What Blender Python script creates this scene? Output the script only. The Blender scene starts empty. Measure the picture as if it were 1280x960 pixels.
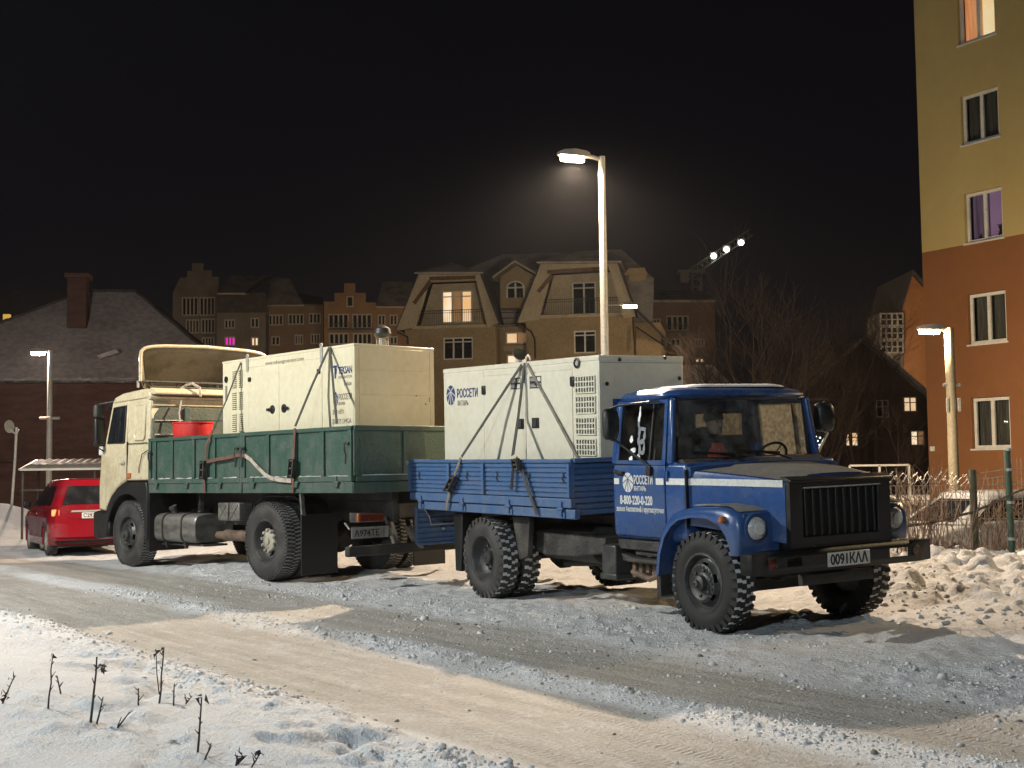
import bpy, math, random
import numpy as np
from mathutils import Vector, Matrix

SC = bpy.context.scene
COL = SC.collection
R = math.radians
random.seed(7)

# ------------------------------------------------------------------ camera
FPX, HY, CH, ROLL = 1587.0, 582.0, 1.54, R(-0.7)
PITCH = math.atan((HY - 480.0) / FPX)
cam_d = bpy.data.cameras.new('camera')
cam = bpy.data.objects.new('camera', cam_d)
COL.objects.link(cam)
cam_d.sensor_width = 36.0
cam_d.lens = 36.0 * FPX / 1280.0
cam_d.clip_start, cam_d.clip_end = 0.1, 2000.0
cam.matrix_world = (Matrix.Translation((0, 0, CH)) @ Matrix.Rotation(math.pi / 2 + PITCH, 4, 'X')
                    @ Matrix.Rotation(ROLL, 4, 'Z'))
SC.camera = cam

# ------------------------------------------------------------------ night sky, exposure
world = bpy.data.worlds.new('World')
SC.world = world
world.use_nodes = True
bg = world.node_tree.nodes['Background']
bg.inputs[0].default_value = (0.75, 0.68, 1.0, 1)
bg.inputs[1].default_value = 0.0040
SC.view_settings.view_transform = 'Standard'
SC.view_settings.look = 'None'
SC.view_settings.exposure = 0.0
SC.view_settings.gamma = 1.0
SC.cycles.use_denoising = True
SC.cycles.max_bounces = 6
SC.cycles.transparent_max_bounces = 16
SC.cycles.sample_clamp_indirect = 4.0
SC.cycles.caustics_reflective = False
SC.cycles.caustics_refractive = False

# lamps of the street: position of the head, power, colour (used by the lamp builders below)
LAMP_MAIN = dict(p=(1.15, 22.3, 7.0), w=9600, c=(1.0, 0.79, 0.58))
LAMP_ROAD = dict(p=(-12.5, 11.8, 9.0), w=9300, c=(1.0, 1.0, 0.95))
LAMP_FLOOD = dict(p=(15.5, 20.0, 8.0), w=4300, c=(1.0, 0.72, 0.40))
LAMP_YARD = dict(p=(9.12, 27.5, 4.36), w=2100, c=(1.0, 0.76, 0.48))
LAMP_LEFT = dict(p=(-14.2, 38.0, 5.1), w=1150, c=(1.0, 0.76, 0.60))
LAMP_FAR = dict(p=(4.3, 46.0, 7.3), w=8300, c=(1.0, 0.81, 0.58))
LAMP_NEAR = dict(p=(-6.0, -4.0, 7.0), w=4200, c=(0.74, 0.89, 1.0))
LAMP_ROW = dict(w=5000, c=(1.0, 0.74, 0.48))

# ------------------------------------------------------------------ pixel -> place (1280x960 photo pixels)
def ray(px, py):
    u, w = px - 640.0, py - 480.0
    c, s = math.cos(-ROLL), math.sin(-ROLL)
    u, w = u * c - w * s, u * s + w * c
    v = (u / FPX, 1.0, -w / FPX)
    c, s = math.cos(PITCH), math.sin(PITCH)
    return Vector((v[0], v[1] * c - v[2] * s, v[1] * s + v[2] * c))
EYE = Vector((0, 0, CH))
def at(px, py, y):
    r = ray(px, py)
    return EYE + r * (y / r.y)
def hit(W, px, py, d=0.0):
    """point on the plane local y = d of the frame W, as local (x, z)"""
    I = W.inverted()
    o = I @ EYE
    v = I.to_3x3() @ ray(px, py)
    p = o + v * ((d - o.y) / v.y)
    return p.x, p.z

# ------------------------------------------------------------------ mesh building
class MB:
    def __init__(s):
        s.V, s.F, s.I, s.mi = [], [], [], 0
    def add(s, vs, fs):
        o = len(s.V)
        s.V.extend(tuple(v) for v in vs)
        s.F.extend(tuple(i + o for i in f) for f in fs)
        s.I.extend([s.mi] * len(fs))
        return s
    def box(s, x0, x1, y0, y1, z0, z1):
        return s.add([(x, y, z) for x in (x0, x1) for y in (y0, y1) for z in (z0, z1)],
                     [(0, 1, 3, 2), (4, 6, 7, 5), (0, 4, 5, 1), (2, 3, 7, 6), (0, 2, 6, 4), (1, 5, 7, 3)])
    def mbox(s, M, sx, sy, sz):
        vs = [M @ Vector((x, y, z)) for x in (-sx / 2, sx / 2) for y in (-sy / 2, sy / 2) for z in (-sz / 2, sz / 2)]
        return s.add(vs, [(0, 1, 3, 2), (4, 6, 7, 5), (0, 4, 5, 1), (2, 3, 7, 6), (0, 2, 6, 4), (1, 5, 7, 3)])
    def bar(s, p0, p1, w, h, up=(0, 0, 1)):
        p0, p1 = Vector(p0), Vector(p1)
        d = (p1 - p0).normalized()
        a = d.cross(Vector(up))
        if a.length < 1e-4:
            a = d.cross(Vector((1, 0, 0)))
        a.normalize()
        b = a.cross(d)
        vs = [p + a * i * w / 2 + b * j * h / 2 for p in (p0, p1) for i in (-1, 1) for j in (-1, 1)]
        return s.add(vs, [(0, 1, 3, 2), (4, 6, 7, 5), (0, 4, 5, 1), (2, 3, 7, 6), (0, 2, 6, 4), (1, 5, 7, 3)])
    def rings(s, rs, cap=True, close=True):
        n = len(rs[0])
        o = len(s.V)
        fs = []
        for k in range(len(rs) - 1):
            for i in range(n if close else n - 1):
                j = (i + 1) % n
                fs.append((k * n + i, k * n + j, (k + 1) * n + j, (k + 1) * n + i))
        if cap:
            fs.append(tuple(range(n))[::-1])
            fs.append(tuple((len(rs) - 1) * n + i for i in range(n)))
        return s.add([p for r in rs for p in r], fs)
    def tube(s, pts, r, n=8, r1=None, cap=True):
        pts = [Vector(p) for p in pts]
        rs = []
        a = None
        for k, p in enumerate(pts):
            d = (pts[min(k + 1, len(pts) - 1)] - pts[max(k - 1, 0)]).normalized()
            if a is None:
                a = d.cross(Vector((0, 0, 1)))
                if a.length < 0.05:
                    a = d.cross(Vector((1, 0, 0)))
            a = (a - d * a.dot(d)).normalized()
            b = d.cross(a)
            rr = r if r1 is None else r + (r1 - r) * k / max(1, len(pts) - 1)
            rs.append([p + (a * math.cos(t) + b * math.sin(t)) * rr for t in (2 * math.pi * i / n for i in range(n))])
        return s.rings(rs, cap)
    def lathe(s, prof, o, ax, n=24, cap=False):
        o, ax = Vector(o), Vector(ax).normalized()
        a = ax.orthogonal().normalized()
        b = ax.cross(a)
        return s.rings([[o + ax * t + (a * math.cos(q) + b * math.sin(q)) * r for q in (2 * math.pi * i / n for i in range(n))]
                        for r, t in prof], cap)
    def prism(s, poly, ax, a, b):
        def P(u, v, w):
            return {'x': (w, u, v), 'y': (u, w, v), 'z': (u, v, w)}[ax]
        n = len(poly)
        vs = [P(u, v, a) for u, v in poly] + [P(u, v, b) for u, v in poly]
        fs = [tuple(range(n)), tuple(range(2 * n - 1, n - 1, -1))] + [(i, (i + 1) % n, n + (i + 1) % n, n + i) for i in range(n)]
        return s.add(vs, fs)
    def band(s, outer, inner, ax, a, b):
        """solid strip between two open polylines of the same length, extruded"""
        n = len(outer)
        for i in range(n - 1):
            s.prism([outer[i], outer[i + 1], inner[i + 1], inner[i]], ax, a, b)
        return s
    def strip(s, pts, side, w, t=0.004):
        """flat webbing along pts; side = direction of its width"""
        rs = []
        pts = [Vector(p) for p in pts]
        sd = Vector(side).normalized()
        for k, p in enumerate(pts):
            d = (pts[min(k + 1, len(pts) - 1)] - pts[max(k - 1, 0)]).normalized()
            a = (sd - d * sd.dot(d)).normalized()
            b = d.cross(a)
            rs.append([p + a * w / 2 + b * t / 2, p - a * w / 2 + b * t / 2, p - a * w / 2 - b * t / 2, p + a * w / 2 - b * t / 2])
        return s.rings(rs)
    def ball(s, c, rx, ry=None, rz=None, n=10, m=6):
        ry, rz = ry or rx, rz or rx
        c = Vector(c)
        return s.rings([[c + Vector((rx * math.sin(t) * math.cos(q), ry * math.sin(t) * math.sin(q), rz * math.cos(t)))
                         for q in (2 * math.pi * i / n for i in range(n))]
                        for t in (math.pi * (0.02 + 0.96 * k / m) for k in range(m + 1))])
    def wall(s, x0, x1, z0, z1, holes, depth=0.2, y=0.0, poly=None):
        """rectangle in x,z at y with rectangular holes and reveals going to +y"""
        xs = sorted({x0, x1, *[h[0] for h in holes], *[h[2] for h in holes]})
        zs = sorted({z0, z1, *[h[1] for h in holes], *[h[3] for h in holes]})
        xs = [x for x in xs if x0 <= x <= x1]
        zs = [z for z in zs if z0 <= z <= z1]
        for i in range(len(xs) - 1):
            for j in range(len(zs) - 1):
                cx, cz = (xs[i] + xs[i + 1]) / 2, (zs[j] + zs[j + 1]) / 2
                if any(h[0] < cx < h[2] and h[1] < cz < h[3] for h in holes):
                    continue
                s.add([(xs[i], y, zs[j]), (xs[i + 1], y, zs[j]), (xs[i + 1], y, zs[j + 1]), (xs[i], y, zs[j + 1])], [(0, 1, 2, 3)])
        for a, b, c, d in holes:
            k = y + depth
            s.add([(a, y, b), (c, y, b), (c, y, d), (a, y, d), (a, k, b), (c, k, b), (c, k, d), (a, k, d)],
                  [(0, 4, 5, 1), (1, 5, 6, 2), (2, 6, 7, 3), (3, 7, 4, 0)])
        return s
    def mesh(s, name, mats, smooth=None, recalc=True):
        me = bpy.data.meshes.new(name)
        me.from_pydata(s.V, [], s.F)
        for m in (mats if isinstance(mats, (list, tuple)) else [mats]):
            me.materials.append(m)
        me.polygons.foreach_set('material_index', s.I)
        if recalc:
            import bmesh
            bm = bmesh.new()
            bm.from_mesh(me)
            bmesh.ops.remove_doubles(bm, verts=bm.verts, dist=1e-5)
            bmesh.ops.recalc_face_normals(bm, faces=bm.faces)
            bm.to_mesh(me)
            bm.free()
        if smooth is not None:
            me.polygons.foreach_set('use_smooth', [True] * len(me.polygons))
            me.set_sharp_from_angle(angle=R(smooth))
        me.update()
        return me
    def build(s, name, mats, parent=None, smooth=35, bevel=0.0, seg=2, recalc=True):
        o = bpy.data.objects.new(name, s.mesh(name, mats, smooth, recalc))
        COL.objects.link(o)
        if parent is not None:
            o.parent = parent
        if bevel:
            b = o.modifiers.new('bevel', 'BEVEL')
            b.width, b.segments, b.limit_method, b.angle_limit = bevel, seg, 'ANGLE', R(35)
            b.use_clamp_overlap = True
        return o

def tag(o, label=None, cat=None, group=None, kind=None):
    for k, v in (('label', label), ('category', cat), ('group', group), ('kind', kind)):
        if v:
            o[k] = v
    return o
def thing(name, label, cat, M=None, group=None):
    o = bpy.data.objects.new(name, None)
    o.empty_display_size = 0.1
    COL.objects.link(o)
    if M is not None:
        o.matrix_world = M if isinstance(M, Matrix) else Matrix.Translation(M)
    return tag(o, label, cat, group)
def link_copy(o, parent):
    c = o.copy()
    COL.objects.link(c)
    c.parent = parent
    for ch in o.children:
        link_copy(ch, c)
    return c
def place(mesh, name, parent, M):
    o = bpy.data.objects.new(name, mesh)
    COL.objects.link(o)
    o.parent = parent
    o.matrix_local = M
    return o
def frame_rows(X, Z, O):
    """matrix with x axis X, z axis Z, origin O (y = Z x X)"""
    X, Z = Vector(X), Vector(Z)
    Y = Z.cross(X)
    return Matrix(((X.x, Y.x, Z.x, O[0]), (X.y, Y.y, Z.y, O[1]), (X.z, Y.z, Z.z, O[2]), (0, 0, 0, 1)))
def writing(name, txt, size, mat, parent, O, X, Nrm, align='CENTER', wid=None, thick=0.0015, spacing=1.0, bold=0.0):
    """flat lettering: O = anchor on the baseline, X = reading direction, Nrm = outward normal"""
    cu = bpy.data.curves.new(name, 'FONT')
    cu.body, cu.size, cu.align_x = txt, size, align
    cu.extrude = thick
    cu.space_character = spacing
    cu.offset = bold
    cu.resolution_u = 3
    t = bpy.data.objects.new(name, cu)
    COL.objects.link(t)
    dg = bpy.context.evaluated_depsgraph_get()
    me = bpy.data.meshes.new_from_object(t.evaluated_get(dg))
    bpy.data.objects.remove(t)
    me.name = name
    X, N = Vector(X), Vector(Nrm)
    Y = N.cross(X)
    k = 1.0
    if wid:
        xs = [v.co.x for v in me.vertices]
        k = wid / max(1e-6, max(xs) - min(xs))
    M = Matrix(((X.x * k, Y.x, N.x, O[0]), (X.y * k, Y.y, N.y, O[1]), (X.z * k, Y.z, N.z, O[2]), (0, 0, 0, 1)))
    me.transform(M)
    me.materials.clear()
    me.materials.append(mat)
    o = bpy.data.objects.new(name, me)
    COL.objects.link(o)
    o.parent = parent
    return o

# ------------------------------------------------------------------ materials
def nodes(name):
    m = bpy.data.materials.new(name)
    m.use_nodes = True
    nt = m.node_tree
    return m, nt, nt.nodes['Principled BSDF']
def nn(nt, t, **kw):
    n = nt.nodes.new(t)
    for k, v in kw.items():
        if k.startswith('_'):
            setattr(n, k[1:], v)
        else:
            n.inputs[k.replace('__', ' ')].default_value = v
    return n
def rgba(c):
    return (c[0], c[1], c[2], 1.0)
def noise_fac(nt, scale, lo, hi, detail=4, stretch=None, coord='Object'):
    tc = nt.nodes.new('ShaderNodeTexCoord')
    src = tc.outputs[coord]
    if stretch:
        mp = nt.nodes.new('ShaderNodeMapping')
        mp.inputs['Scale'].default_value = stretch
        nt.links.new(src, mp.inputs[0])
        src = mp.outputs[0]
    n = nn(nt, 'ShaderNodeTexNoise', Scale=scale, Detail=detail)
    nt.links.new(src, n.inputs['Vector'])
    r = nn(nt, 'ShaderNodeMapRange')
    r.inputs[1].default_value, r.inputs[2].default_value = lo, hi
    nt.links.new(n.outputs[0], r.inputs[0])
    return r.outputs[0], n.outputs[0]
def mixc(nt, fac, a, b):
    m = nt.nodes.new('ShaderNodeMix')
    m.data_type = 'RGBA'
    nt.links.new(fac, m.inputs[0])
    for i, c in ((6, a), (7, b)):
        if isinstance(c, (tuple, list)):
            m.inputs[i].default_value = rgba(c)
        else:
            nt.links.new(c, m.inputs[i])
    return m.outputs[2]
def paint(name, c, rough=0.45, dirt=None, dscale=3.0, dlo=0.5, dhi=0.75, metal=0.0, bump=0.0, bscale=60, stretch=None, spec=0.5, fine=0.12, coat=0.0, film=None):
    m, nt, p = nodes(name)
    dirt = dirt or tuple(x * 0.45 for x in c)
    f, _ = noise_fac(nt, dscale, dlo, dhi, 6, stretch)
    col = mixc(nt, f, c, dirt)
    if film:         # road salt and slush thrown up on the lower panels: (z full, z none, colour, strength)
        tcz = nt.nodes.new('ShaderNodeTexCoord')
        sz = nt.nodes.new('ShaderNodeSeparateXYZ')
        nt.links.new(tcz.outputs['Object'], sz.inputs[0])
        fz = nn(nt, 'ShaderNodeMapRange')
        fz.inputs[1].default_value, fz.inputs[2].default_value = film[1], film[0]
        fz.inputs[3].default_value, fz.inputs[4].default_value = 0.12, film[3]
        nt.links.new(sz.outputs[2], fz.inputs[0])
        fn, _ = noise_fac(nt, 7.0, 0.30, 0.62, 7, (1, 1, 0.35))
        fm = nn(nt, 'ShaderNodeMath', _operation='MULTIPLY')
        nt.links.new(fz.outputs[0], fm.inputs[0])
        nt.links.new(fn, fm.inputs[1])
        col = mixc(nt, fm.outputs[0], col, film[2])
    f2, raw = noise_fac(nt, dscale * 9, 0.35, 0.75, 5)
    dk = mixc(nt, f2, (1, 1, 1), (1 - fine * 2.2,) * 3)
    mu = nt.nodes.new('ShaderNodeMix')
    mu.data_type = 'RGBA'
    mu.blend_type = 'MULTIPLY'
    mu.inputs[0].default_value = 1
    nt.links.new(col, mu.inputs[6])
    nt.links.new(dk, mu.inputs[7])
    nt.links.new(mu.outputs[2], p.inputs['Base Color'])
    rr = nn(nt, 'ShaderNodeMapRange')
    rr.inputs[3].default_value, rr.inputs[4].default_value = max(0.05, rough - 0.1), min(1, rough + 0.2)
    nt.links.new(f, rr.inputs[0])
    nt.links.new(rr.outputs[0], p.inputs['Roughness'])
    p.inputs['Metallic'].default_value = metal
    p.inputs['Specular IOR Level'].default_value = spec
    p.inputs['Coat Weight'].default_value = coat
    p.inputs['Coat Roughness'].default_value = 0.12
    if bump:
        _, b = noise_fac(nt, bscale, 0, 1, 5)
        bn = nn(nt, 'ShaderNodeBump', Strength=bump, Distance=0.02)
        nt.links.new(b, bn.inputs['Height'])
        nt.links.new(bn.outputs[0], p.inputs['Normal'])
    return m
def emit(name, c, s, vary=None, vscale=3.0, stretch=None):
    m, nt, p = nodes(name)
    p.inputs['Base Color'].default_value = rgba([x * 0.5 for x in c])
    p.inputs['Emission Strength'].default_value = s
    if vary:
        f, _ = noise_fac(nt, vscale, 0.35, 0.65, 2, stretch)
        col = mixc(nt, f, c, vary)
        nt.links.new(col, p.inputs['Emission Color'])
    else:
        p.inputs['Emission Color'].default_value = rgba(c)
    return m
def glass(name, tint=(0.8, 0.85, 0.85), refl=0.5, dirt=0.0):
    m = bpy.data.materials.new(name)
    m.use_nodes = True
    nt = m.node_tree
    nt.nodes.clear()
    out = nt.nodes.new('ShaderNodeOutputMaterial')
    tr = nn(nt, 'ShaderNodeBsdfTransparent', Color=rgba(tint))
    gl = nn(nt, 'ShaderNodeBsdfGlossy', Roughness=0.03)
    fr = nn(nt, 'ShaderNodeFresnel', IOR=1.5)
    ge = nt.nodes.new('ShaderNodeNewGeometry')      # a thin pane: the same reflection from both sides
    io = nn(nt, 'ShaderNodeMapRange')
    io.inputs[3].default_value, io.inputs[4].default_value = 1.5, 1 / 1.5
    nt.links.new(ge.outputs['Backfacing'], io.inputs[0])
    nt.links.new(io.outputs[0], fr.inputs['IOR'])
    mx = nt.nodes.new('ShaderNodeMixShader')
    nt.links.new(fr.outputs[0], mx.inputs[0])
    nt.links.new(tr.outputs[0], mx.inputs[1])
    nt.links.new(gl.outputs[0], mx.inputs[2])
    last = mx.outputs[0]
    if dirt:
        df = nn(nt, 'ShaderNodeBsdfDiffuse', Color=(0.5, 0.48, 0.42, 1))
        f, _ = noise_fac(nt, 5, 0.35, 0.8, 6)
        mm = nn(nt, 'ShaderNodeMath', _operation='MULTIPLY')
        mm.inputs[1].default_value = dirt
        nt.links.new(f, mm.inputs[0])
        m2 = nt.nodes.new('ShaderNodeMixShader')
        nt.links.new(mm.outputs[0], m2.inputs[0])
        nt.links.new(last, m2.inputs[1])
        nt.links.new(df.outputs[0], m2.inputs[2])
        last = m2.outputs[0]
    nt.links.new(last, out.inputs[0])
    return m

BLUE = paint('blue_truck_paint', (0.014, 0.064, 0.215), 0.36, (0.028, 0.066, 0.145), 2.2, 0.48, 0.8, bump=0.06, bscale=25, coat=0.15, film=(0.5, 1.0, (0.12, 0.12, 0.12), 0.40))
BLUEBED = paint('blue_bed_paint', (0.042, 0.110, 0.25), 0.55, (0.07, 0.11, 0.20), 3.5, 0.5, 0.8, bump=0.15, bscale=30, film=(0.85, 1.4, (0.17, 0.18, 0.19), 0.45))
CREAM = paint('cream_cab_paint', (0.60, 0.52, 0.345), 0.45, (0.38, 0.29, 0.15), 2.0, 0.52, 0.85, bump=0.05, bscale=20, coat=0.1, film=(1.0, 2.0, (0.30, 0.26, 0.19), 0.6))
WHITEGEN = paint('white_canopy_paint', (0.60, 0.57, 0.46), 0.42, (0.52, 0.48, 0.36), 1.3, 0.45, 0.85, bump=0.03, bscale=12, fine=0.05)
CREAMGEN = paint('cream_canopy_paint', (0.64, 0.585, 0.42), 0.42, (0.57, 0.505, 0.34), 1.3, 0.45, 0.85, bump=0.03, bscale=12, fine=0.05)
GREEN = paint('green_bed_paint', (0.030, 0.082, 0.058), 0.55, (0.065, 0.085, 0.07), 5.0, 0.5, 0.75, bump=0.25, bscale=35, fine=0.2, film=(1.1, 2.1, (0.12, 0.13, 0.115), 0.6))
GREENW = paint('worn_green_board', (0.055, 0.085, 0.06), 0.75, (0.13, 0.13, 0.10), 6.0, 0.45, 0.7, bump=0.4, bscale=25, stretch=(3, 1, 1))
BLACK = paint('black_plastic', (0.008, 0.008, 0.008), 0.5, (0.016, 0.0155, 0.014), 5.0, 0.5, 0.8, bump=0.15, bscale=60)
CHASSIS = paint('dirty_chassis_steel', (0.022, 0.020, 0.018), 0.7, (0.085, 0.075, 0.062), 4.0, 0.45, 0.75, bump=0.5, bscale=30)
RUBBERF = paint('shaded_tyre_rubber', (0.010, 0.0095, 0.009), 0.75, (0.024, 0.023, 0.021), 4.0, 0.42, 0.8, bump=0.3, bscale=60)  # tyre rubber darkened for the weaker light on the blue truck's front wheels
RUBBER = paint('tyre_rubber', (0.028, 0.026, 0.024), 0.75, (0.085, 0.080, 0.072), 4.0, 0.42, 0.8, bump=0.3, bscale=60)
RIM = paint('grey_rim_steel', (0.030, 0.030, 0.030), 0.5, (0.07, 0.067, 0.06), 6.0, 0.45, 0.8, bump=0.3, bscale=40)
HUBM = paint('pale_hub_steel', (0.42, 0.38, 0.30), 0.55, (0.2, 0.18, 0.14), 9.0, 0.45, 0.7, bump=0.3, bscale=40)
STEEL = paint('grey_tank_steel', (0.20, 0.19, 0.17), 0.5, (0.07, 0.065, 0.055), 4.0, 0.42, 0.7, metal=0.3, bump=0.4, bscale=20, stretch=(0.6, 1, 2))
RUST = paint('rusty_pipe', (0.16, 0.10, 0.065), 0.7, (0.06, 0.045, 0.035), 6.0, 0.45, 0.7, bump=0.4, bscale=40)
GALV = paint('galvanised_steel', (0.42, 0.40, 0.36), 0.5, (0.30, 0.28, 0.25), 4.0, 0.45, 0.75, metal=0.2, bump=0.1, bscale=30)
WEB = paint('dark_strap_webbing', (0.045, 0.042, 0.036), 0.85, (0.10, 0.09, 0.075), 12.0, 0.45, 0.75, bump=0.4, bscale=120)
WEBG = paint('grey_strap_webbing', (0.20, 0.18, 0.145), 0.85, (0.10, 0.09, 0.07), 12.0, 0.45, 0.75, bump=0.4, bscale=120)
WEBR = paint('brown_strap_webbing', (0.15, 0.070, 0.05), 0.85, (0.07, 0.04, 0.03), 12.0, 0.45, 0.75, bump=0.4, bscale=120)
WEBW = paint('pale_strap_webbing', (0.46, 0.40, 0.33), 0.85, (0.22, 0.16, 0.12), 14.0, 0.45, 0.7, bump=0.4, bscale=120)
SNOWM = paint('loose_snow', (0.78, 0.78, 0.78), 0.7, (0.66, 0.66, 0.66), 6.0, 0.4, 0.8, bump=0.6, bscale=40, fine=0.06)
SNOWD = paint('dusty_snow', (0.56, 0.55, 0.53), 0.85, (0.20, 0.19, 0.17), 7.0, 0.35, 0.7, bump=0.5, bscale=40, fine=0.15)
PLATE = paint('plate_white', (0.62, 0.60, 0.54), 0.45, (0.38, 0.35, 0.30), 14.0, 0.5, 0.8, fine=0.1)
PLATESHADE = paint('shaded_plate', (0.30, 0.29, 0.255), 0.5, (0.16, 0.15, 0.13), 9.0, 0.42, 0.75, fine=0.15)  # plate white with the shade behind the cream truck painted in
INK = paint('plate_black_ink', (0.012, 0.012, 0.012), 0.6)
NAVY = paint('navy_print', (0.018, 0.040, 0.16), 0.5)
GREYPR = paint('grey_print', (0.17, 0.16, 0.13), 0.6)
WHITEPR = paint('white_print', (0.66, 0.66, 0.62), 0.5, (0.5, 0.5, 0.48), 5.0, 0.5, 0.8)
GLASS = glass('window_glass', (0.80, 0.84, 0.82), dirt=0.24)
def frosted(name, c, clear):
    m = bpy.data.materials.new(name)
    m.use_nodes = True
    nt = m.node_tree
    nt.nodes.clear()
    out = nt.nodes.new('ShaderNodeOutputMaterial')
    tl = nn(nt, 'ShaderNodeBsdfTranslucent')
    f0, _ = noise_fac(nt, 22, 0.35, 0.68, 7)
    nt.links.new(mixc(nt, f0, c, tuple(v * 0.5 for v in c)), tl.inputs['Color'])
    tr = nn(nt, 'ShaderNodeBsdfTransparent', Color=(0.8, 0.82, 0.8, 1))
    f, _ = noise_fac(nt, 9, 0.3, 0.8, 6)
    r = nn(nt, 'ShaderNodeMapRange')
    r.inputs[3].default_value, r.inputs[4].default_value = clear * 0.4, clear * 1.4
    nt.links.new(f, r.inputs[0])
    mx = nt.nodes.new('ShaderNodeMixShader')
    nt.links.new(r.outputs[0], mx.inputs[0])
    nt.links.new(tl.outputs[0], mx.inputs[1])
    nt.links.new(tr.outputs[0], mx.inputs[2])
    nt.links.new(mx.outputs[0], out.inputs[0])
    return m
FROST = frosted('frosted_glass', (0.19, 0.17, 0.135), 0.14)
GLASSD = glass('tinted_glass', (0.12, 0.13, 0.14), dirt=0.05)
LENS = paint('headlamp_glass', (0.66, 0.66, 0.64), 0.18, (0.45, 0.45, 0.44), 20.0, 0.4, 0.7, metal=0.15, bump=0.5, bscale=60)
REDLENS = paint('red_lens', (0.13, 0.026, 0.016), 0.25, (0.08, 0.022, 0.014), 9)
AMBER = paint('amber_lens', (0.42, 0.13, 0.035), 0.3, (0.2, 0.07, 0.02), 9)
REDPAINT = paint('red_tub_plastic', (0.62, 0.035, 0.03), 0.4, (0.45, 0.03, 0.03), 4)
SEAT = paint('dark_cab_lining', (0.035, 0.033, 0.032), 0.8, (0.06, 0.05, 0.05), 6)

# ------------------------------------------------------------------ ground: one sheet, snow banks, ruts
def hash2(ix, iy, seed):
    h = (ix.astype(np.int64) * 374761393 + iy.astype(np.int64) * 668265263 + seed * 974634777) & 0x7fffffff
    h = ((h ^ (h >> 13)) * 1274126177) & 0x7fffffff
    return ((h ^ (h >> 16)) & 0xffff) / 65535.0
def vnoise(x, y, seed=0):
    ix, iy = np.floor(x), np.floor(y)
    fx, fy = x - ix, y - iy
    fx, fy = fx * fx * fx * (fx * (fx * 6 - 15) + 10), fy * fy * fy * (fy * (fy * 6 - 15) + 10)
    a, b = hash2(ix, iy, seed), hash2(ix + 1, iy, seed)
    c, d = hash2(ix, iy + 1, seed), hash2(ix + 1, iy + 1, seed)
    return (a + (b - a) * fx) * (1 - fy) + (c + (d - c) * fx) * fy
def fbm(x, y, o=4, seed=0):
    t, a, s = 0.0, 0.5, 0.0
    for k in range(o):
        t = t + a * vnoise(x * 2 ** k + 17.3 * k, y * 2 ** k - 9.1 * k, seed + k)
        s += a
        a *= 0.5
    return t / s
def billow(x, y, o=3, seed=0):
    t, a, s = 0.0, 0.5, 0.0
    for k in range(o):
        n = vnoise(x * 2 ** k + 5.7 * k, y * 2 ** k + 3.3 * k, seed + k)
        t = t + a * (1 - np.abs(2 * n - 1) ** 0.8)
        s += a
        a *= 0.5
    return t / s
def lumps(x, y, cell, seed, rmin=0.3, rmax=0.62):
    """rounded snow clods: domes jittered on a lattice"""
    gx, gy = np.floor(x / cell), np.floor(y / cell)
    z = np.zeros_like(x)
    for dx in (-1, 0, 1):
        for dy in (-1, 0, 1):
            cx, cy = gx + dx, gy + dy
            px = (cx + 0.15 + 0.7 * hash2(cx, cy, seed)) * cell
            py = (cy + 0.15 + 0.7 * hash2(cx, cy, seed + 1)) * cell
            r = (rmin + (rmax - rmin) * hash2(cx, cy, seed + 2) ** 2) * cell
            an = hash2(cx, cy, seed + 3) * 3.14
            ex, ey = x - px, y - py
            rx, ry = ex * np.cos(an) + ey * np.sin(an), (-ex * np.sin(an) + ey * np.cos(an)) * (1 + hash2(cx, cy, seed + 4))
            d2 = 1 - (rx * rx + ry * ry) / (r * r)
            z = np.maximum(z, np.sqrt(np.maximum(d2, 0)) * r * (0.5 + 0.5 * hash2(cx, cy, seed + 5)))
    return z
def sst(a, b, v):
    t = np.clip((v - a) / (b - a), 0, 1)
    return t * t * (3 - 2 * t)
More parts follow.
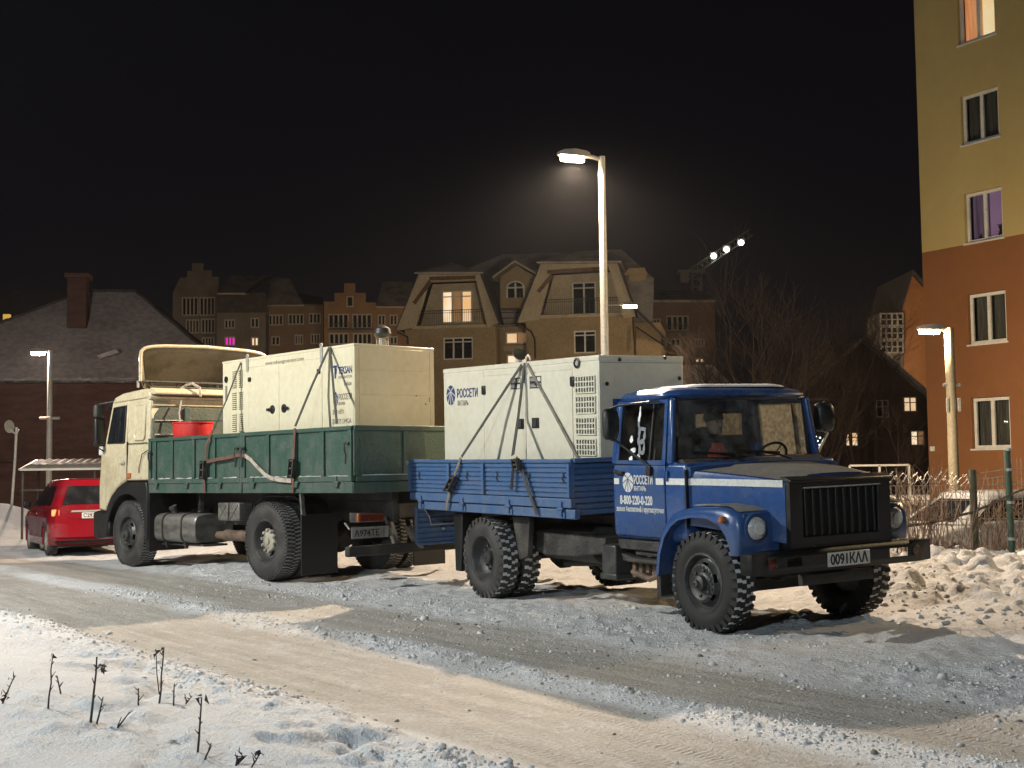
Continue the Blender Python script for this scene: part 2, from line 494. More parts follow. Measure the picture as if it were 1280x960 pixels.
def ground_z(x, y):
    x, y = np.asarray(x, float), np.asarray(y, float)
    u, n = 0.6 * x - 0.8 * y, 0.8 * x + 0.6 * y
    far = 1 - sst(26, 34, np.hypot(x, y))
    nj = n + 0.22 * (fbm(u * 0.9, n * 0.4, 3, 3) - 0.5)
    # camera-side snow bank
    b = 1 - sst(3.5, 4.08, nj)
    z = b * (0.17 + 0.10 * (fbm(x * 0.5, y * 0.5, 3, 11) - 0.5) + 0.035 * sst(3.2, 1.6, n))
    edge = np.exp(-((nj - 3.42) / 0.36) ** 2)
    z = z + edge * (0.20 * lumps(x, y, 0.30, 21) + 0.36 * lumps(x + 3, y, 0.15, 25) + 0.35 * lumps(x + 1, y + 3, 0.085, 27) + 0.06 * (billow(u * 2.2, n * 2.2, 3, 31) - 0.5))
    inb = b * (1 - sst(2.6, 3.3, nj))
    z = z + inb * (0.07 * (billow(x * 1.1, y * 0.9, 2, 41) - 0.5) + 0.02 * (fbm(x * 4, y * 4, 4, 43) - 0.5))
    tr = b * sst(0.54, 0.64, fbm(x * 0.8, y * 0.8, 2, 47)) * np.maximum(sst(2.7, 3.2, nj), sst(6.6, 6.2, y)) * 0.9          # trodden, holed places
    z = z - tr * 0.16 * (billow(x * 2.4, y * 2.4, 2, 49) - 0.15) * sst(3.9, 3.3, nj) - edge * 0.02
    z = z + b * (0.16 * lumps(x + 9, y + 4, 0.42, 51) + 0.35 * lumps(x, y + 2, 0.18, 55)) * sst(0.56, 0.68, fbm(x * 0.7 + 4, y * 0.7, 2, 53))
    # road ruts and the loose ridge between them
    road = sst(3.9, 4.3, n) * (1 - sst(6.9, 7.5, nj)) * far
    z = z + road * (-0.018 * np.exp(-((n - 4.75) / 0.40) ** 2) - 0.018 * np.exp(-((n - 6.55) / 0.40) ** 2))
    rj = n + 0.35 * (fbm(u * 0.35, 2.0 + 0 * n, 2, 61) - 0.5)
    ridge = np.exp(-((rj - 5.72) / 0.20) ** 2) * sst(0.25, 0.55, fbm(u * 0.5 + 3, n, 2, 63))
    z = z + ridge * far * (0.008 + 0.55 * lumps(x, y, 0.12, 65) + 0.04 * fbm(u * 6, n * 6, 3, 67))
    z = z + road * 0.014 * (fbm(u * 1.5, n * 7, 4, 69) - 0.5)
    # trampled shoulder where the lorries stand
    sh = sst(6.9, 7.4, nj) * (1 - sst(12.5, 13.5, n)) * far
    z = z + sh * (0.075 * (fbm(x * 1.6, y * 1.6, 4, 71) - 0.5) + 0.055 * (billow(x * 3.1, y * 3.1, 3, 73) - 0.5)
                  + 0.35 * lumps(x, y, 0.17, 75) * sst(0.45, 0.65, fbm(x * 1.2, y * 1.2, 2, 77)))
    m1 = np.exp(-(((x - 0.9) * 0.9) ** 2 + ((y - 10.0) * 0.55) ** 2) * 0.9)
    z = z + 0.05 * m1 * sh
    # ploughed bank by the fence, right, behind the blue lorry
    px, py = x - 4.2, y
    k = sst(12.6, 15.4, y + 0.16 * (x - 4)) * sst(2.9, 4.1, x - 0.12 * (y - 13)) * (1 - sst(21.0, 23.5, y))
    kj = k * (0.75 + 0.5 * fbm(x * 0.6, y * 0.6, 3, 81))
    z = z + kj * 0.20 + np.sqrt(np.clip(k, 0, 1)) * sst(0.03, 0.3, k) * (0.42 * lumps(x, y, 0.66, 83) + 0.60 * lumps(x + 7, y, 0.33, 87)
                  + 0.45 * lumps(x, y + 5, 0.17, 90) + 0.03 * billow(x * 5, y * 5, 2, 95)) * (1 - 0.8 * sst(17.5, 19.0, y))
    # yard behind the fence lies lower; so does the far end of the road
    z = z - 0.56 * sst(18.8, 20.6, y) * sst(5.2, 6.2, x)
    z = z - 0.09 * sst(20.5, 24.0, y) * sst(-5.5, -7.0, x)
    # heap at the left behind the red car
    z = z + 0.75 * np.exp(-(((x + 13.6) / 1.7) ** 2 + ((y - 33.0) / 2.2) ** 2)) * (0.7 + 0.6 * fbm(x, y, 3, 97))
    hump = 0.18 * sst(17.5, 20, y) * sst(-5.8, -4.2, x) * (1 - sst(3.2, 5.0, x)) * (1 - sst(23, 26, y)) * fbm(x * 0.5, y * 0.5, 3, 99)
    return z + hump + 0.05 * (fbm(x * 0.2, y * 0.2, 3, 101) - 0.5) * (1 - far)
def seg(*parts):
    out = []
    for a, b, st in parts:
        out.append(np.arange(a, b, st))
    out.append(np.array([parts[-1][1]]))
    return np.concatenate(out)
gx = seg((-420, -60, 24), (-60, -22, 2.0), (-22, -9.5, 0.22), (-9.5, -6, 0.06), (-6, 6.2, 0.032), (6.2, 9.5, 0.05), (9.5, 16, 0.25), (16, 60, 2.0), (60, 420, 24))
gy = seg((-60, 0, 6), (0, 5, 0.2), (5, 11.5, 0.026), (11.5, 19, 0.042), (19, 27, 0.09), (27, 42, 0.35), (42, 100, 4), (100, 900, 40))
X, Y = np.meshgrid(gx, gy)
Z = ground_z(X, Y)
nx, ny = len(gx), len(gy)
me = bpy.data.meshes.new('snowy_ground')
me.vertices.add(nx * ny)
me.vertices.foreach_set('co', np.stack([X, Y, Z], -1).astype(np.float32).ravel())
ii = (np.arange(ny - 1)[:, None] * nx + np.arange(nx - 1)[None, :]).ravel()
quads = np.stack([ii, ii + 1, ii + nx + 1, ii + nx], -1).astype(np.int32)
me.loops.add(len(quads) * 4)
me.loops.foreach_set('vertex_index', quads.ravel())
me.polygons.add(len(quads))
me.polygons.foreach_set('loop_start', np.arange(len(quads), dtype=np.int32) * 4)
me.polygons.foreach_set('loop_total', np.full(len(quads), 4, np.int32))
me.polygons.foreach_set('use_smooth', np.ones(len(quads), bool))
me.update()
# how far the snow is packed and dirtied by traffic (a property of the surface)
U, N = 0.6 * X - 0.8 * Y, 0.8 * X + 0.6 * Y
NJ = N + 0.35 * (fbm(U * 0.5, N * 0.3, 3, 3) - 0.5)
pack = 0.9 * sst(3.85, 4.2, NJ) * (1 - sst(5.25, 5.6, NJ)) + 0.95 * sst(5.85, 6.15, NJ) * (1 - sst(6.9, 7.3, NJ)) + 0.20 * sst(6.9, 7.3, NJ)
pack = pack + 0.5 * sst(5.25, 5.6, NJ) * (1 - sst(5.85, 6.15, NJ)) * sst(0.5, 0.7, fbm(U * 0.5 + 3, N, 2, 63))
pack = pack - 0.20 * sst(12.0, 13.0, Y + 0.16 * (X - 4)) * sst(2.9, 4.1, X - 0.12 * (Y - 13))
pack = np.clip(pack, 0, 1)
at_ = me.attributes.new('packed', 'FLOAT', 'POINT')
at_.data.foreach_set('value', pack.astype(np.float32).ravel())
ground = bpy.data.objects.new('snowy_ground', me)
COL.objects.link(ground)
tag(ground, kind='structure')

def ground_material():
    m, nt, p = nodes('street_snow')
    L = nt.links
    tc = nt.nodes.new('ShaderNodeTexCoord')
    at = nn(nt, 'ShaderNodeAttribute', _attribute_name='packed')
    # along / across the road
    rot = nt.nodes.new('ShaderNodeVectorRotate')
    rot.rotation_type = 'Z_AXIS'
    rot.inputs['Angle'].default_value = math.atan2(0.8, 0.6)
    L.new(tc.outputs['Object'], rot.inputs['Vector'])
    stm = nt.nodes.new('ShaderNodeMapping')
    stm.inputs['Scale'].default_value = (0.35, 4.0, 1)
    L.new(rot.outputs[0], stm.inputs[0])
    streak = nn(nt, 'ShaderNodeTexNoise', Scale=1.6, Detail=6, Roughness=0.6)
    L.new(stm.outputs[0], streak.inputs['Vector'])
    blot = nn(nt, 'ShaderNodeTexNoise', Scale=3.2, Detail=7, Roughness=0.65)
    L.new(tc.outputs['Object'], blot.inputs['Vector'])
    grain = nn(nt, 'ShaderNodeTexNoise', Scale=34, Detail=5, Roughness=0.7)
    L.new(tc.outputs['Object'], grain.inputs['Vector'])
    def mr(src, a, b, c=0.0, d=1.0):
        r = nn(nt, 'ShaderNodeMapRange')
        for i, v in zip((1, 2, 3, 4), (a, b, c, d)):
            r.inputs[i].default_value = v
        L.new(src, r.inputs[0])
        return r.outputs[0]
    def mt(op, a, b):
        n = nn(nt, 'ShaderNodeMath', _operation=op)
        for i, v in enumerate((a, b)):
            if isinstance(v, (int, float)):
                n.inputs[i].default_value = v
            else:
                L.new(v, n.inputs[i])
        return n.outputs[0]
    s = mt('ADD', mr(streak.outputs[0], 0.3, 0.7, -0.16, 0.16), mr(blot.outputs[0], 0.3, 0.7, -0.30, 0.30))
    s = mt('ADD', s, mr(grain.outputs[0], 0.3, 0.7, -0.28, 0.28))
    fac = mt('MULTIPLY', at.outputs['Fac'], mt('ADD', 1.0, s))
    fac = mr(fac, 0.10, 0.95)
    crumb = nn(nt, 'ShaderNodeTexNoise', Scale=13, Detail=6, Roughness=0.75)
    L.new(tc.outputs['Object'], crumb.inputs['Vector'])
    fac = mt('ADD', fac, mt('MULTIPLY', mr(crumb.outputs[0], 0.45, 0.68, 0.0, 0.18), mr(at.outputs['Fac'], 0.04, 0.2)))
    white = mixc(nt, mr(blot.outputs[0], 0.35, 0.75), (0.74, 0.74, 0.74), (0.66, 0.66, 0.67))
    brown = mixc(nt, mr(mt('ADD', mt('MULTIPLY', streak.outputs[0], 0.45), mt('MULTIPLY', grain.outputs[0], 0.55)), 0.38, 0.62), (0.54, 0.50, 0.445), (0.37, 0.34, 0.30))
    col = mixc(nt, fac, white, brown)
    # grit and small dark clods
    vor = nn(nt, 'ShaderNodeTexVoronoi', Scale=9.0)
    L.new(tc.outputs['Object'], vor.inputs['Vector'])
    gr = mt('MULTIPLY', mr(vor.outputs['Distance'], 0.10, 0.05), mt('MULTIPLY', mr(blot.outputs[0], 0.50, 0.60), mr(at.outputs['Fac'], 0.02, 0.3)))
    col = mixc(nt, gr, col, (0.14, 0.12, 0.095))
    L.new(col, p.inputs['Base Color'])
    p.inputs['Roughness'].default_value = 0.62
    p.inputs['Specular IOR Level'].default_value = 0.35
    # relief: crumbs everywhere, tyre chevrons in the two ruts
    w = nn(nt, 'ShaderNodeTexWave', Scale=6.5, Distortion=4.5, Detail=3)
    w.bands_direction = 'X'
    w.inputs['Detail Scale'].default_value = 2.0
    L.new(rot.outputs[0], w.inputs['Vector'])
    rut = mt('MULTIPLY', mr(at.outputs['Fac'], 0.6, 0.9), mr(streak.outputs[0], 0.48, 0.6))
    h = mt('ADD', mt('MULTIPLY', mr(w.outputs[0], 0.2, 0.8), mt('MULTIPLY', rut, 0.38)), mt('MULTIPLY', grain.outputs[0], 1.0))
    h = mt('ADD', h, mt('MULTIPLY', blot.outputs[0], 0.8))
    rough_ = mr(at.outputs['Fac'], 0.05, 0.3, 0.25, 1.0)
    h = mt('ADD', h, mt('MULTIPLY', mt('ABSOLUTE', mt('SUBTRACT', crumb.outputs[0], 0.5), 0), mt('MULTIPLY', rough_, -1.3)))
    bn = nn(nt, 'ShaderNodeBump', Strength=0.9, Distance=0.05)
    L.new(h, bn.inputs['Height'])
    L.new(bn.outputs[0], p.inputs['Normal'])
    return m
me.materials.append(ground_material())
def gz(x, y):
    return float(ground_z(np.array([x]), np.array([y]))[0])

# loose crumbs of snow and dirty ice: along the bank's lip, the ridge, the trodden shoulder, the ploughed heap
def crumbs(name, n, seed, mat, dirty):
    rs = np.random.RandomState(seed)
    t = (1 + 5 ** 0.5) / 2
    V = np.array([(-1, t, 0), (1, t, 0), (-1, -t, 0), (1, -t, 0), (0, -1, t), (0, 1, t), (0, -1, -t), (0, 1, -t), (t, 0, -1), (t, 0, 1), (-t, 0, -1), (-t, 0, 1)], float) / 1.9
    F = np.array([(0, 11, 5), (0, 5, 1), (0, 1, 7), (0, 7, 10), (0, 10, 11), (1, 5, 9), (5, 11, 4), (11, 10, 2), (10, 7, 6), (7, 1, 8), (3, 9, 4), (3, 4, 2), (3, 2, 6), (3, 6, 8), (3, 8, 9), (4, 9, 5), (2, 4, 11), (6, 2, 10), (8, 6, 7), (9, 8, 1)])
    zones = ((0.25, 3.62, 0.20, 0.008), (0.30, 5.72, 0.16, 0.006), (0.35, 7.9, 0.7, 0.008), (0.10, 5.5, 1.2, 0.004)) if not dirty else ((0.18, 3.98, 0.10, 0.007), (0.34, 5.75, 0.22, 0.006), (0.36, 7.2, 0.4, 0.008), (0.12, 5.3, 0.8, 0.004))
    P, S = [], []
    for w, nc, sd, sz in zones:
        k = int(n * w)
        U_, N_ = rs.uniform(-16.5, -2.0, k), rs.normal(nc, sd, k)
        c = vnoise(U_ * 0.8, N_ * 1.5, seed + 7)
        keep = c > rs.uniform(0.1, 0.75, k)
        U_, N_ = U_[keep], N_[keep]
        P.append(np.stack([0.6 * U_ + 0.8 * N_, -0.8 * U_ + 0.6 * N_], 1))
        S.append(sz * np.exp(rs.normal(0, 0.55, len(U_))))
    if not dirty:
        k = int(n * 0.022)
        X_, Y_ = rs.uniform(3.4, 9.0, k), rs.normal(13.4, 0.9, k)
        P.append(np.stack([X_, Y_], 1))
        S.append(0.022 * np.exp(rs.normal(0, 0.6, k)))
    P, S = np.concatenate(P), np.clip(np.concatenate(S), 0.003, 0.055)
    k = len(P)
    z = ground_z(P[:, 0], P[:, 1])
    a = rs.uniform(0, 6.28, k)
    sc = rs.uniform(0.6, 1.3, (k, 3)) * S[:, None]
    sc[:, 2] *= 0.75
    base = V[None] * (1 + rs.uniform(-0.28, 0.28, (k, 12, 1))) * sc[:, None, :]
    x = base[..., 0] * np.cos(a)[:, None] - base[..., 1] * np.sin(a)[:, None] + P[:, 0][:, None]
    y = base[..., 0] * np.sin(a)[:, None] + base[..., 1] * np.cos(a)[:, None] + P[:, 1][:, None]
    zz = base[..., 2] + z[:, None] + S[:, None] * 0.05
    me_ = bpy.data.meshes.new(name)
    me_.vertices.add(k * 12)
    me_.vertices.foreach_set('co', np.stack([x, y, zz], -1).astype(np.float32).ravel())
    fi = (F[None] + 12 * np.arange(k)[:, None, None]).reshape(-1, 3).astype(np.int32)
    me_.loops.add(len(fi) * 3)
    me_.loops.foreach_set('vertex_index', fi.ravel())
    me_.polygons.add(len(fi))
    me_.polygons.foreach_set('loop_start', np.arange(len(fi), dtype=np.int32) * 3)
    me_.polygons.foreach_set('loop_total', np.full(len(fi), 3, np.int32))
    me_.polygons.foreach_set('use_smooth', np.ones(len(fi), bool))
    me_.update()
    me_.materials.append(mat)
    o = bpy.data.objects.new(name, me_)
    COL.objects.link(o)
    tag(o, kind='stuff')
CRUMBM = paint('trodden_snow_crumbs', (0.62, 0.62, 0.62), 0.8, (0.42, 0.41, 0.39), 2.5, 0.35, 0.7, fine=0.1)
ICEDIRT = paint('dirty_ice', (0.30, 0.27, 0.225), 0.8, (0.13, 0.115, 0.095), 3.0, 0.35, 0.65)
crumbs('snow_crumbs', 26000, 5, CRUMBM, False)
crumbs('dirty_ice_crumbs', 2200, 6, ICEDIRT, True)

# ------------------------------------------------------------------ street lamps
LAMPGLASS = emit('lit_lamp_glass', (1.0, 0.86, 0.62), 60.0)
LAMPGLASSW = emit('lit_white_lamp_glass', (0.95, 1.0, 0.92), 60.0)
LAMPGLASSP = emit('lit_pinkish_lamp_glass', (1.0, 0.80, 0.66), 60.0)
POLE = paint('lamp_pole_steel', (0.50, 0.47, 0.40), 0.5, (0.40, 0.37, 0.31), 2.0, 0.45, 0.8, metal=0.1, bump=0.08, bscale=20)
POLEY = paint('yellowish_lamp_pole', (0.40, 0.33, 0.20), 0.55, (0.32, 0.26, 0.16), 2.0, 0.45, 0.8, bump=0.08, bscale=20)
def street_lamp(label, spec, pole_xy, headdir, polemat, gmat, r0=0.085, r1=0.06, head=0.62, group=None, extra=None, cone=172, aim=None, batwing=False):
    px, py, pz = spec['p']
    bx, by = pole_xy
    g = gz(bx, by)
    t = thing('street_lamp', label, 'street lamp', (bx, by, g), group)
    top = pz - g
    d = Vector((px - bx, py - by, 0))
    L = d.length
    d.normalize()
    MB().tube([(0, 0, -0.3), (0, 0, top * 0.5), (0, 0, top + 0.06)], r0, 14, r1).build('pole', polemat, t)
    a0 = Vector((0, 0, top))
    a1 = a0 + d * max(0.12, L - head * 0.35) + Vector((0, 0, 0.05))
    MB().tube([a0, a0.lerp(a1, 0.5) + Vector((0, 0, 0.01)), a1], r1 * 0.62, 8).build('arm', polemat, t)
    sx = Vector((-d.y, d.x, 0))
    c = Vector((px - bx, py - by, top + 0.06))
    rings = []
    for f, w, h0, h1 in ((-0.5, 0.05, -0.02, 0.05), (-0.35, 0.11, -0.045, 0.07), (0.0, 0.15, -0.05, 0.085), (0.35, 0.13, -0.045, 0.06), (0.5, 0.06, -0.03, 0.02)):
        o = c + d * f * head
        rings.append([o + sx * w + Vector((0, 0, h0)), o + sx * w * 0.7 + Vector((0, 0, h1)), o - sx * w * 0.7 + Vector((0, 0, h1)), o - sx * w + Vector((0, 0, h0))])
    hd = MB().rings(rings).build('lamp_head', GALV, t, bevel=0.012)
    lp = []
    for f, w in ((-0.30, 0.06), (-0.2, 0.1), (0.1, 0.12), (0.28, 0.1), (0.40, 0.05)):
        o = c + d * f * head
        lp.append([o + sx * w + Vector((0, 0, -0.045)), o + sx * w * 0.6 + Vector((0, 0, -0.13)), o - sx * w * 0.6 + Vector((0, 0, -0.13)), o - sx * w + Vector((0, 0, -0.045))])
    MB().rings(lp).build('lamp_glass', gmat, hd, smooth=60)
    ld = bpy.data.lights.new('lamp_light', 'SPOT' if cone else 'POINT')
    ld.energy, ld.color = spec['w'], spec['c']
    ld.shadow_soft_size = 0.06
    if cone:
        ld.spot_size, ld.spot_blend = R(cone), 0.35
    lo = bpy.data.objects.new('lamp_light', ld)
    COL.objects.link(lo)
    lo.parent = t
    lo.location = c + Vector((0, 0, -0.19))
    if batwing:      # street lantern optics: weaker straight down, strongest near 60 degrees, cut off above
        ld.use_nodes = True
        nt = ld.node_tree
        em = nt.nodes['Emission']
        tc = nt.nodes.new('ShaderNodeTexCoord')
        sp = nt.nodes.new('ShaderNodeSeparateXYZ')
        nt.links.new(tc.outputs['Normal'], sp.inputs[0])
        ab = nn(nt, 'ShaderNodeMath', _operation='ABSOLUTE')
        nt.links.new(sp.outputs[2], ab.inputs[0])
        cr = nt.nodes.new('ShaderNodeValToRGB')
        cr.color_ramp.interpolation = 'EASE'
        el = cr.color_ramp.elements
        el[0].position, el[0].color = 0.05, (0.03, 0.03, 0.03, 1)
        el[1].position, el[1].color = 1.0, (0.30, 0.30, 0.30, 1)
        for ps, v in ((0.30, 0.35), (0.45, 1.0), (0.62, 0.95), (0.85, 0.45)):
            e = el.new(ps)
            e.color = (v, v, v, 1)
        nt.links.new(ab.outputs[0], cr.inputs[0])
        nt.links.new(cr.outputs[0], em.inputs['Strength'])
    if aim:
        lo.rotation_euler = Vector(aim).to_track_quat('-Z', 'Y').to_euler()
    if extra:
        extra(t, top)
    return t
def cross_bracket(zf, wx, mat):
    def f(t, top):
        z = top * zf
        MB().tube([(-wx, 0, z), (wx, 0, z)], 0.045, 10).lathe([(0.10, -0.05), (0.115, -0.02), (0.115, 0.02), (0.10, 0.05)], (0, 0, z), (0, 0, 1), 14, True).build('bracket', mat, t)
    return f
LG = 'street lamps around the snowy yard'
street_lamp('tall brightly lit street lamp rising behind the white generator on the blue truck', LAMP_MAIN, (1.66, 22.5), None, POLE, LAMPGLASS, 0.085, 0.062, 0.62, LG, batwing=True)
street_lamp('street lamp on a pale pole behind the red car, at the left edge', LAMP_LEFT, (-13.86, 38.0), None, POLE, LAMPGLASSP, 0.095, 0.07, 0.55, LG, cross_bracket(0.62, 0.30, POLE), cone=None)
def yard_sign(t, top):
    MB().tube([(-0.17, 0, top * 0.76), (0.2, 0, top * 0.76)], 0.04, 8).build('bracket', GALV, t)
    MB().box(0.10, 0.17, -0.11, -0.08, top * 0.64, top * 0.70).box(-0.15, -0.09, -0.11, -0.08, top * 0.64, top * 0.70).build('cabinet', POLE, t, bevel=0.008)
street_lamp('short yellowish street lamp standing in front of the orange and yellow apartment block', LAMP_YARD, (9.54, 27.55), None, POLEY, LAMPGLASS, 0.12, 0.10, 0.62, LG, yard_sign, cone=168, aim=(0.6, 0.78, 0.12))
street_lamp('distant street lamp seen just right of the tall lamp pole, before the gabled house', LAMP_FAR, (3.40, 45.8), None, POLE, LAMPGLASS, 0.07, 0.05, 0.7, LG, cone=92, aim=(-0.33, 1, 0.06))
for k, (lx, ly, lz, hd_) in enumerate(((-29.0, 118.0, 8.0, 1), (-10.0, 118.0, 8.0, 1), (20.5, 72.0, 7.0, 1))):
    street_lamp(('street lamp by the far row, hidden behind the cream truck', 'street lamp by the far row, hidden behind the white generator', 'street lamp hidden behind the dark gabled house')[k],
                dict(LAMP_ROW, p=(lx, ly, lz), w=(4200, 4800, 4500)[k]), (lx + 0.5, ly - 0.1), None, POLE, LAMPGLASS, 0.085, 0.06, 0.62, LG, cone=None)
street_lamp('white street lamp beside the road, outside the left edge of the photo', LAMP_ROAD, (-13.4, 12.1), None, POLE, LAMPGLASSW, 0.085, 0.062, 0.62, LG)
street_lamp('cool white street lamp behind the viewer, outside the photo', LAMP_NEAR, (-7.1, -4.2), None, POLE, LAMPGLASSW, 0.085, 0.062, 0.62, LG, cone=None)
street_lamp('warm floodlight pole outside the right edge of the photo', LAMP_FLOOD, (16.3, 20.2), None, POLE, LAMPGLASS, 0.085, 0.062, 0.62, LG, cone=66, aim=(-1, -0.13, -0.30))

# ------------------------------------------------------------------ lorry frames (x forward, y left, z up; origin under the front axle)
def lorry_frame(x, y, yaw, tau, roll):
    Ry = Matrix.Rotation(-R(tau), 4, 'Y')
    Rx = Matrix.Rotation(R(roll), 4, 'X')
    Rz = Matrix.Rotation(R(yaw), 4, 'Z')
    T = Matrix.Translation
    return (T((x, y, 0)) @ Rz @ T((0, 0, 0.9)) @ Rx @ T((0, 0, -0.9)) @ T((0, 0, 0.5)) @ Ry @ T((0, 0, -0.5)))
FB = lorry_frame(2.561, 12.29, -58.794, -0.474, 1.276)
FM = lorry_frame(-5.283, 21.253, 133.49, -0.4, -0.198)

def wheel_meshes(r, w, rim_r, lug, dish, hub, nlug, snow, rub=None):
    """meshes of one wheel in its own frame: axis = y, outer face at y = 0 looking to -y, tyre going to y = +w"""
    t = MB()
    rub = rub or RUBBER
    b = r - lug
    t.lathe([(rim_r, 0.045), (rim_r + 0.012, 0.012), (rim_r + 0.05, 0.0), (b - 0.10, -0.008), (b - 0.035, 0.012), (b, 0.045), (b, w - 0.045),
             (b - 0.035, w - 0.012), (b - 0.10, w + 0.006), (rim_r + 0.03, w - 0.01), (rim_r, w - 0.05)], (0, 0, 0), (0, 1, 0), 44)
    rnd = random.Random(3)
    for k in range(nlug):
        for row in (0, 1):
            a = 2 * math.pi * (k + 0.5 * row) / nlug
            for j, (ya, yb, sk) in enumerate(((0.004, w * 0.30, 0.0), (w * 0.32, w * 0.5, 0.5))):
                y0, y1 = (ya, yb) if row == 0 else (w - yb, w - ya)
                da = math.pi / nlug * (0.62 if j == 0 else 0.7)
                a2 = a + sk * da
                ins = 0.03 if j == 0 else 0
                def P(an, rr, yy):
                    return (rr * math.sin(an), yy, rr * math.cos(an))
                oy0 = (y0 + 0.012 if row == 0 and j == 0 else y0)
                oy1 = (y1 - 0.012 if row == 1 and j == 0 else y1)
                t.add([P(a2 - da, b - 0.02 - (ins if row == 0 else 0), y0), P(a2 + da, b - 0.02 - (ins if row == 0 else 0), y0),
                       P(a2 + da, b - 0.02 - (ins if row == 1 else 0), y1), P(a2 - da, b - 0.02 - (ins if row == 1 else 0), y1),
                       P(a2 - da * 0.86, r, oy0), P(a2 + da * 0.86, r, oy0), P(a2 + da * 0.86, r, oy1), P(a2 - da * 0.86, r, oy1)],
                      [(4, 5, 6, 7), (0, 1, 5, 4), (1, 2, 6, 5), (2, 3, 7, 6), (3, 0, 4, 7)])
    tyre = t.mesh('tyre', rub, 40)
    s = MB()
    prof = []
    n = 96
    for yy, up in ((0.02, 0.75), (w * 0.2, 0.8), (w * 0.5, 0.75), (w * 0.8, 0.7), (w - 0.03, 0.3)):
        prof.append([((b + lug * up * snow * rnd.uniform(0.15, 1.25)) * math.sin(2 * math.pi * i / n), yy, (b + lug * up * snow * rnd.uniform(0.15, 1.25)) * math.cos(2 * math.pi * i / n)) for i in range(n)])
    snowm = s.rings(prof, cap=False).mesh('tread_snow', SNOWM if snow > 0.5 else SNOWD, 40)
    q = MB()
    if dish > 0:      # deep outer rim of a dual wheel
        q.lathe([(rim_r, 0.045), (rim_r + 0.018, 0.008), (rim_r - 0.006, 0.004), (rim_r - 0.028, 0.03), (rim_r - 0.035, dish * 0.6), (rim_r - 0.09, dish), (hub + 0.03, dish + 0.01), (hub, dish - 0.01)], (0, 0, 0), (0, 1, 0), 40)
        q.lathe([(hub, dish + 0.02), (hub, dish - 0.05), (hub * 0.8, dish - 0.075), (hub * 0.35, dish - 0.08), (0.01, dish - 0.08)], (0, 0, 0), (0, 1, 0), 24)
        fy = dish - 0.008
    else:             # domed disc of the front wheel with hand holes cut through it
        q.lathe([(rim_r, 0.045), (rim_r + 0.018, 0.006), (rim_r - 0.004, 0.002), (rim_r - 0.024, 0.03), (rim_r - 0.03, 0.055), (rim_r - 0.05, 0.05)], (0, 0, 0), (0, 1, 0), 40)
        ra, rb = rim_r - 0.05, rim_r * 0.60
        n = 60
        def D(i, rr, yy):
            an = 2 * math.pi * i / n
            return (rr * math.sin(an), yy, rr * math.cos(an))
        for i in range(n):
            hole = (i % 10) in (3, 4, 5, 6)
            for k, (r0, y0, r1, y1) in enumerate(((ra, 0.05, ra - 0.02, 0.03), (ra - 0.02, 0.03, rb + 0.02, -0.005), (rb + 0.02, -0.005, rb, -0.012))):
                if hole and k == 1:
                    continue
                q.add([D(i, r0, y0), D(i + 1, r0, y0), D(i + 1, r1, y1), D(i, r1, y1)], [(0, 1, 2, 3)])
        q.lathe([(rb, -0.012), (rb * 0.75, 0.01), (hub + 0.02, 0.012), (hub, 0.0), (hub * 0.92, -0.045), (hub * 0.5, -0.06), (hub * 0.42, -0.085), (0.008, -0.09)], (0, 0, 0), (0, 1, 0), 40)
        q.lathe([(rim_r - 0.03, 0.12), (0.02, 0.12)], (0, 0, 0), (0, 1, 0), 20)
        fy = 0.012
    nb = 6 if dish == 0 else 10
    for k in range(nb):
        an = 2 * math.pi * (k + 0.5) / nb
        rr = hub + (0.045 if dish == 0 else 0.055)
        q.lathe([(0.016, 0.02), (0.016, -0.022), (0.009, -0.026), (0.002, -0.026)], (rr * math.sin(an), fy, rr * math.cos(an)), (0, 1, 0), 6)
    rim = q.mesh('rim', RIM, 40)
    return tyre, snowm, rim
def put_wheel(truck, meshes, x, y, z, side, dual=0.0, rot=0.0, flipdisc=False):
    """side -1: outer face looks to -y"""
    M = Matrix.Translation((x, y, z)) @ (Matrix.Rotation(math.pi, 4, 'Z') if side > 0 else Matrix()) @ Matrix.Rotation(rot, 4, 'Y')
    tyre, snowm, rim = meshes
    t = place(tyre, 'wheel', truck, M)
    place(snowm, 'tread_snow', t, Matrix())
    place(rim, 'rim', t, Matrix())
    return t

# ------------------------------------------------------------------ the blue lorry (near side is its right side, y < 0)
blue = thing('flatbed_truck', 'blue flatbed truck with a black grille, carrying the white generator', 'truck', FB)
RB = 0.475
wf = wheel_meshes(RB, 0.25, 0.262, 0.024, 0.0, 0.075, 34, 0.9, RUBBERF)
wr = wheel_meshes(RB, 0.25, 0.262, 0.026, 0.14, 0.085, 30, 0.9)
for s in (-1, 1):
    put_wheel(blue, wf, 0, s * 0.985, 0.462, s, rot=0.3 * s)
    put_wheel(blue, wr, -3.79, s * 1.150, 0.462, s, rot=0.7 * s)
    put_wheel(blue, wr, -3.79, s * 0.865, 0.462, s, rot=0.2 * s)

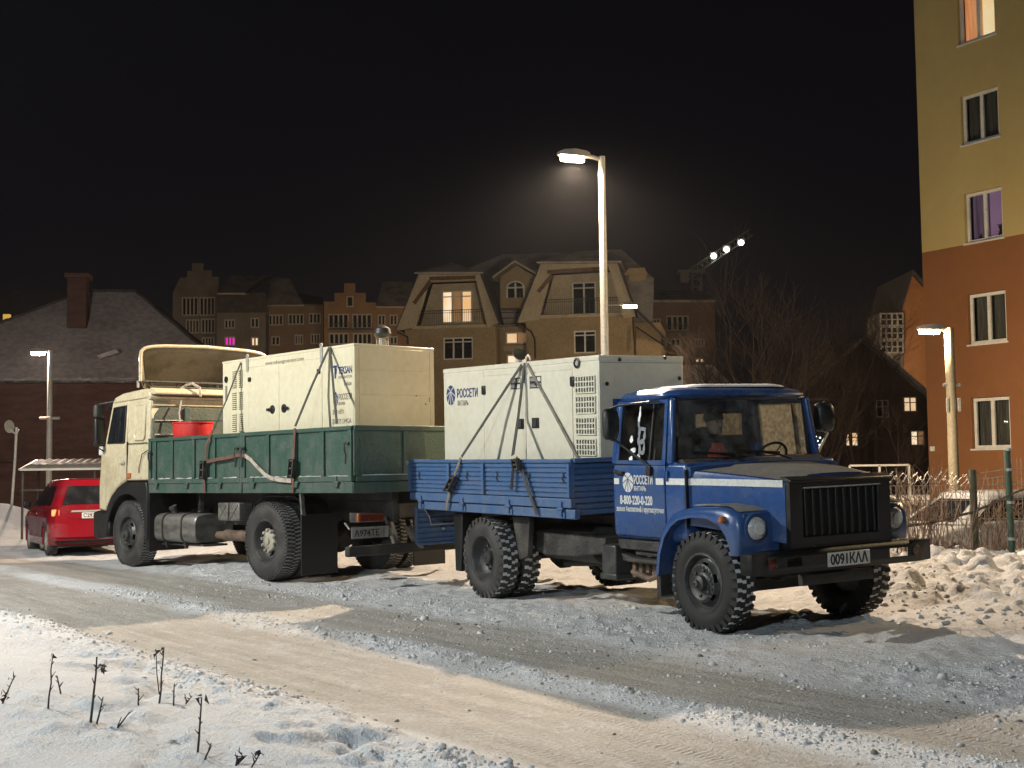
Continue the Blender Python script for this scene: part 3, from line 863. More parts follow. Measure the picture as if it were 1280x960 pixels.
# chassis
c = MB()
for s in (-1, 1):
    c.box(-5.35, 0.62, s * 0.40 - 0.035, s * 0.40 + 0.035, 0.66, 0.86)
    for k in range(5):
        c.bar((-4.45 + 0.04 * k, s * 0.55, 0.60 - 0.028 * k), (-3.1 - 0.04 * k, s * 0.55, 0.60 - 0.028 * k), 0.075, 0.022)
        c.bar((-0.55 + 0.04 * k, s * 0.42, 0.58 - 0.024 * k), (0.62 - 0.04 * k, s * 0.42, 0.58 - 0.024 * k), 0.07, 0.02)
for x in (-5.3, -4.4, -3.2, -2.2, -1.2, 0.5):
    c.box(x - 0.04, x + 0.04, -0.38, 0.38, 0.69, 0.84)
c.build('chassis_frame', CHASSIS, blue, bevel=0.006)
c = MB()
c.tube([(-3.79, -0.9, 0.46), (-3.79, -0.35, 0.47), (-3.79, 0.35, 0.47), (-3.79, 0.9, 0.46)], 0.075, 12)
c.lathe([(0.03, -0.16), (0.14, -0.14), (0.21, -0.05), (0.21, 0.05), (0.14, 0.14), (0.04, 0.17)], (-3.79, 0, 0.47), (0, 1, 0), 18, True)
c.tube([(-3.55, 0, 0.48), (-1.9, 0, 0.58), (-1.3, 0, 0.62)], 0.045, 10)
c.build('rear_axle', CHASSIS, blue)
c = MB()
c.bar((0, -0.78, 0.40), (0, 0.78, 0.40), 0.10, 0.12)
c.bar((0.22, -0.75, 0.47), (0.22, 0.75, 0.47), 0.035, 0.035)
c.bar((0.72, -0.45, 0.50), (0.72, 0.45, 0.50), 0.06, 0.10)
c.build('front_axle', CHASSIS, blue, bevel=0.008)
c = MB()      # engine block, gearbox, tank hidden in the dark below the bed
c.box(-0.55, 0.55, -0.24, 0.24, 0.60, 0.98).box(-1.25, -0.55, -0.18, 0.18, 0.52, 0.80)
c.build('engine', CHASSIS, blue, bevel=0.03)
c = MB().rings([[(x, -0.62 + 0.23 * math.cos(t), 0.67 + 0.20 * math.sin(t)) for t in (2 * math.pi * i / 20 for i in range(20))] for x in (-2.9, -2.88, -2.0, -1.98)])
c.build('fuel_tank', CHASSIS, blue)
MB().prism([(-3.1, 0.58), (-2.85, 0.52), (-2.2, 0.55), (-1.7, 0.62), (-1.7, 0.80), (-3.1, 0.80)], 'y', -0.86, -0.40).build('side_locker', CHASSIS, blue, bevel=0.02)
MB().tube([(-1.4, -0.3, 0.5), (-2.6, -0.36, 0.44), (-3.0, -0.5, 0.42)], 0.05, 10).lathe([(0.05, 0), (0.11, 0.05), (0.11, 0.7), (0.05, 0.76)], (-2.5, -0.33, 0.45), (1, 0, 0), 14).build('exhaust_pipe', CHASSIS, blue)
for s in (-1, 1):
    MB().prism([(-4.62, 0.95), (-4.40, 0.95), (-4.42, 0.60), (-4.46, 0.25), (-4.60, 0.25)], 'y', *sorted((s * 0.78, s * 1.06))).build('mudflap', BLACK, blue, bevel=0.006)
    # bar with a splash guard above the dual wheels' front edge
    MB().prism([(-3.30, 0.96), (-2.92, 0.96), (-2.98, 0.52), (-3.16, 0.47)], 'y', *sorted((s * 0.95, s * 1.02))).build('splash_guard', CHASSIS, blue, bevel=0.01)

# flatbed: corrugated drop sides between posts
def corrugated(xa, xb, yo, zb, zt, s, n=7):
    pts = []
    h = (zt - zb) / n
    for k in range(n):
        z = zb + k * h
        pts += [(z, 0.0), (z + h * 0.18, 0.016), (z + h * 0.80, 0.016), (z + h * 0.95, 0.0)]
    pts.append((zt, 0.0))
    poly = [(yo + s * d, z) for z, d in pts] + [(yo - s * 0.025, zt), (yo - s * 0.025, zb)]
    return MB().prism(poly, 'x', xa, xb)
bed_z0, bed_z1 = 1.185, 1.60
for s in (-1, 1):
    y = s * 1.150
    sb = corrugated(-5.57, -1.84, y, bed_z0 + 0.015, bed_z1 - 0.03, s).build('side_board', BLUEBED, blue, smooth=20)
    for x in (-5.555, -4.50, -3.66, -1.862):
        w = 0.028 if x in (-4.50, -3.66) else 0.02
        MB().box(x - w, x + w, *sorted((y + s * 0.005, y + s * 0.048)), bed_z0 + 0.02, bed_z1 - 0.035).build('post', BLUEBED, sb, bevel=0.006)
    MB().box(-5.585, -1.83, *sorted((y - s * 0.03, y + s * 0.030)), bed_z1 - 0.028, bed_z1 + 0.012).build('top_rail', BLUEBED, sb, bevel=0.008)
    MB().box(-5.57, -1.84, *sorted((y - s * 0.03, y + s * 0.030)), 1.098, bed_z0 + 0.012).build('lower_rail', BLUEBED, sb, bevel=0.008)
    MB().box(-5.36, -1.79, *sorted((y - s * 0.05, y + s * 0.018)), 0.985, 1.085).build('bed_sill', BLUEBED, blue, bevel=0.008)
    for x in (-5.25, -4.16, -3.09, -2.02):
        h = MB().box(x - 0.022, x + 0.022, *sorted((y + s * 0.018, y + s * 0.05)), 1.01, 1.16)
        h.tube([(x - 0.05, y + s * 0.045, 1.088), (x + 0.05, y + s * 0.045, 1.088)], 0.018, 8)
        h.box(x + 0.03, x + 0.06, *sorted((y + s * 0.018, y + s * 0.035)), 0.99, 1.05)
        h.build('hinge', BLUEBED, sb, bevel=0.004)
    for x in (-5.3, -4.05, -3.35, -2.65, -1.98):
        MB().tube([(x - 0.02, y + s * 0.022, 1.47), (x + 0.015, y + s * 0.03, 1.44), (x - 0.01, y + s * 0.03, 1.40), (x + 0.02, y + s * 0.022, 1.36)], 0.008, 6).build('tie_hook', CHASSIS, sb)
    MB().lathe([(0.028, -0.02), (0.028, 0.02), (0.012, 0.03)], (-5.60, y + s * 0.03, 1.575), (0, s, 0), 10, True).build('corner_latch', GALV, sb)
fb = corrugated(-1.12, 1.12, -1.862, 1.02, 1.57, 1, 9)
fb.V = [(y_, x_, z_) for x_, y_, z_ in fb.V]
fb.build('front_board', BLUEBED, blue, smooth=20)
MB().box(-1.875, -1.80, -1.145, 1.145, 1.57, 1.618).build('front_rail', BLUEBED, blue, bevel=0.008)
c = MB().box(-5.55, -1.85, -1.12, 1.12, 1.10, 1.14)
for x in np.linspace(-5.2, -2.0, 8):
    c.box(x - 0.04, x + 0.04, -1.1, 1.1, 0.99, 1.10)
for s in (-1, 1):
    c.box(-5.4, -1.8, s * 0.40 - 0.05, s * 0.40 + 0.05, 0.862, 0.989)
c.build('bed_floor', CHASSIS, blue)
tg = corrugated(-1.06, 1.06, -5.62, 0.525, 1.00, 1, 7)
tg.V = [(y_ - (1.0 - z_) * 0.03, x_, z_) for x_, y_, z_ in tg.V]
tgo = tg.build('tailgate', BLUEBED, blue, smooth=20)
MB().box(-5.662, -5.60, -1.075, -1.045, 0.52, 1.0).box(-5.662, -5.60, 1.045, 1.075, 0.52, 1.0).box(-5.665, -5.6, -1.06, 1.06, 0.50, 0.53).build('tailgate_frame', BLUEBED, tgo, bevel=0.006)
MB().tube([(-5.57, -0.98, 0.98), (-5.57, -0.90, 0.86), (-5.57, -0.88, 0.76), (-5.57, -0.58, 0.76), (-5.57, -0.5, 0.79)], 0.009, 6).build('latch_rod', GALV, tgo)
MB().ball((-5.57, -0.70, 0.70), 0.02).build('latch_knob', GALV, tgo)

# cab
def cabhalf(z):
    """half width of the cab at height z"""
    return 0.985 if z < 1.55 else 0.985 - (z - 1.55) * 0.135
XR, XA = -1.41, -0.46
cab = MB()
# lower shell
cab.mi = 0
ring = []
for z, d in ((0.80, 0.05), (0.86, 0.0), (1.2, -0.008), (1.48, 0.0), (1.56, 0.015)):
    h = 0.975 - d
    ring.append([(XR + 0.05, -h, z), (-0.20, -h, z), (-0.20, h, z), (XR + 0.05, h, z), (XR, h - 0.07, z), (XR, -h + 0.07, z)])
cab.rings(ring)
# rear wall with two windows, pillars, roof
def cy(z, ins=0.0):
    return cabhalf(z) - ins
for s in (-1, 1):
    for (x0, x1, x0t, x1t) in ((XR + 0.02, -1.285, XR + 0.035, -1.275), (-0.485, -0.40, -0.53, -0.455)):
        cab.add([(x0, s * cy(1.55), 1.55), (x1, s * cy(1.55), 1.55), (x1t, s * cy(2.19), 2.19), (x0t, s * cy(2.19), 2.19),
                 (x0, s * (cy(1.55) - 0.07), 1.55), (x1, s * (cy(1.55) - 0.07), 1.55), (x1t, s * (cy(2.19) - 0.06), 2.19), (x0t, s * (cy(2.19) - 0.06), 2.19)],
                [(0, 1, 2, 3), (4, 7, 6, 5), (0, 4, 5, 1), (1, 5, 6, 2), (2, 6, 7, 3), (3, 7, 4, 0)])
cabo = cab.build('cab', BLUE, blue, bevel=0.03, seg=3)
rw = MB().wall(-0.93, 0.93, 1.54, 2.22, [(-0.78, 1.66, -0.10, 2.06), (0.10, 1.66, 0.78, 2.06)], 0.03, 0)
rw.V = [(XR + 0.02 + y_, x_, z_) for x_, y_, z_ in rw.V]
rw.build('rear_wall', BLUE, cabo)
MB().box(XR + 0.035, XR + 0.04, -0.79, -0.09, 1.65, 2.07).box(XR + 0.035, XR + 0.04, 0.09, 0.79, 1.65, 2.07).build('rear_window', FROST, cabo)
# roof: rings along z, domed
rr = []
for z, g, xf, xb in ((2.185, 0.0, -0.47, XR - 0.01), (2.215, 0.02, -0.44, XR - 0.03), (2.235, 0.015, -0.45, XR - 0.02), (2.265, -0.03, -0.50, XR + 0.04), (2.29, -0.11, -0.60, XR + 0.14), (2.305, -0.30, -0.78, XR + 0.34), (2.31, -0.6, -0.95, XR + 0.42)):
    h = 0.90 + g
    r_ = []
    for i in range(36):
        a = 2 * math.pi * (i + 0.5) / 36
        ca, sa = math.cos(a), math.sin(a)
        e = 0.32
        x = (xf + xb) / 2 + (xf - xb) / 2 * math.copysign(abs(ca) ** e, ca)
        y = h * math.copysign(abs(sa) ** e, sa)
        x += 0.07 * (1 - (y / 0.95) ** 2) if ca > 0 else 0
        r_.append((x, y, z))
    rr.append(r_)
MB().rings(rr).build('roof', BLUE, cabo, smooth=40)
rs = []
for z, k in ((2.300, 1.0), (2.318, 0.97), (2.330, 0.85)):
    rs.append([(-0.93 + 0.40 * k * math.copysign(abs(math.cos(a)) ** 0.4, math.cos(a)) * (1 + 0.05 * math.sin(7 * a)),
                0.10 + 0.66 * k * math.copysign(abs(math.sin(a)) ** 0.4, math.sin(a)) * (1 + 0.04 * math.sin(5 * a)), z)
               for a in (2 * math.pi * i / 48 for i in range(48))])
MB().rings(rs).build('roof_snow', SNOWM, cabo, smooth=60)
# windscreen, curved forward in the middle
def wsx(y, z):
    k = 1 - (y / 0.93) ** 2
    return -0.50 + 0.17 * k - (z - 1.6) * (0.06 + 0.10 * k)
ys = np.linspace(-0.86, 0.86, 13)
g = MB()
rows = []
for z in (1.60, 1.80, 2.0, 2.17):
    rows.append([(wsx(y * (1 - (z - 1.6) * 0.06), z), y * (1 - (z - 1.6) * 0.06), z) for y in ys])
g.rings(rows, cap=False, close=False)
g.build('windscreen', GLASS, cabo, smooth=60)
g = MB()
for z, w in ((1.585, 0.035), (2.185, 0.03)):
    g.tube([(wsx(y, z) + 0.008, y * (1 - (z - 1.6) * 0.06), z) for y in np.linspace(-0.9, 0.9, 13)], w * 0.6, 8)
for s in (-1, 1):
    g.tube([(wsx(0.9, 1.585), s * 0.89, 1.585), (wsx(0.9, 1.9), s * 0.875, 1.9), (wsx(0.9, 2.18), s * 0.86, 2.185)], 0.02, 8)
g.build('windscreen_seal', BLACK, cabo)
# scuttle under the windscreen
sc = []
for y in np.linspace(-0.95, 0.95, 13):
    k = 1 - (y / 0.97) ** 2
    sc.append([(wsx(y, 1.6) - 0.03, y, 1.50), (wsx(y, 1.6) - 0.02, y, 1.592), (wsx(y, 1.6) + 0.03, y, 1.588), (-0.16 + 0.10 * k, y, 1.52 + 0.035 * k), (-0.16 + 0.10 * k, y, 1.44)])
MB().rings(sc).build('scuttle', BLUE, cabo, smooth=50)
# windscreen wipers
for y0, y1 in ((-0.25, -0.72), (0.35, -0.18)):
    MB().tube([(-0.17, y0, 1.565), (-0.21, y0 - 0.15, 1.615), (-0.265, (y0 + y1) / 2, 1.635)], 0.010, 6).bar((wsx(y0 - .02, 1.64) + 0.035, y0 - 0.02, 1.63), (wsx(y1, 1.66) + 0.04, y1, 1.66), 0.016, 0.022).build('wiper', BLACK, cabo)
# doors
for s in (-1, 1):
    d = MB()
    yo = s * 0.992
    dz = [(0.835, 0.03), (0.87, 0.004), (1.15, -0.006), (1.40, -0.002), (1.52, 0.004), (1.548, 0.016)]
    d.rings([[(-1.325, yo - s * k, z), (-0.50, yo - s * k, z), (-0.50, yo - s * (k + 0.03), z), (-1.325, yo - s * (k + 0.03), z)] for z, k in dz])
    door = d.build('door', BLUE, blue, bevel=0.014, seg=3)
    # pressed frame of the door window
    f = MB()
    def P(x, z, o=0.0):
        return (x, s * (cabhalf(z) + 0.006 + o), z)
    outer = [(-1.315, 1.55), (-0.495, 1.55), (-0.515, 2.185), (-1.30, 2.185)]
    inner = [(-1.255, 1.592), (-0.545, 1.592), (-0.555, 2.135), (-1.235, 2.14)]
    for i in range(4):
        j = (i + 1) % 4
        q = [outer[i], outer[j], inner[j], inner[i]]
        f.add([P(*a) for a in q] + [P(*a, -0.035) for a in q], [(0, 1, 2, 3), (4, 7, 6, 5), (0, 4, 5, 1), (1, 5, 6, 2), (2, 6, 7, 3), (3, 7, 4, 0)])
    f.build('window_frame', BLUE, door, bevel=0.01)
    MB().add([P(x, z, -0.018) for x, z in ((-1.265, 1.585), (-0.535, 1.585), (-0.545, 2.145), (-1.245, 2.15))], [(0, 1, 2, 3)]).build('window', GLASSD if s < 0 else FROST, door)
    if s < 0:      # pale blobs that paint a reflection onto the glass
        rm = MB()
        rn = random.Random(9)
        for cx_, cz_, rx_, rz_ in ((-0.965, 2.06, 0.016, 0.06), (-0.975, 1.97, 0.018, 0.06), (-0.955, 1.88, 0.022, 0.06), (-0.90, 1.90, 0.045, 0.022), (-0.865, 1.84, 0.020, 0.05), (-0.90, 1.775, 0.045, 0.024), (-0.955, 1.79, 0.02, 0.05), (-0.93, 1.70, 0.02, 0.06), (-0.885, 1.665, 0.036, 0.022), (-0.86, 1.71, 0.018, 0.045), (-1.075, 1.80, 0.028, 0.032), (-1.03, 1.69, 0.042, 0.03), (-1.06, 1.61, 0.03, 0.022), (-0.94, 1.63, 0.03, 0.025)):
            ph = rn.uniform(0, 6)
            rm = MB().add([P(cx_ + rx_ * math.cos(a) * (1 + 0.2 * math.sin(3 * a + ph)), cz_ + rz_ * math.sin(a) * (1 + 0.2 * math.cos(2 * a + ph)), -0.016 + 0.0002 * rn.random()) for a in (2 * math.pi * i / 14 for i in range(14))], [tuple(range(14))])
            rm.build('painted_reflection', SNOWM, door, smooth=None)
    MB().bar(P(-0.735, 1.592, -0.006), P(-0.725, 2.137, -0.006), 0.022, 0.02, (0, 1, 0)).build('vent_bar', BLACK, door)
    hd = MB().bar((-1.265, yo + s * 0.035, 1.475), (-1.14, yo + s * 0.035, 1.465), 0.02, 0.03)
    hd.bar((-1.265, yo, 1.475), (-1.265, yo + s * 0.045, 1.475), 0.03, 0.035).bar((-1.15, yo, 1.466), (-1.15, yo + s * 0.04, 1.466), 0.03, 0.03)
    hd.build('handle', BLACK, door, bevel=0.006)
    for z in (0.95, 1.44):
        MB().box(-0.475, -0.445, *sorted((yo - s * 0.02, yo + s * 0.012)), z - 0.05, z + 0.05).build('door_hinge', BLUE, door, bevel=0.006)
    MB().box(-1.31, -1.225, *sorted((yo + s * 0.0045, yo + s * 0.0085)), 1.352, 1.412).box(-0.625, -0.505, *sorted((yo + s * 0.004, yo + s * 0.0085)), 1.356, 1.418).build('white_stripe', WHITEPR, door)
    if s < 0:
        yn = yo - 0.0095
        def disc_logo(parent, cx, cz, rx, rz, y, mat, cut, N=(0, -1, 0), X=(1, 0, 0)):
            """oval emblem with rays spreading from a point near its top"""
            X, Zv, Nn = Vector(X), Vector((0, 0, 1)), Vector(N)
            O = Vector((cx, y, cz)) if abs(N[1]) > 0.5 else Vector((y, cx, cz))
            lg = MB()
            lg.add([O + X * rx * math.cos(a) + Zv * rz * math.sin(a) for a in (2 * math.pi * i / 32 for i in range(32))], [tuple(range(32))])
            lo = lg.build('emblem', mat, parent)
            ry = MB()
            apex = (0.0, 0.42)
            for ex, ez in ((-0.98, -0.10), (-0.60, -0.78), (-0.02, -1.0), (0.60, -0.78), (0.98, -0.10), (-0.62, 0.80), (0.62, 0.80)):
                dx, dz = ex - apex[0], ez - apex[1]
                l = math.hypot(dx * rx, dz * rz)
                px, pz = -dz * rz / l, dx * rx / l
                w = 0.055 * rx + 0.01 * rz
                q = [(apex[0] * rx + px * w * 0.6, apex[1] * rz + pz * w * 0.6), (apex[0] * rx - px * w * 0.6, apex[1] * rz - pz * w * 0.6), (ex * rx * 0.985 - px * w, ez * rz * 0.985 - pz * w), (ex * rx * 0.985 + px * w, ez * rz * 0.985 + pz * w)]
                ry.add([O + X * u + Zv * v + Nn * 0.0015 for u, v in q], [(0, 1, 2, 3)])
            ry.build('emblem_ray', cut, parent)
        disc_logo(door, -1.08, 1.372, 0.088, 0.098, yn + 0.003, WHITEPR, BLUE)
        writing('lettering', 'РОССЕТИ', 0.118, WHITEPR, door, (-0.985, yn + 0.003, 1.358), (1, 0, 0), (0, -1, 0), 'LEFT', 0.305, bold=0.002)
        writing('lettering', 'ЯНТАРЬ', 0.062, WHITEPR, door, (-0.985, yn + 0.003, 1.292), (1, 0, 0), (0, -1, 0), 'LEFT', 0.20, bold=0.001)
        writing('phone_number', '8-800-220-0-220', 0.120, WHITEPR, door, (-0.955, yn + 0.003, 1.158), (1, 0, 0), (0, -1, 0), 'CENTER', 0.53, bold=0.003)
        writing('lettering', 'звонок бесплатный / круглосуточно', 0.07, WHITEPR, door, (-0.90, yn + 0.003, 1.085), (1, 0, 0), (0, -1, 0), 'CENTER', 0.77, bold=0.0015)
# step boxes
for s in (-1, 1):
    st = MB().box(-1.33, -0.58, *sorted((s * 0.70, s * 0.96)), 0.70, 0.80).box(-1.12, -0.62, *sorted((s * 0.80, s * 1.02)), 0.585, 0.625).box(-1.10, -0.64, *sorted((s * 0.78, s * 0.92)), 0.645, 0.70)
    st.build('cab_step', CHASSIS, blue, bevel=0.012)
    MB().box(-1.54, -1.30, *sorted((s * 0.70, s * 1.02)), 0.43, 0.735).box(-1.56, -1.28, *sorted((s * 0.69, s * 1.035)), 0.385, 0.45).build('battery_box', RIM, blue, bevel=0.014)
    MB().prism([(-1.28, 0.66), (-0.90, 0.585), (-1.25, 0.585)], 'y', *sorted((s * 0.80, s * 0.96))).build('step_bracket', CHASSIS, blue)
    c = MB()
    for k in range(5):
        c.box(-1.18 + 0.11 * k, -1.13 + 0.11 * k, *sorted((s * 0.84, s * 0.9)), 0.42 + 0.03 * (k % 3), 0.585)
    c.tube([(-1.2, s * 0.88, 0.47), (-0.9, s * 0.9, 0.42), (-0.66, s * 0.88, 0.50)], 0.03, 8)
    c.build('air_valve', RUST, blue)
# hood
hs = []
for x, hw, ze, zc, zb in ((-0.195, 0.945, 1.488, 1.545, 0.98), (0.0, 0.88, 1.472, 1.535, 0.96), (0.4, 0.755, 1.432, 1.497, 0.90), (0.76, 0.635, 1.388, 1.442, 0.84)):
    r_ = [(x, -hw, zb), (x, -hw, ze - 0.03)]
    for f, dz in ((0.985, 0.0), (0.72, 0.42), (0.60, 0.55), (0.52, 0.86), (0.25, 0.97), (0.0, 1.0), (-0.25, 0.97), (-0.52, 0.86), (-0.60, 0.55), (-0.72, 0.42), (-0.985, 0.0)):
        r_.append((x, -hw * f, ze + (zc - ze) * dz))
    r_ += [(x, hw, ze - 0.03), (x, hw, zb)]
    hs.append(r_)
hood = MB().rings(hs).build('hood', BLUE, blue, smooth=28)
for s in (-1, 1):
    g = MB()
    pts = [(-0.19, 0.945), (0.0, 0.88), (0.4, 0.755), (0.745, 0.640)]
    zs_ = [(1.356, 1.418), (1.354, 1.417), (1.346, 1.409), (1.338, 1.402)]
    g.rings([[(x, s * (h + 0.002), a), (x, s * (h + 0.002), b), (x, s * (h + 0.006), b), (x, s * (h + 0.006), a)] for (x, h), (a, b) in zip(pts, zs_)])
    g.build('white_stripe', WHITEPR, hood)
    MB().box(-0.485, -0.205, *sorted((s * 0.980, s * 0.986)), 1.357, 1.419).build('white_stripe', WHITEPR, cabo)
    MB().box(-0.205, -0.192, *sorted((s * 0.95, s * 0.983)), 0.95, 1.50).build('panel_gap', BLACK, cabo)
# dust layer lies on the top of the hood
hd = []
for x, hw, ze, zc in ((-0.12, 0.90, 1.482, 1.542), (0.2, 0.80, 1.452, 1.516), (0.5, 0.70, 1.4205, 1.4845), (0.745, 0.62, 1.390, 1.444)):
    hd.append([(x, -hw * f, ze + (zc - ze) * dz + 0.006) for f, dz in ((0.96, 0.04), (0.72, 0.42), (0.60, 0.55), (0.52, 0.86), (0.25, 0.97), (0.0, 1.0), (-0.25, 0.97), (-0.52, 0.86), (-0.60, 0.55), (-0.72, 0.42), (-0.96, 0.04))])
HOODDUST = paint('frosty_hood_dust', (0.20, 0.185, 0.165), 0.7, (0.11, 0.105, 0.10), 3.0, 0.4, 0.75, bump=0.3, bscale=40)
MB().rings(hd, cap=False, close=False).build('frost_layer', HOODDUST, hood, smooth=28)
# fenders
outer = [(-0.60, 0.50), (-0.555, 0.72), (-0.46, 0.95), (-0.33, 1.08), (-0.18, 1.135), (0.05, 1.165), (0.30, 1.175), (0.47, 1.165), (0.59, 1.12), (0.632, 1.03), (0.635, 0.86), (0.62, 0.75)]
inner = [(-0.525, 0.50), (-0.49, 0.70), (-0.42, 0.86), (-0.32, 0.97), (-0.20, 1.035), (-0.02, 1.065), (0.20, 1.065), (0.36, 1.02), (0.45, 0.93), (0.50, 0.84), (0.515, 0.78), (0.52, 0.75)]
for s in (-1, 1):
    prof = []
    for (o, i) in zip(outer, inner):
        # across: outer skin rounds over to the inner edge
        yo_, yi = s * 1.085, s * 0.60
        top = o
        prof.append([(i[0], yo_ - s * 0.004, i[1]), (i[0] * 0.6 + o[0] * 0.4, yo_, i[1] * 0.6 + o[1] * 0.4), (i[0] * 0.2 + o[0] * 0.8, yo_ - s * 0.012, i[1] * 0.2 + o[1] * 0.8),
                     (o[0], yo_ - s * 0.055, o[1]), (o[0], yi, o[1] + 0.012), (i[0], yi, i[1]), (i[0] + (o[0] - i[0]) * 0.1, yo_ - s * 0.03, i[1] + (o[1] - i[1]) * 0.1)])
    fen = MB().rings(prof).build('fender', BLUE, blue, smooth=50)
    MB().prism([(-0.05, 1.172), (0.25, 1.182), (0.46, 1.178), (0.58, 1.135), (0.54, 1.152), (0.3, 1.196), (0.0, 1.186)], 'y', *sorted((s * 0.70, s * 1.02))).build('fender_grime', HOODDUST, fen, smooth=60)
    MB().prism([(0.3, 1.04), (0.625, 0.9), (0.62, 0.80), (0.54, 0.79)], 'y', *sorted((s * 0.60, s * 0.63))).box(-0.45, 0.6, *sorted((s * 0.58, s * 0.60)), 0.75, 1.14).build('inner_wing', CHASSIS, fen)
    MB().lathe([(0.030, 0.0), (0.032, 0.04), (0.022, 0.055), (0.004, 0.06)], (0.455, s * 1.083, 1.065), (0, s, 0), 12, True).build('side_marker', AMBER, fen)
    h = MB().lathe([(0.135, 0.0), (0.142, 0.03), (0.132, 0.05), (0.112, 0.052), (0.105, 0.02)], (0.592, s * 0.875, 0.985), (1, 0, 0), 30).build('headlight', BLUE, fen)
    MB().lathe([(0.112, 0.046), (0.108, 0.052), (0.098, 0.05)], (0.594, s * 0.875, 0.985), (1, 0, 0), 30).build('headlight_ring', BLACK, h)
    lens = [(0.104, 0.046)] + [(0.104 * math.cos(t), 0.046 + 0.04 * math.sin(t)) for t in np.linspace(0.1, 1.5, 7)]
    MB().lathe([(0.060, 0.086), (0.058, 0.0905), (0.03, 0.0935), (0.001, 0.094)], (0.594, s * 0.875, 0.985), (1, 0, 0), 20).build('lens_centre', WHITEPR, h, smooth=60)
    for q in range(7):
        yy = -0.078 + 0.026 * q
        zz = math.sqrt(max(0, 0.098 ** 2 - yy * yy))
        MB().tube([(0.594 + 0.046 + 0.040 * math.sqrt(max(0, 1 - (yy / 0.104) ** 2 - (t_ * zz / 0.104) ** 2)), s * 0.875 + yy, 0.985 + t_ * zz) for t_ in np.linspace(-0.97, 0.97, 9)], 0.0028, 4).build('lens_flute', GALV, h)
    MB().lathe(lens, (0.594, s * 0.875, 0.985), (1, 0, 0), 30).build('headlight_lens', LENS, h, smooth=60)
    MB().box(0.56, 0.615, *sorted((s * 0.58, s * 1.0)), 0.78, 1.12).build('front_panel', BLUE, fen, bevel=0.02)
    # mud guard flap under the cab side of the wheel
    MB().prism([(-0.59, 0.56), (-0.545, 0.56), (-0.53, 0.30), (-0.60, 0.27)], 'y', *sorted((s * 0.70, s * 1.05))).build('front_mudflap', CHASSIS, blue, bevel=0.006)
# grille
g = MB().wall(-0.63, 0.63, 0.775, 1.395, [(-0.475, 0.895, 0.475, 1.315)], 0.085, 0)
g.V = [(0.815 - y_, x_, z_) for x_, y_, z_ in g.V]
g.add([(0.815, -0.63, 0.775), (0.815, 0.63, 0.775), (0.815, 0.63, 1.395), (0.815, -0.63, 1.395), (0.70, -0.63, 0.775), (0.70, 0.63, 0.775), (0.70, 0.63, 1.43), (0.70, -0.63, 1.43)],
      [(0, 1, 5, 4), (1, 2, 6, 5), (2, 3, 7, 6), (3, 0, 4, 7)])
gr = g.build('grille', BLACK, blue, bevel=0.01)
MB().box(0.764, 0.770, -0.5, 0.5, 0.88, 1.33).build('radiator', INK, gr)
for k in range(10):
    y = -0.43 + 0.86 * k / 9
    MB().prism([(y - 0.012, 0.895), (y + 0.012, 0.895), (y + 0.012, 1.312), (y - 0.012, 1.312)], 'x', 0.774, 0.804).build('slat', BLACK, gr, bevel=0.004)
MB().box(0.817, 0.823, -0.47, 0.50, 1.322, 1.334).build('trim_strip', GALV, gr)
# hood lip
MB().prism([(0.74, 1.388), (0.845, 1.380), (0.845, 1.40), (0.74, 1.432)], 'y', -0.64, 0.64).build('hood_lip', BLACK, hood, bevel=0.008)
# bumper: a pressed channel with two openings and tow-hook slots
b = MB()
b.wall(-0.95, 0.95, 0.585, 0.785, [(-0.73, 0.645, -0.55, 0.725), (0.55, 0.645, 0.80, 0.725)], 0.012, 0)
b.V = [(0.86 - y_, x_, z_) for x_, y_, z_ in b.V]
for s in (-1, 1):
    b.add([(0.86, s * 0.95, 0.585), (0.84, s * 1.12, 0.592), (0.84, s * 1.12, 0.778), (0.86, s * 0.95, 0.785), (0.72, s * 1.145, 0.60), (0.72, s * 1.145, 0.77)], [(0, 1, 2, 3), (1, 4, 5, 2)])
b.add([(0.86, -0.95, 0.785), (0.86, 0.95, 0.785), (0.84, 1.12, 0.778), (0.72, 1.145, 0.77), (0.72, 0.95, 0.79), (0.72, -0.95, 0.79), (0.72, -1.145, 0.77), (0.84, -1.12, 0.778)], [tuple(range(8))])
b.add([(0.86, -0.95, 0.585), (0.86, 0.95, 0.585), (0.84, 1.12, 0.592), (0.80, 0.95, 0.585), (0.80, -0.95, 0.585), (0.84, -1.12, 0.592)], [tuple(range(6))])
bump = b.build('bumper', BLACK, blue)
sol = bump.modifiers.new('solid', 'SOLIDIFY')
sol.thickness = 0.012
MB().box(0.74, 0.82, -0.36, 0.36, 0.79, 0.815).build('bumper_bracket', BLACK, bump, bevel=0.006)
for s in (-1, 1):
    MB().lathe([(0.048, 0.0), (0.05, 0.012), (0.04, 0.016)], (0.858, s * 0.905, 0.685), (1, 0, 0), 16).lathe([(0.04, 0.008), (0.025, 0.014), (0.002, 0.018)], (0.858, s * 0.905, 0.685), (1, 0, 0), 16).build('bumper_lamp', REDLENS if s < 0 else RUST, bump)
pl = MB().box(0.862, 0.870, -0.25, 0.28, 0.612, 0.74).build('number_plate', PLATE, bump, bevel=0.006)
writing('plate_number', '0091КΛΛ', 0.130, INK, pl, (0.8712, 0.015, 0.632), (0, 1, 0), (1, 0, 0), 'CENTER', 0.47, bold=0.003)
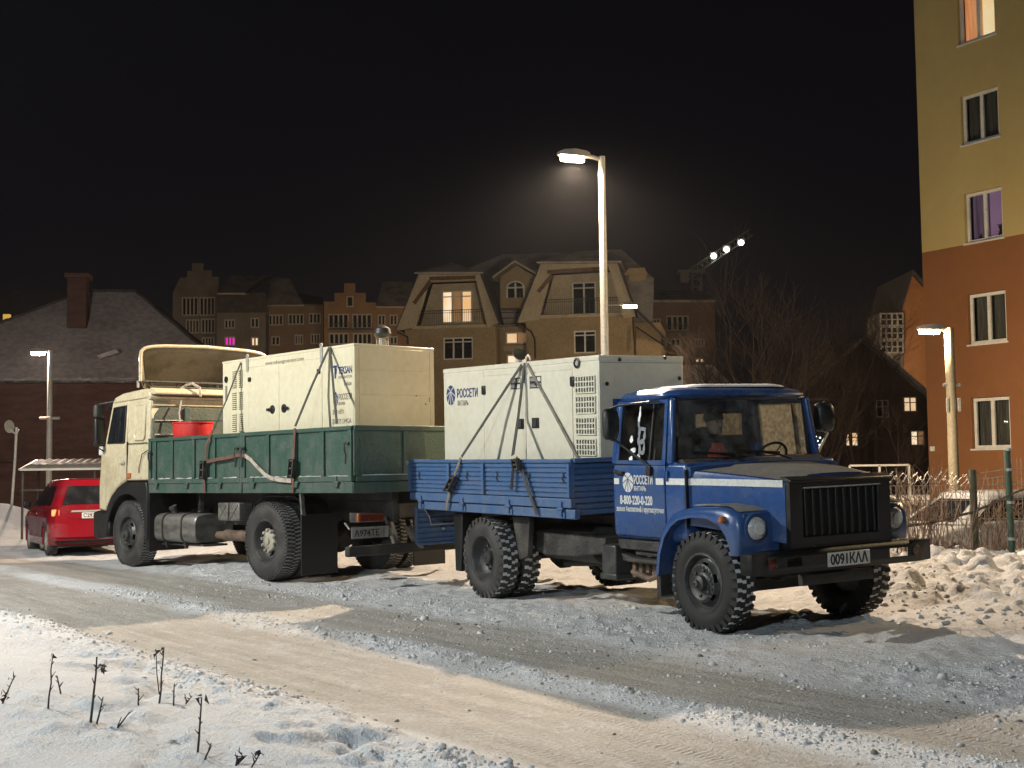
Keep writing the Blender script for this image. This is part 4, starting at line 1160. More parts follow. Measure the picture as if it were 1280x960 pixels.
# mirrors on tubular arms
for s, mx, my, mz in ((-1, -1.06, -1.20, 1.955), (1, -0.66, 1.30, 1.98)):
    rings = []
    for d, k in ((-0.045, 0.85), (-0.03, 1.0), (0.02, 1.0), (0.06, 0.8), (0.075, 0.4)):
        rings.append([(mx + d * 0.8 + 0.045 * k * math.copysign(abs(math.cos(a)) ** 0.5, math.cos(a)) * 0.6, my + s * 0.105 * k * math.copysign(abs(math.cos(a)) ** 0.5, math.cos(a)), mz + 0.155 * k * math.copysign(abs(math.sin(a)) ** 0.5, math.sin(a))) for a in (2 * math.pi * i / 20 for i in range(20))])
    mo = MB().rings(rings).build('mirror', BLACK, blue, smooth=50)
    a = MB().tube([(mx, my, mz + 0.155), (mx + 0.08, my - s * 0.03, mz + 0.18), (-0.62, s * 0.93, 2.165)], 0.012, 8)
    a.build('mirror_arm', BLACK, mo)
    MB().tube([(mx, my, mz - 0.15), (mx + 0.06, my - s * 0.02, mz - 0.17), (-0.72 if s < 0 else -0.46, s * 0.985, 1.52 if s < 0 else 1.60)], 0.014, 8).build('mirror_strut', BLACK if s < 0 else GALV, mo)
    if s < 0:
        MB().box(-0.75, -0.68, s * 1.03, s * 0.985, 1.44, 1.53).build('mirror_bracket', BLACK, mo, bevel=0.006)
# cab interior
MB().box(XR + 0.06, -0.30, -0.93, 0.93, 0.84, 0.95).build('cab_floor', SEAT, cabo)
MB().rings([[(x, y, z) for y in (-0.9, 0.9) for z in ((a, b) if y < 0 else (b, a))] for x, a, b in ((-0.50, 1.25, 1.56), (-0.34, 1.2, 1.60), (-0.20, 1.2, 1.50))]).build('dashboard', SEAT, cabo)
for y0, y1 in ((0.30, 0.75), (-0.78, 0.20)):
    se = MB().box(-1.30, -0.80, y0, y1, 1.05, 1.24).build('seat', SEAT, cabo, bevel=0.05, seg=3)
    MB().mbox(Matrix.Translation((-1.30, (y0 + y1) / 2, 1.52)) @ Matrix.Rotation(-0.16, 4, 'Y'), 0.12, y1 - y0, 0.60).build('seat_back', SEAT, se, bevel=0.04, seg=3)
sw = [Vector((-0.62, 0.47, 1.56)) + Vector((0.10 * math.cos(t), 0.215 * math.sin(t), 0.185 * math.cos(t) * 0.9)) for t in (2 * math.pi * i / 28 for i in range(29))]
s_ = MB().tube(sw, 0.014, 8, cap=False)
for t in (0.5, 2.6, 4.7):
    s_.bar((-0.62, 0.47, 1.55), sw[int(t / 6.283 * 28)], 0.02, 0.015)
s_.tube([(-0.62, 0.47, 1.55), (-0.42, 0.47, 1.30)], 0.025, 8)
s_.build('steering_wheel', BLACK, cabo)

# someone in dark winter clothes in the cab, between the seats' backs and the windscreen
def skinned(name, joints, edges, mat, parent, sub=2):
    me = bpy.data.meshes.new(name)
    me.from_pydata([j[:3] for j in joints], edges, [])
    o = bpy.data.objects.new(name, me)
    COL.objects.link(o)
    sk = o.modifiers.new('skin', 'SKIN')
    for i, j in enumerate(joints):
        v = me.skin_vertices[0].data[i]
        v.radius = (j[3], j[3] if len(j) < 5 else j[4])
        v.use_root = i == 0
    ss = o.modifiers.new('sub', 'SUBSURF')
    ss.levels = ss.render_levels = sub
    me.materials.append(mat)
    for p in me.polygons:
        p.use_smooth = True
    if parent:
        o.parent = parent
    return o
JACKET = paint('dark_jacket_cloth', (0.018, 0.017, 0.018), 0.9, (0.03, 0.03, 0.03), 8, bump=0.5, bscale=30)
VEST = paint('red_vest_cloth', (0.62, 0.07, 0.035), 0.85, (0.5, 0.05, 0.03), 8, bump=0.4, bscale=30)
SKIN = paint('face_skin', (0.34, 0.19, 0.13), 0.6, (0.30, 0.15, 0.10), 8)
person = thing('person', "person in dark cap, hooded jacket and red vest sitting in the blue truck's cab", 'person', FB @ Matrix.Translation((-0.98, -0.02, 1.24)))
J = [(0.0, 0, 0.02, 0.15, 0.17), (0.0, 0, 0.24, 0.14, 0.17), (0.02, 0, 0.44, 0.15, 0.19), (0.04, 0, 0.52, 0.09, 0.11), (0.06, 0, 0.58, 0.055, 0.055),
     (0.04, -0.19, 0.46, 0.075), (0.14, -0.25, 0.22, 0.055), (0.34, -0.16, 0.16, 0.045), (0.04, 0.19, 0.46, 0.075), (0.12, 0.27, 0.22, 0.055), (0.32, 0.20, 0.14, 0.045),
     (0.16, -0.11, 0.05, 0.10), (0.42, -0.13, 0.03, 0.075), (0.44, -0.13, -0.22, 0.06), (0.16, 0.11, 0.05, 0.10), (0.42, 0.13, 0.03, 0.075), (0.44, 0.13, -0.22, 0.06)]
Ed = [(0, 1), (1, 2), (2, 3), (3, 4), (2, 5), (5, 6), (6, 7), (2, 8), (8, 9), (9, 10), (0, 11), (11, 12), (12, 13), (0, 14), (14, 15), (15, 16)]
skinned('body', J, Ed, JACKET, person)
hd = MB()
rg = []
for z, rx, ry, ox in ((-0.115, 0.045, 0.05, 0.03), (-0.10, 0.062, 0.06, 0.025), (-0.06, 0.078, 0.068, 0.012), (-0.01, 0.092, 0.074, 0.0), (0.04, 0.096, 0.078, -0.004), (0.09, 0.088, 0.072, -0.006), (0.12, 0.05, 0.045, -0.006)):
    rg.append([(0.085 + ox + rx * math.cos(a), ry * math.sin(a), 0.70 + z) for a in (2 * math.pi * i / 16 for i in range(16))])
hd.rings(rg)
hd.ball((0.183, 0, 0.685), 0.020, 0.016, 0.028)
hd.ball((0.08, -0.08, 0.69), 0.018, 0.01, 0.03).ball((0.08, 0.08, 0.69), 0.018, 0.01, 0.03)
hdo = hd.build('head', SKIN, person, smooth=60)
MB().ball((0.168, -0.03, 0.715), 0.012, 0.014, 0.008).ball((0.168, 0.03, 0.715), 0.012, 0.014, 0.008).bar((0.172, -0.025, 0.642), (0.172, 0.025, 0.642), 0.008, 0.008).build('face_detail', INK, hdo)
MB().ball((0.075, 0, 0.765), 0.112, 0.095, 0.085, 14, 8).lathe([(0.098, 0), (0.106, 0.015), (0.098, 0.04)], (0.078, 0, 0.735), (0, 0, 1), 18).build('cap', JACKET, hdo, smooth=60)
MB().rings([[(-0.06 + 0.06 * k * math.cos(a), 0.17 * k * math.sin(a), 0.55 + z) for a in (2 * math.pi * i / 16 for i in range(16))] for z, k in ((-0.06, 0.5), (-0.03, 1.0), (0.05, 1.05), (0.11, 0.6), (0.12, 0.1))]).build('hood', JACKET, person, smooth=60)
MB().rings([[(0.02 + rx * math.cos(a), ry * math.sin(a), z) for a in (2 * math.pi * i / 18 for i in range(18))] for z, rx, ry in ((0.02, 0.15, 0.20), (0.2, 0.155, 0.205), (0.40, 0.155, 0.205), (0.50, 0.12, 0.15))], cap=False).build('vest', VEST, person, smooth=60)

# ------------------------------------------------------------------ the cream and green lorry (near side is its left side, y > 0)
maz = thing('cargo_truck', 'cream cab truck with a green drop-side bed, carrying the cream generator', 'truck', FM)
RMZ = 0.535
mf = wheel_meshes(RMZ, 0.29, 0.285, 0.007, 0.0, 0.10, 62, 0.15)
mrw = wheel_meshes(RMZ, 0.29, 0.285, 0.007, 0.155, 0.125, 62, 0.15)
HUBCAP = MB().lathe([(0.135, 0.0), (0.14, -0.05), (0.12, -0.065), (0.05, -0.07), (0.045, -0.09), (0.005, -0.095)], (0, 0.12, 0), (0, 1, 0), 24)
for k in range(10):
    a = 2 * math.pi * k / 10
    HUBCAP.lathe([(0.026, -0.03), (0.026, -0.075), (0.018, -0.085), (0.003, -0.085)], (0.145 * math.sin(a), 0.12, 0.145 * math.cos(a)), (0, 1, 0), 8)
HUBMESH = HUBCAP.mesh('hub_cap', HUBM, 40)
for s in (-1, 1):
    put_wheel(maz, mf, 0.0, s * 1.235, 0.525, s, rot=0.2)
    w = put_wheel(maz, mrw, -3.985, s * 1.215, 0.525, s, rot=0.5)
    place(HUBMESH, 'hub', w, Matrix())
    put_wheel(maz, mrw, -3.985, s * 0.88, 0.525, s, rot=0.9)
# frame and running gear
c = MB()
for s in (-1, 1):
    c.box(-5.85, 1.0, s * 0.40 - 0.04, s * 0.40 + 0.04, 0.80, 1.06)
    for k in range(6):
        c.bar((-4.75 + 0.05 * k, s * 0.52, 0.80 - 0.03 * k), (-3.2 - 0.05 * k, s * 0.52, 0.80 - 0.03 * k), 0.09, 0.025)
for x in (-5.8, -4.9, -3.2, -2.0, -0.9):
    c.box(x - 0.05, x + 0.05, -0.38, 0.38, 0.84, 1.02)
c.build('chassis_frame', CHASSIS, maz, bevel=0.006)
c = MB()
c.tube([(-3.985, -0.95, 0.525), (-3.985, -0.35, 0.54), (-3.985, 0.35, 0.54), (-3.985, 0.95, 0.525)], 0.09, 12)
c.lathe([(0.04, -0.2), (0.17, -0.16), (0.24, -0.05), (0.24, 0.05), (0.17, 0.16), (0.05, 0.2)], (-3.985, 0, 0.54), (0, 1, 0), 18, True)
c.tube([(-3.75, 0, 0.56), (-1.2, 0, 0.75)], 0.05, 10)
c.build('rear_axle', CHASSIS, maz)
MB().bar((0, -0.9, 0.48), (0, 0.9, 0.48), 0.11, 0.13).box(-0.6, 0.7, -0.4, 0.4, 0.62, 1.2).build('front_axle', CHASSIS, maz, bevel=0.01)
for s in (-1, 1):
    MB().box(-4.915, -4.89, *sorted((s * 0.66, s * 1.24)), 0.10, 0.90).build('mudflap', BLACK, maz, bevel=0.004)
    MB().bar((-4.90, s * 1.20, 0.88), (-4.86, s * 1.20, 1.18), 0.05, 0.035).build('flap_bracket', STEEL, maz)
    m = MB().band([(-4.72, 0.75), (-4.62, 1.02), (-4.40, 1.135), (-3.6, 1.135), (-3.38, 1.02), (-3.27, 0.75)], [(-4.70, 0.75), (-4.60, 1.01), (-4.39, 1.12), (-3.61, 1.12), (-3.40, 1.01), (-3.29, 0.75)], 'y', *sorted((s * 0.62, s * 1.0)))
    m.build('rear_mudguard', BLACK, maz)
# tank, battery boxes, muffler, side guard (near side); the far side carries a spare air tank
tk = []
for x, k in ((-0.62, 0.9), (-0.66, 1.0), (-1.90, 1.0), (-1.94, 0.93)):
    tk.append([(x, 0.80 + 0.345 * k * math.copysign(abs(math.cos(a)) ** 0.42, math.cos(a)), 0.64 + 0.225 * k * math.copysign(abs(math.sin(a)) ** 0.5, math.sin(a))) for a in (2 * math.pi * i / 32 for i in range(32))])
tank = MB().rings(tk).build('fuel_tank', STEEL, maz, smooth=40)
for x in (-0.98, -1.56):
    b = MB().strip([(x, 0.80 + 0.352 * math.copysign(abs(math.cos(a)) ** 0.42, math.cos(a)), 0.64 + 0.232 * math.copysign(abs(math.sin(a)) ** 0.5, math.sin(a))) for a in np.linspace(-1.4, 1.7, 18)], (1, 0, 0), 0.045, 0.008)
    b.bar((x, 1.08, 0.44), (x, 1.06, 0.34), 0.05, 0.03)
    b.build('tank_band', CHASSIS, tank)
MB().lathe([(0.055, 0.0), (0.055, 0.10), (0.065, 0.10), (0.065, 0.13), (0.01, 0.135)], (-1.14, 1.0, 0.855), (0, 0.5, 1), 14).build('filler_cap', CHASSIS, tank)
MB().box(-2.02, -0.58, 0.62, 1.02, 0.375, 0.405).build('tank_cradle', CHASSIS, maz)
MB().prism([(-1.62, 1.16), (-1.56, 1.0), (-1.56, 0.88), (-1.64, 0.88)], 'y', 0.80, 0.86).build('bracket', STEEL, maz)
for x in (-2.72, -3.03):
    b = MB().box(x - 0.135, x + 0.135, 0.88, 1.12, 0.775, 1.04).build('battery_box', STEEL, maz, bevel=0.02)
    MB().bar((x - 0.11, 1.124, 0.80), (x + 0.11, 1.124, 1.01), 0.008, 0.014).bar((x + 0.11, 1.124, 0.80), (x - 0.11, 1.124, 1.01), 0.008, 0.014).build('lid_ribs', STEEL, b)
MB().box(-3.25, -2.55, 0.5, 1.0, 0.72, 0.765).box(-2.85, -2.78, 0.7, 0.8, 0.45, 0.72).build('battery_tray', CHASSIS, maz)
MB().lathe([(0.02, 0.02), (0.055, 0.0), (0.06, 0.16), (0.085, 0.22), (0.088, 0.30), (0.082, 0.32), (0.082, 1.1), (0.04, 1.15)], (-2.28, 0.93, 0.555), (-1, -0.06, 0.0), 18).build('exhaust_pipe', RUST, maz)
MB().tube([(-0.7, -0.75, 0.7), (-2.4, -0.75, 0.7)], 0.2, 16).tube([(-2.5, -0.8, 0.55), (-3.2, -0.7, 0.55)], 0.11, 12).build('air_tank', CHASSIS, maz)
MB().box(-2.4, -0.62, 0.3, 0.36, 0.45, 1.15).box(-0.72, -0.60, 0.55, 1.235, 0.28, 1.345).build('splash_panel', BLACK, maz, bevel=0.006)
# rear: underrun bar, lamps, number plate, tow hitch
un = MB().box(-5.96, -5.86, -1.22, 1.235, 0.375, 0.505).build('underrun_bar', CHASSIS, maz, bevel=0.02, seg=3)
for s in (-1, 1):
    MB().bar((-5.88, s * 0.42, 0.5), (-5.7, s * 0.42, 0.85), 0.08, 0.06).build('bar_bracket', STEEL, un)
    MB().box(-5.95, -5.80, *sorted((s * 0.66, s * 1.11)), 0.80, 0.925).build('tail_light_box', CHASSIS, maz, bevel=0.01)
    tl = MB().box(-5.975, -5.945, *sorted((s * 0.68, s * 1.10)), 0.81, 0.915).build('tail_light', REDLENS, maz, bevel=0.012)
    MB().box(-5.978, -5.94, *sorted((s * 1.06, s * 1.105)), 0.805, 0.92).build('tail_light_end', AMBER, tl, bevel=0.01)
pb = MB().box(-5.935, -5.925, 0.585, 1.175, 0.60, 0.745).bar((-5.93, 1.2, 0.72), (-5.8, 1.18, 0.80), 0.02, 0.02).build('number_plate', PLATESHADE, maz, bevel=0.004)
writing('plate_number', 'А974ТЕ', 0.115, INK, pb, (-5.9365, 0.93, 0.628), (0, -1, 0), (-1, 0, 0), 'CENTER', 0.40, bold=0.002)
MB().box(-5.938, -5.9362, 0.66, 0.665, 0.61, 0.735).build('plate_divider', INK, pb)
MB().prism([(0.30, 0.72), (0.14, 0.72), (0.02, 0.42), (0.10, 0.42)], 'x', -5.97, -5.88).lathe([(0.05, 0), (0.08, 0.06), (0.04, 0.16)], (-5.9, 0, 0.72), (-1, 0, 0), 12, True).build('tow_hitch', STEEL, maz, bevel=0.006)
# front bumper
MB().prism([(1.02, 0.42), (1.20, 0.46), (1.20, 0.86), (1.02, 0.90), (0.66, 0.86), (0.62, 0.60), (0.70, 0.46)], 'y', -1.245, 1.245).build('bumper', BLACK, maz, bevel=0.03, seg=3)
# wheel arches
outer = [(0.80, 0.50), (0.76, 0.74), (0.66, 0.97), (0.50, 1.14), (0.30, 1.27), (0.08, 1.345), (-0.12, 1.36), (-0.40, 1.36), (-0.66, 1.355), (-0.70, 1.25), (-0.705, 0.8), (-0.70, 0.45)]
inner = [(0.68, 0.50), (0.65, 0.70), (0.56, 0.88), (0.42, 1.03), (0.24, 1.13), (0.06, 1.165), (-0.12, 1.16), (-0.32, 1.10), (-0.46, 1.0), (-0.56, 0.86), (-0.62, 0.68), (-0.64, 0.45)]
for s in (-1, 1):
    m = MB()
    prof = []
    for o, i in zip(outer, inner):
        prof.append([(i[0], s * 1.262, i[1]), (o[0], s * 1.262, o[1]), (o[0], s * 0.70, o[1]), (i[0], s * 0.70, i[1])])
    m.rings(prof).build('wheel_arch', BLACK, maz, bevel=0.015)
# cab shell: side profile extruded, slightly narrower at the top
def cabw(z):
    return 1.225 if z < 1.9 else 1.225 - (z - 1.9) * 0.06
side = [(-0.655, 1.375), (-0.655, 2.70), (-0.60, 2.80), (-0.42, 2.835), (0.30, 2.80), (0.56, 2.745), (0.63, 2.68), (0.83, 1.96), (0.97, 1.80), (1.03, 1.30), (1.03, 0.90), (0.80, 0.88), (0.67, 1.0), (0.50, 1.17), (0.28, 1.30), (0.06, 1.375)]
cb = MB()
n = len(side)
vs = [(x, cabw(z), z) for x, z in side] + [(x, -cabw(z), z) for x, z in side]
cb.add(vs, [tuple(range(n)), tuple(range(2 * n - 1, n - 1, -1))] + [(i, (i + 1) % n, n + (i + 1) % n, n + i) for i in range(n)])
mcab = cb.build('cab', CREAM, maz, smooth=35, bevel=0.035, seg=3)
# roof gutter and rear roof lip
MB().box(-0.70, -0.60, -1.20, 1.20, 2.655, 2.70).bar((-0.65, 1.185, 2.70), (0.55, 1.19, 2.665), 0.03, 0.025).build('gutter', CREAM, mcab, bevel=0.008)
rim_ = MB()
rim_.rings([[(x, y, z) for (y, z) in ((1.17, za), (1.17, zb), (-1.17, zb), (-1.17, za))] for x, za, zb in ((-0.80, 2.72, 2.775), (-0.62, 2.74, 2.845))])
rim_.build('roof_edge', CREAM, mcab, bevel=0.02)
MB().box(-0.685, -0.66, -1.15, 1.15, 2.55, 2.665).build('rear_band', CREAM, mcab, bevel=0.006)
GLASSK = paint('black_cab_glass', (0.012, 0.013, 0.015), 0.06, (0.02, 0.02, 0.022), 3, fine=0.0, spec=0.8)
for s in (-1, 1):
    d = MB()
    def PP(x, z, o=0.004):
        return (x, s * (cabw(z) + o), z)
    def panel(m, outer, inner, o=0.006, dpt=0.03):
        k = len(outer)
        for i in range(k):
            j = (i + 1) % k
            q = [outer[i], outer[j], inner[j], inner[i]]
            m.add([PP(*a, o) for a in q] + [PP(*a, o - dpt) for a in q], [(0, 1, 2, 3), (4, 7, 6, 5), (0, 4, 5, 1), (2, 6, 7, 3)])
    lower = [(0.955, 1.80), (0.055, 1.86), (0.06, 1.40), (0.29, 1.32), (0.52, 1.19), (0.69, 1.01), (0.81, 0.91), (0.99, 0.92), (0.99, 1.3)]
    d.add([PP(x, z, 0.006) for x, z in lower] + [PP(x, z, -0.02) for x, z in lower], [tuple(range(9)), tuple(range(17, 8, -1))] + [(i, (i + 1) % 9, 9 + (i + 1) % 9, 9 + i) for i in range(9)])
    panel(d, [(0.055, 1.86), (0.955, 1.80), (0.80, 1.97), (0.60, 2.66), (0.055, 2.68)], [(0.10, 1.985), (0.70, 1.985), (0.70, 1.985), (0.535, 2.575), (0.10, 2.595)])
    dr = d.build('door', CREAM, maz, bevel=0.01)
    MB().add([PP(x, z, 0.005) for x, z in ((0.10, 1.985), (0.70, 1.985), (0.535, 2.575), (0.10, 2.595))], [(0, 1, 2, 3)]).build('window', GLASSK, dr)
    MB().tube([PP(0.12, 1.99, 0.012), PP(0.70, 1.99, 0.012), PP(0.537, 2.57, 0.012), PP(0.115, 2.588, 0.012), PP(0.12, 1.99, 0.012)], 0.012, 6).bar(PP(0.50, 1.99, 0.008), PP(0.47, 2.57, 0.008), 0.02, 0.012, (0, 1, 0)).build('window_seal', BLACK, dr)
    MB().lathe([(0.03, 0), (0.03, 0.02), (0.01, 0.03)], PP(0.13, 1.66), (0, s, 0), 12).bar(PP(0.13, 1.66, 0.03), PP(0.24, 1.655, 0.03), 0.02, 0.02).build('handle', GALV, dr, bevel=0.004)
    # pressed blank panel behind the door
    pr = []
    for k, o in ((1.0, 0.002), (0.97, 0.012), (0.88, 0.012), (0.84, 0.003), (0.0, 0.003)):
        pr.append([PP(-0.355 + 0.19 * k * math.copysign(abs(math.cos(a)) ** 0.3, math.cos(a)), 2.31 + 0.30 * k * math.copysign(abs(math.sin(a)) ** 0.28, math.sin(a)), o) for a in (2 * math.pi * (i + 0.5) / 32 for i in range(32))])
    MB().rings(pr, cap=False).build('pressed_panel', CREAM, mcab, smooth=30)
    MB().box(0.035, 0.047, *sorted((s * 1.20, s * 1.2275)), 1.38, 2.0).build('panel_gap', INK, mcab)
    MB().box(-0.64, 0.04, *sorted((s * 1.22, s * 1.228)), 1.965, 1.975).build('waist_seam', INK, mcab)
    MB().box(-0.11, 0.03, *sorted((s * 1.223, s * 1.245)), 1.415, 1.50).build('side_marker', AMBER, mcab, bevel=0.01)
    MB().tube([(-0.68, s * 1.235, 1.85), (-0.50, s * 1.24, 1.79), (-0.40, s * 1.24, 1.58), (-0.385, s * 1.235, 1.50)], 0.008, 6).build('cable', CHASSIS, mcab)
    # mirrors on the front corner
    mo = MB().mbox(Matrix.Translation((0.80, s * 1.34, 2.18)) @ Matrix.Rotation(0.3 * s, 4, 'Z'), 0.10, 0.20, 0.46).build('mirror', BLACK, maz, bevel=0.035, seg=3)
    MB().mbox(Matrix.Translation((0.80, s * 1.34, 2.53)) @ Matrix.Rotation(0.3 * s, 4, 'Z'), 0.10, 0.19, 0.22).build('wide_mirror', RIM, mo, bevel=0.04, seg=3)
    MB().tube([(0.80, s * 1.34, 2.66), (0.80, s * 1.34, 1.92), (0.85, s * 1.21, 1.86)], 0.014, 8).tube([(0.80, s * 1.34, 2.64), (0.62, s * 1.17, 2.68)], 0.012, 8).build('mirror_arm', BLACK, mo)
    MB().box(0.90, 1.02, *sorted((s * 1.19, s * 1.24)), 1.80, 1.95).build('corner_trim', WHITEPR, mcab, bevel=0.02)
# windscreen, sun visor and front
MB().add([(0.645, -1.08, 2.63), (0.645, 1.08, 2.63), (0.82, 1.10, 2.02), (0.82, -1.10, 2.02)], [(0, 1, 2, 3)]).build('windscreen', GLASSK, mcab)
MB().prism([(0.56, 2.745), (0.80, 2.66), (0.90, 2.56), (0.88, 2.54), (0.78, 2.63), (0.58, 2.70)], 'y', -1.16, 1.16).build('sun_visor', BLACK, mcab, bevel=0.008)
for s in (-1, 1):
    MB().lathe([(0.11, 0), (0.11, 0.02), (0.09, 0.03), (0.01, 0.04)], (1.20, s * 0.85, 0.66), (1, 0, 0), 20).build('headlight', LENS, mcab)
MB().box(1.025, 1.045, -0.8, 0.8, 1.0, 1.45).build('grille', BLACK, mcab, bevel=0.01)
# roof air deflector: a shell open to the back, on brackets
DEFL = paint('deflector_paint', (0.165, 0.15, 0.12), 0.6, (0.10, 0.09, 0.07), 3, 0.45, 0.75, bump=0.2, bscale=20)
def hoop(x, y1, z0, z1, n=61):
    p = []
    for i in range(n):
        a = math.pi * i / (n - 1)
        ca, sa = math.cos(a), math.sin(a)
        yy = y1 * math.copysign(abs(ca) ** 0.17, ca)
        p.append(Vector((x, yy, z0 + (z1 - z0) * (0.90 * abs(sa) ** 0.16 + 0.10 * (1 - (yy / y1) ** 2)))))
    return p
ds = [hoop(0.55, 0.58, 2.84, 2.90), hoop(0.45, 0.68, 2.85, 3.04), hoop(0.22, 0.83, 2.86, 3.26), hoop(-0.05, 1.0, 2.90, 3.46), hoop(-0.32, 1.175, 2.96, 3.57)]
dm = MB().rings(ds, cap=False, close=False)
dfl = dm.build('air_deflector', DEFL, maz, smooth=50)
so = dfl.modifiers.new('solid', 'SOLIDIFY')
so.thickness = 0.012
MB().tube(hoop(-0.325, 1.175, 2.96, 3.57), 0.027, 8).build('deflector_rim', CREAM, dfl)
m = MB()
for i in range(4):
    y = -0.9 + 0.6 * i
    m.tube([(-0.25, y, 2.83), (-0.28, y + 0.06, 2.92), (-0.18, y + 0.12, 2.98), (-0.05, y + 0.1, 2.90)], 0.016, 6)
m.tube([(-0.27, -1.12, 2.965), (-0.27, 1.12, 2.965)], 0.018, 8).tube([(-0.3, -1.0, 2.88), (-0.3, 1.0, 2.88)], 0.014, 8)
m.build('deflector_frame', CHASSIS, dfl)
MB().tube([(-0.30, 0.45, 2.85), (-0.42, 0.43, 2.91), (-0.62, 0.42, 2.93), (-0.83, 0.41, 2.85), (-0.85, 0.40, 2.70)], 0.022, 8).build('air_hose', WEBW, mcab)
MB().tube([(-0.25, 1.18, 2.86), (-0.25, 1.18, 2.97)], 0.02, 8).build('roof_knob', GALV, mcab)

# bed: framed drop sides with posts
def framed_side(parent, xa, xb, y, s, posts, name='side_board'):
    zt, zb = 2.03, 1.18
    m = MB()
    m.box(xa, xb, *sorted((y - s * 0.035, y)), zb + 0.15, zt - 0.01)
    sd = m.build(name, GREEN, parent)
    f = MB()
    f.box(xa, xb, *sorted((y - s * 0.04, y + s * 0.028)), zt - 0.052, zt)
    f.box(xa, xb, *sorted((y + s * 0.001, y + s * 0.028)), zb + 0.145, zb + 0.215)
    f.box(xa, xa + 0.075, *sorted((y + s * 0.001, y + s * 0.0275)), zb + 0.217, zt - 0.054)
    f.box(xb - 0.075, xb, *sorted((y + s * 0.001, y + s * 0.0275)), zb + 0.217, zt - 0.054)
    f.build('board_frame', GREEN, sd, bevel=0.006)
    for p in posts:
        MB().box(p - 0.035, p + 0.035, *sorted((y + s * 0.001, y + s * 0.030)), zb + 0.217, zt - 0.054).build('post', GREEN, sd, bevel=0.006)
    q = MB()
    rn = random.Random(int(xa * 100))
    for a, b in zip([xa + 0.075] + [p + 0.035 for p in posts], [p - 0.035 for p in posts] + [xb - 0.075]):
        k = rn.uniform(0.6, 0.95)
        q.rings([[(x, y + s * 0.002, zb + 0.215), (x, y + s * 0.026, zb + 0.215), (x, y + s * 0.020, zb + 0.215 + h * 0.6), (x, y + s * 0.003, zb + 0.215 + h)] for x, h in
                 ((b - (b - a) * t, rn.uniform(0.006, 0.02)) for t in np.linspace(1 - k, 1, 6))])
    tag(q.build('snow_on_ledge', SNOWD, sd), kind='stuff')
    return sd
for s in (-1, 1):
    framed_side(maz, -3.42, -0.745, s * 1.235, s, (-2.72, -2.13, -1.48, -0.95))
    framed_side(maz, -6.06, -3.475, s * 1.235, s, (-5.43, -4.80, -4.14))
    MB().box(-3.47, -3.425, *sorted((s * 1.20, s * 1.262)), 1.18, 2.045).build('centre_post', GREEN, maz, bevel=0.008)
    MB().box(-6.06, -3.478, *sorted((s * 1.19, s * 1.25)), 1.18, 1.323).box(-3.418, -0.745, *sorted((s * 1.19, s * 1.25)), 1.18, 1.323).build('bed_sill', GREEN, maz, bevel=0.008)
    for x in (-1.02, -1.95, -2.90, -3.78, -4.84, -5.75):
        h = MB().box(x - 0.035, x + 0.035, *sorted((s * 1.25, s * 1.285)), 1.255, 1.315).tube([(x - 0.055, s * 1.272, 1.318), (x + 0.055, s * 1.272, 1.318)], 0.018, 8)
        if x in (-3.78, -5.75):
            h.box(x - 0.012, x + 0.012, *sorted((s * 1.265, s * 1.28)), 1.3, 1.40)
        h.build('hinge', GREEN, maz, bevel=0.006)
    for x in (-0.83, -3.36, -3.53, -5.98):
        la = MB().tube([(x, s * 1.27, 1.83), (x + 0.01, s * 1.30, 1.80), (x + 0.012, s * 1.30, 1.72), (x, s * 1.285, 1.66), (x + 0.02, s * 1.28, 1.55)], 0.012, 6)
        la.tube([(x - 0.05, s * 1.275, 1.81), (x + 0.05, s * 1.275, 1.81)], 0.016, 6)
        la.build('latch', CHASSIS, maz)
rear = MB()
tgm = MB().box(-6.06, -6.03, -1.20, 1.20, 1.33, 2.025).build('tailgate', GREEN, maz)
f = MB().box(-6.095, -6.02, -1.225, 1.225, 1.97, 2.035).box(-6.092, -6.06, -1.20, 1.20, 1.325, 1.40).box(-6.09, -6.06, -1.235, -1.15, 1.4, 1.97).box(-6.09, -6.06, 1.15, 1.235, 1.4, 1.97)
f.build('board_frame', GREEN, tgm, bevel=0.006)
for y in (0.40, -0.42):
    MB().box(-6.088, -6.06, y - 0.035, y + 0.035, 1.402, 1.968).build('post', GREEN, tgm, bevel=0.006)
MB().rings([[(x_, y, z) for x_, z in ((-6.062, 1.40), (-6.09, 1.402), (-6.085, 1.402 + h), (-6.065, 1.404 + h))] for y, h in ((1.1, 0.006), (0.8, 0.012), (0.6, 0.006), (0.3, 0.01), (-0.2, 0.014), (-1.1, 0.008))]).build('snow_on_ledge', SNOWM, tgm)
MB().box(-6.07, -5.98, -1.24, 1.24, 1.18, 1.318).build('rear_sill', GREEN, maz, bevel=0.008)
c = MB().box(-6.0, -0.76, -1.19, 1.19, 1.34, 1.385)
for x in np.linspace(-5.7, -1.1, 9):
    c.box(x - 0.05, x + 0.05, -1.18, 1.18, 1.19, 1.34)
for s in (-1, 1):
    c.box(-5.85, -0.8, s * 0.40 - 0.06, s * 0.40 + 0.06, 1.062, 1.19)
c.build('bed_floor', CHASSIS, maz)
